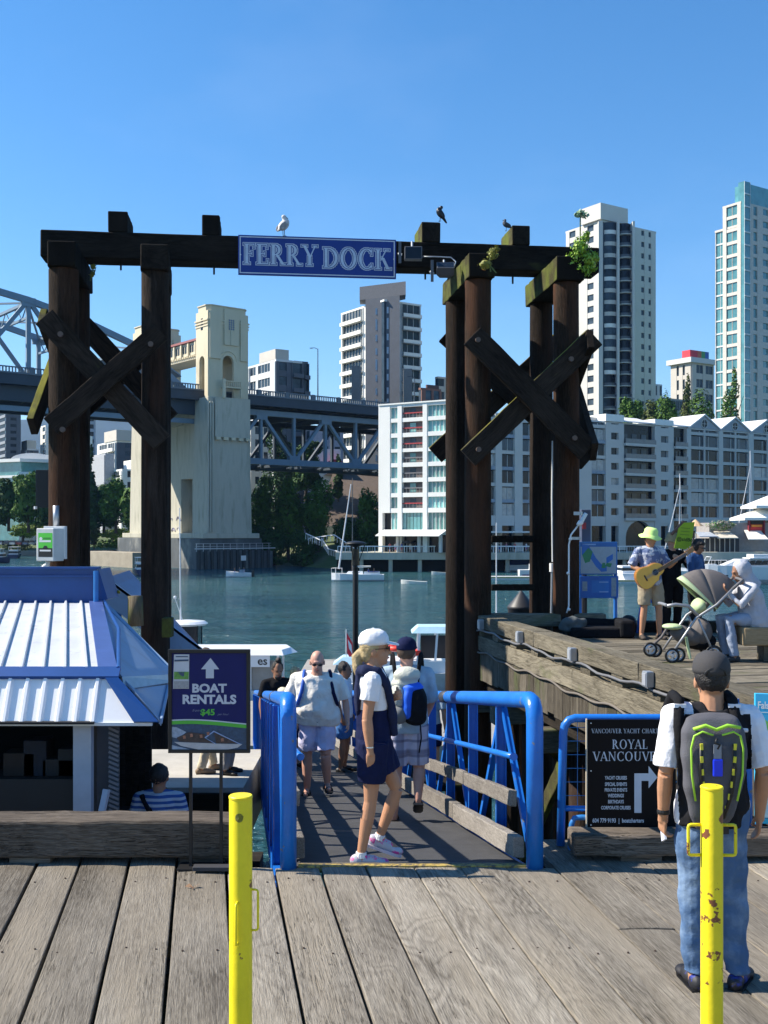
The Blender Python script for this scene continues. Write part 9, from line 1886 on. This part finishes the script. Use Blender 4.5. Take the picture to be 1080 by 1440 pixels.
# ---- small figures: promenade strollers and boat passengers
CW_ = [clo('tiny_%d' % i, c) for i, c in enumerate(((.5, .1, .1), (.6, .6, .62), (.05, .1, .35), (.55, .5, .4), (.03, .03, .04), (.3, .1, .25)))]
minis = []
for i in range(6):
 t = thing('person', (0, 0, 0), 'x', 'person'); ORG[t.name] = Vector((0, 0, 0)); mb = MB(); mb.tube([(-.1, 0, .02), (-.09, 0, .5), (-.08, 0, .9)], [.06, .08, .1], 6); mb.tube([(.1, .06, .02), (.09, .0, .5), (.08, 0, .9)], [.06, .08, .1], 6); mb.tube([(-.2, 0, 1.38), (-.26, 0, 1.12), (-.22, -.1, .9)], [.05, .045, .035], 6); mb.tube([(.2, 0, 1.38), (.26, 0, 1.12), (.22, -.12, .95)], [.05, .045, .035], 6); mb.loft([ering(Vector((0, 0, z)), Vector((1, 0, 0)), Vector((0, 1, 0)), a, b_, 10) for z, a, b_ in ((.85, .17, .12), (1.1, .15, .11), (1.38, .19, .11), (1.48, .07, .07))]); mb.tube([(0, 0, 1.45), (0, 0, 1.56)], .055, 6); mb.ell((0, -.01, 1.64), (.085, .1, .12), 10, 8)
 fused(mb, 'body', S1, t, .035, 1); mb = MB(); mb.loft([ering(Vector((0, 0, z)), Vector((1, 0, 0)), Vector((0, 1, 0)), a, b_, 10) for z, a, b_ in ((.84, .20, .15), (1.1, .18, .14), (1.38, .22, .14), (1.47, .09, .09))]); mb.build('shirt', CW_[i], t); mb = MB(); mb.tube([(-.09, 0, .5), (-.085, 0, .88)], [.10, .12], 8); mb.tube([(.09, 0, .5), (.085, 0, .88)], [.10, .12], 8); mb.build('shorts', CW_[(i+4) % 6], t); MB().ell((0, .02, 1.68), (.095, .1, .1), 10, 6).build('hair', (H_BLK, H_BRN, H_BLD)[i % 3], t); minis.append(t)
CN = ('red', 'white', 'blue', 'tan', 'black', 'purple'); used = set(); rn = random.Random(11); zq = zp+.02
pxs = [548, 556, 565, 577, 584, 592, 603, 609, 617, 624, 633, 640, 646, 672, 686, 690, 702, 712, 724, 740]
for k, px in enumerate(pxs):
 i = k % 6; lab = 'distant person in a %s top on the promenade, %s' % (CN[i], ['leftmost group near the awning', 'near the dark parasols', 'beside the brown pile', 'between the right piles'][min(3, k//5)]); src = minis[i]; Yq = YP+1.2+rn.random()*1.6
 if i not in used: used.add(i); src.location = (PX(px, Yq), Yq, zq); src.rotation_euler.z = rn.uniform(0, 6); src['label'] = lab; src['group'] = 'people on the promenade'
 else: d_ = dup(src, (PX(px, Yq), Yq, zq), rn.uniform(0, 6), lab)
for k, (px, py, Y_, i, lab) in enumerate(((330, 812.2, mbY, 4, 'passenger in black at the front of the small motorboat'), (337, 812.2, mbY, 2, 'passenger in blue in the middle of the small motorboat'), (343, 812.2, mbY, 2, 'helmsman in blue at the back of the small motorboat'), (518, 815, sbY, 2, 'sailor in blue at the stern of the white sailboat'), (526, 815, sbY, 4, 'sailor in black at the stern of the white sailboat'))):
 sc_ = .62; d_ = dup(minis[i], (PX(px, Y_), Y_-.1, WZ+(.35 if k < 3 else .75)), rn.uniform(0, 6), lab, sc_); d_['group'] = 'people aboard the small boats'
# ================================================================ birds
def bird(name, label, px, py, Y, Hpx, rz, body, wing, headc, beak, lean=.3, tailL=.5, headturn=0):
 t = thing(name, P(px, py, Y), label, 'bird', rz=rz); ORG[t.name] = Vector((0, 0, 0)); h = Hpx*Y/FP; mb = MB()      # local: faces -X
 Mb = Matrix.Rotation(lean, 3, 'Y'); c = Vector((0, 0, h*.52)); mb.ell(c, (h*.34, h*.19, h*.21), 14, 10, Mb); mb.ell(c+Mb @ Vector((-h*.20, 0, h*.06)), (h*.18, h*.15, h*.17), 12, 8); hd = c+Mb @ Vector((-h*.27, 0, h*.28)); mb.tube([c+Mb @ Vector((-h*.18, 0, h*.08)), hd], [h*.13, h*.10], 10); mb.ell(hd, (h*.12, h*.105, h*.105), 12, 8); mb.tube([c+Mb @ Vector((h*.2, 0, 0)), c+Mb @ Vector((h*(.3+tailL*.5), 0, -h*.02))], [h*.13, h*.05], 8)
 fused(mb, 'body', body, t, h*.022, 2)
 for s in (-1, 1):
  mb = MB(); mb.ell(c+Mb @ Vector((h*.10, s*h*.165, h*.02)), (h*.33, h*.035, h*.15), 12, 8, Mb); mb.tube([c+Mb @ Vector((h*.25, s*h*.15, 0)), c+Mb @ Vector((h*(.42+tailL*.3), s*h*.05, -h*.03))], [h*.07, h*.015], 6); fused(mb, 'wing', wing, t, h*.02, 1)
  MB().tube([c+Vector((0, s*h*.07, -h*.15)), Vector((h*.0, s*h*.07, h*.13)), Vector((-h*.02, s*h*.07, .006))], h*.016, 6).build('leg', beak if name == 'seagull' else BLACK, t); MB().tube([Vector((h*.03, s*h*.07, .006)), Vector((-h*.10, s*h*.07, .006))], h*.014, 5).build('foot', BLACK, t)
  MB().ell(hd+Vector((-h*.07, s*h*.08, h*.02)), h*.016, 6, 4).build('eye', BLACK, t)
 d = Vector((-1, headturn, -.1)).normalized(); MB().tube([hd+d*h*.08, hd+d*h*.17, hd+d*h*.23-Vector((0, 0, h*.015))], [h*.035, h*.028, h*.008], 8).build('beak', beak, t); return t
BK_ = mat('crow_black', (.008, .008, .011), .35)
bird('seagull', 'white and grey young seagull standing above the blue sign', 399, 332.5, 18.95, 30, R(215), mat('gull_white', (.66, .64, .62), .7, c2=(.35, .32, .3), c2s=16, c2t=(.55, .65)), mat('gull_grey', (.30, .29, .29), .7, c2=(.55, .53, .52), c2s=14, c2t=(.5, .6)), None, mat('gull_beak', (.10, .08, .07), .5), lean=.75, tailL=.2)
bird('crow', 'black crow perched on the mossy block right of the sign', 619, 311.5, 19.2, 22, R(5), BK_, BK_, None, BK_, lean=.95, tailL=.9)
bird('pigeon', 'small dark grey pigeon perched at the second mossy block', 712, 325, 19.6, 17, R(0), mat('pigeon_grey', (.055, .06, .075), .6), mat('pigeon_wing', (.04, .045, .055), .6), None, BLACK, lean=.5, tailL=.4)
# ================================================================ plants growing on the gantry
def sprout(label, px, py, Y, blobs, m, n, size, stems):
 t = thing('sprouting_plant', P(px, py, Y), label, 'plant'); b0 = P(px, py, Y); L_ = [((P(x_, y_, Y)-b0+Vector((0, dy, 0))), (rx_*Y/FP, rx_*Y/FP*.8, rz_*Y/FP)) for x_, y_, rx_, rz_, dy in blobs]
 pts, nr = crown_pts(n, [(tuple(c), r_) for c, r_ in L_], px, .45); me = leaf_mesh('leaves', pts, nr, size, m, px); o = bpy.data.objects.new('leaves', me); COL.objects.link(o); o.parent = t
 for st in stems: MB().tube([P(x_, y_, Y) for x_, y_ in st], .012, 6).build('stem', mat('green_stem', (.10, .14, .04), .7), t)
LG_ = mat('leaf_bright', (.20, .36, .03), .55, var=.3, vs=8, c2=(.34, .46, .06), c2s=6, c2t=(.5, .6)); LY_ = mat('leaf_yellowing', (.24, .24, .04), .6, var=.3, vs=8, c2=(.30, .12, .03), c2s=7, c2t=(.58, .66)); LP_ = mat('leaf_pale', (.24, .36, .20), .6)
sprout('bright green leafy bush growing on the right end of the gantry beam', 818, 372, 18.75, [(817, 345, 12, 12, 0), (808, 366, 13, 14, 0), (828, 368, 13, 16, 0), (820, 380, 14, 9, 0), (812, 352, 10, 10, -.1), (824, 332, 6, 9, 0), (836, 362, 7, 9, 0)], LG_, 2000, .058, [((818, 380), (817, 350), (816, 330), (816, 305)), ((820, 380), (826, 360), (832, 348))])
sprout('thin pale sprig standing up from the leafy bush on the gantry', 817, 318, 18.75, [(812, 303, 5, 4, 0), (822, 303, 5, 4, 0), (817, 299, 5, 3, 0)], LP_, 60, .08, [((816, 325), (816, 303), (813, 300)), ((816, 306), (822, 302))])
sprout('yellowing small plant growing from the first right pile cap', 686, 368, 18.2, [(682, 372, 9, 8, 0), (693, 358, 8, 8, 0), (698, 350, 5, 5, 0)], LY_, 380, .06, [((690, 382), (688, 366), (697, 350)), ((688, 372), (698, 384))])
sprout('tiny plant sprouting beside the first left pile cap', 126, 384, 19.0, [(131, 376, 4, 5, 0), (130, 386, 4, 4, 0)], LY_, 46, .08, [((127, 395), (130, 380))])
sprout('small yellow green weed growing on the blue shed edge', 160, 830, 15.2, [(159, 829, 5, 4, 0), (165, 833, 4, 3, 0)], LY_, 60, .05, [((158, 836), (160, 829))])
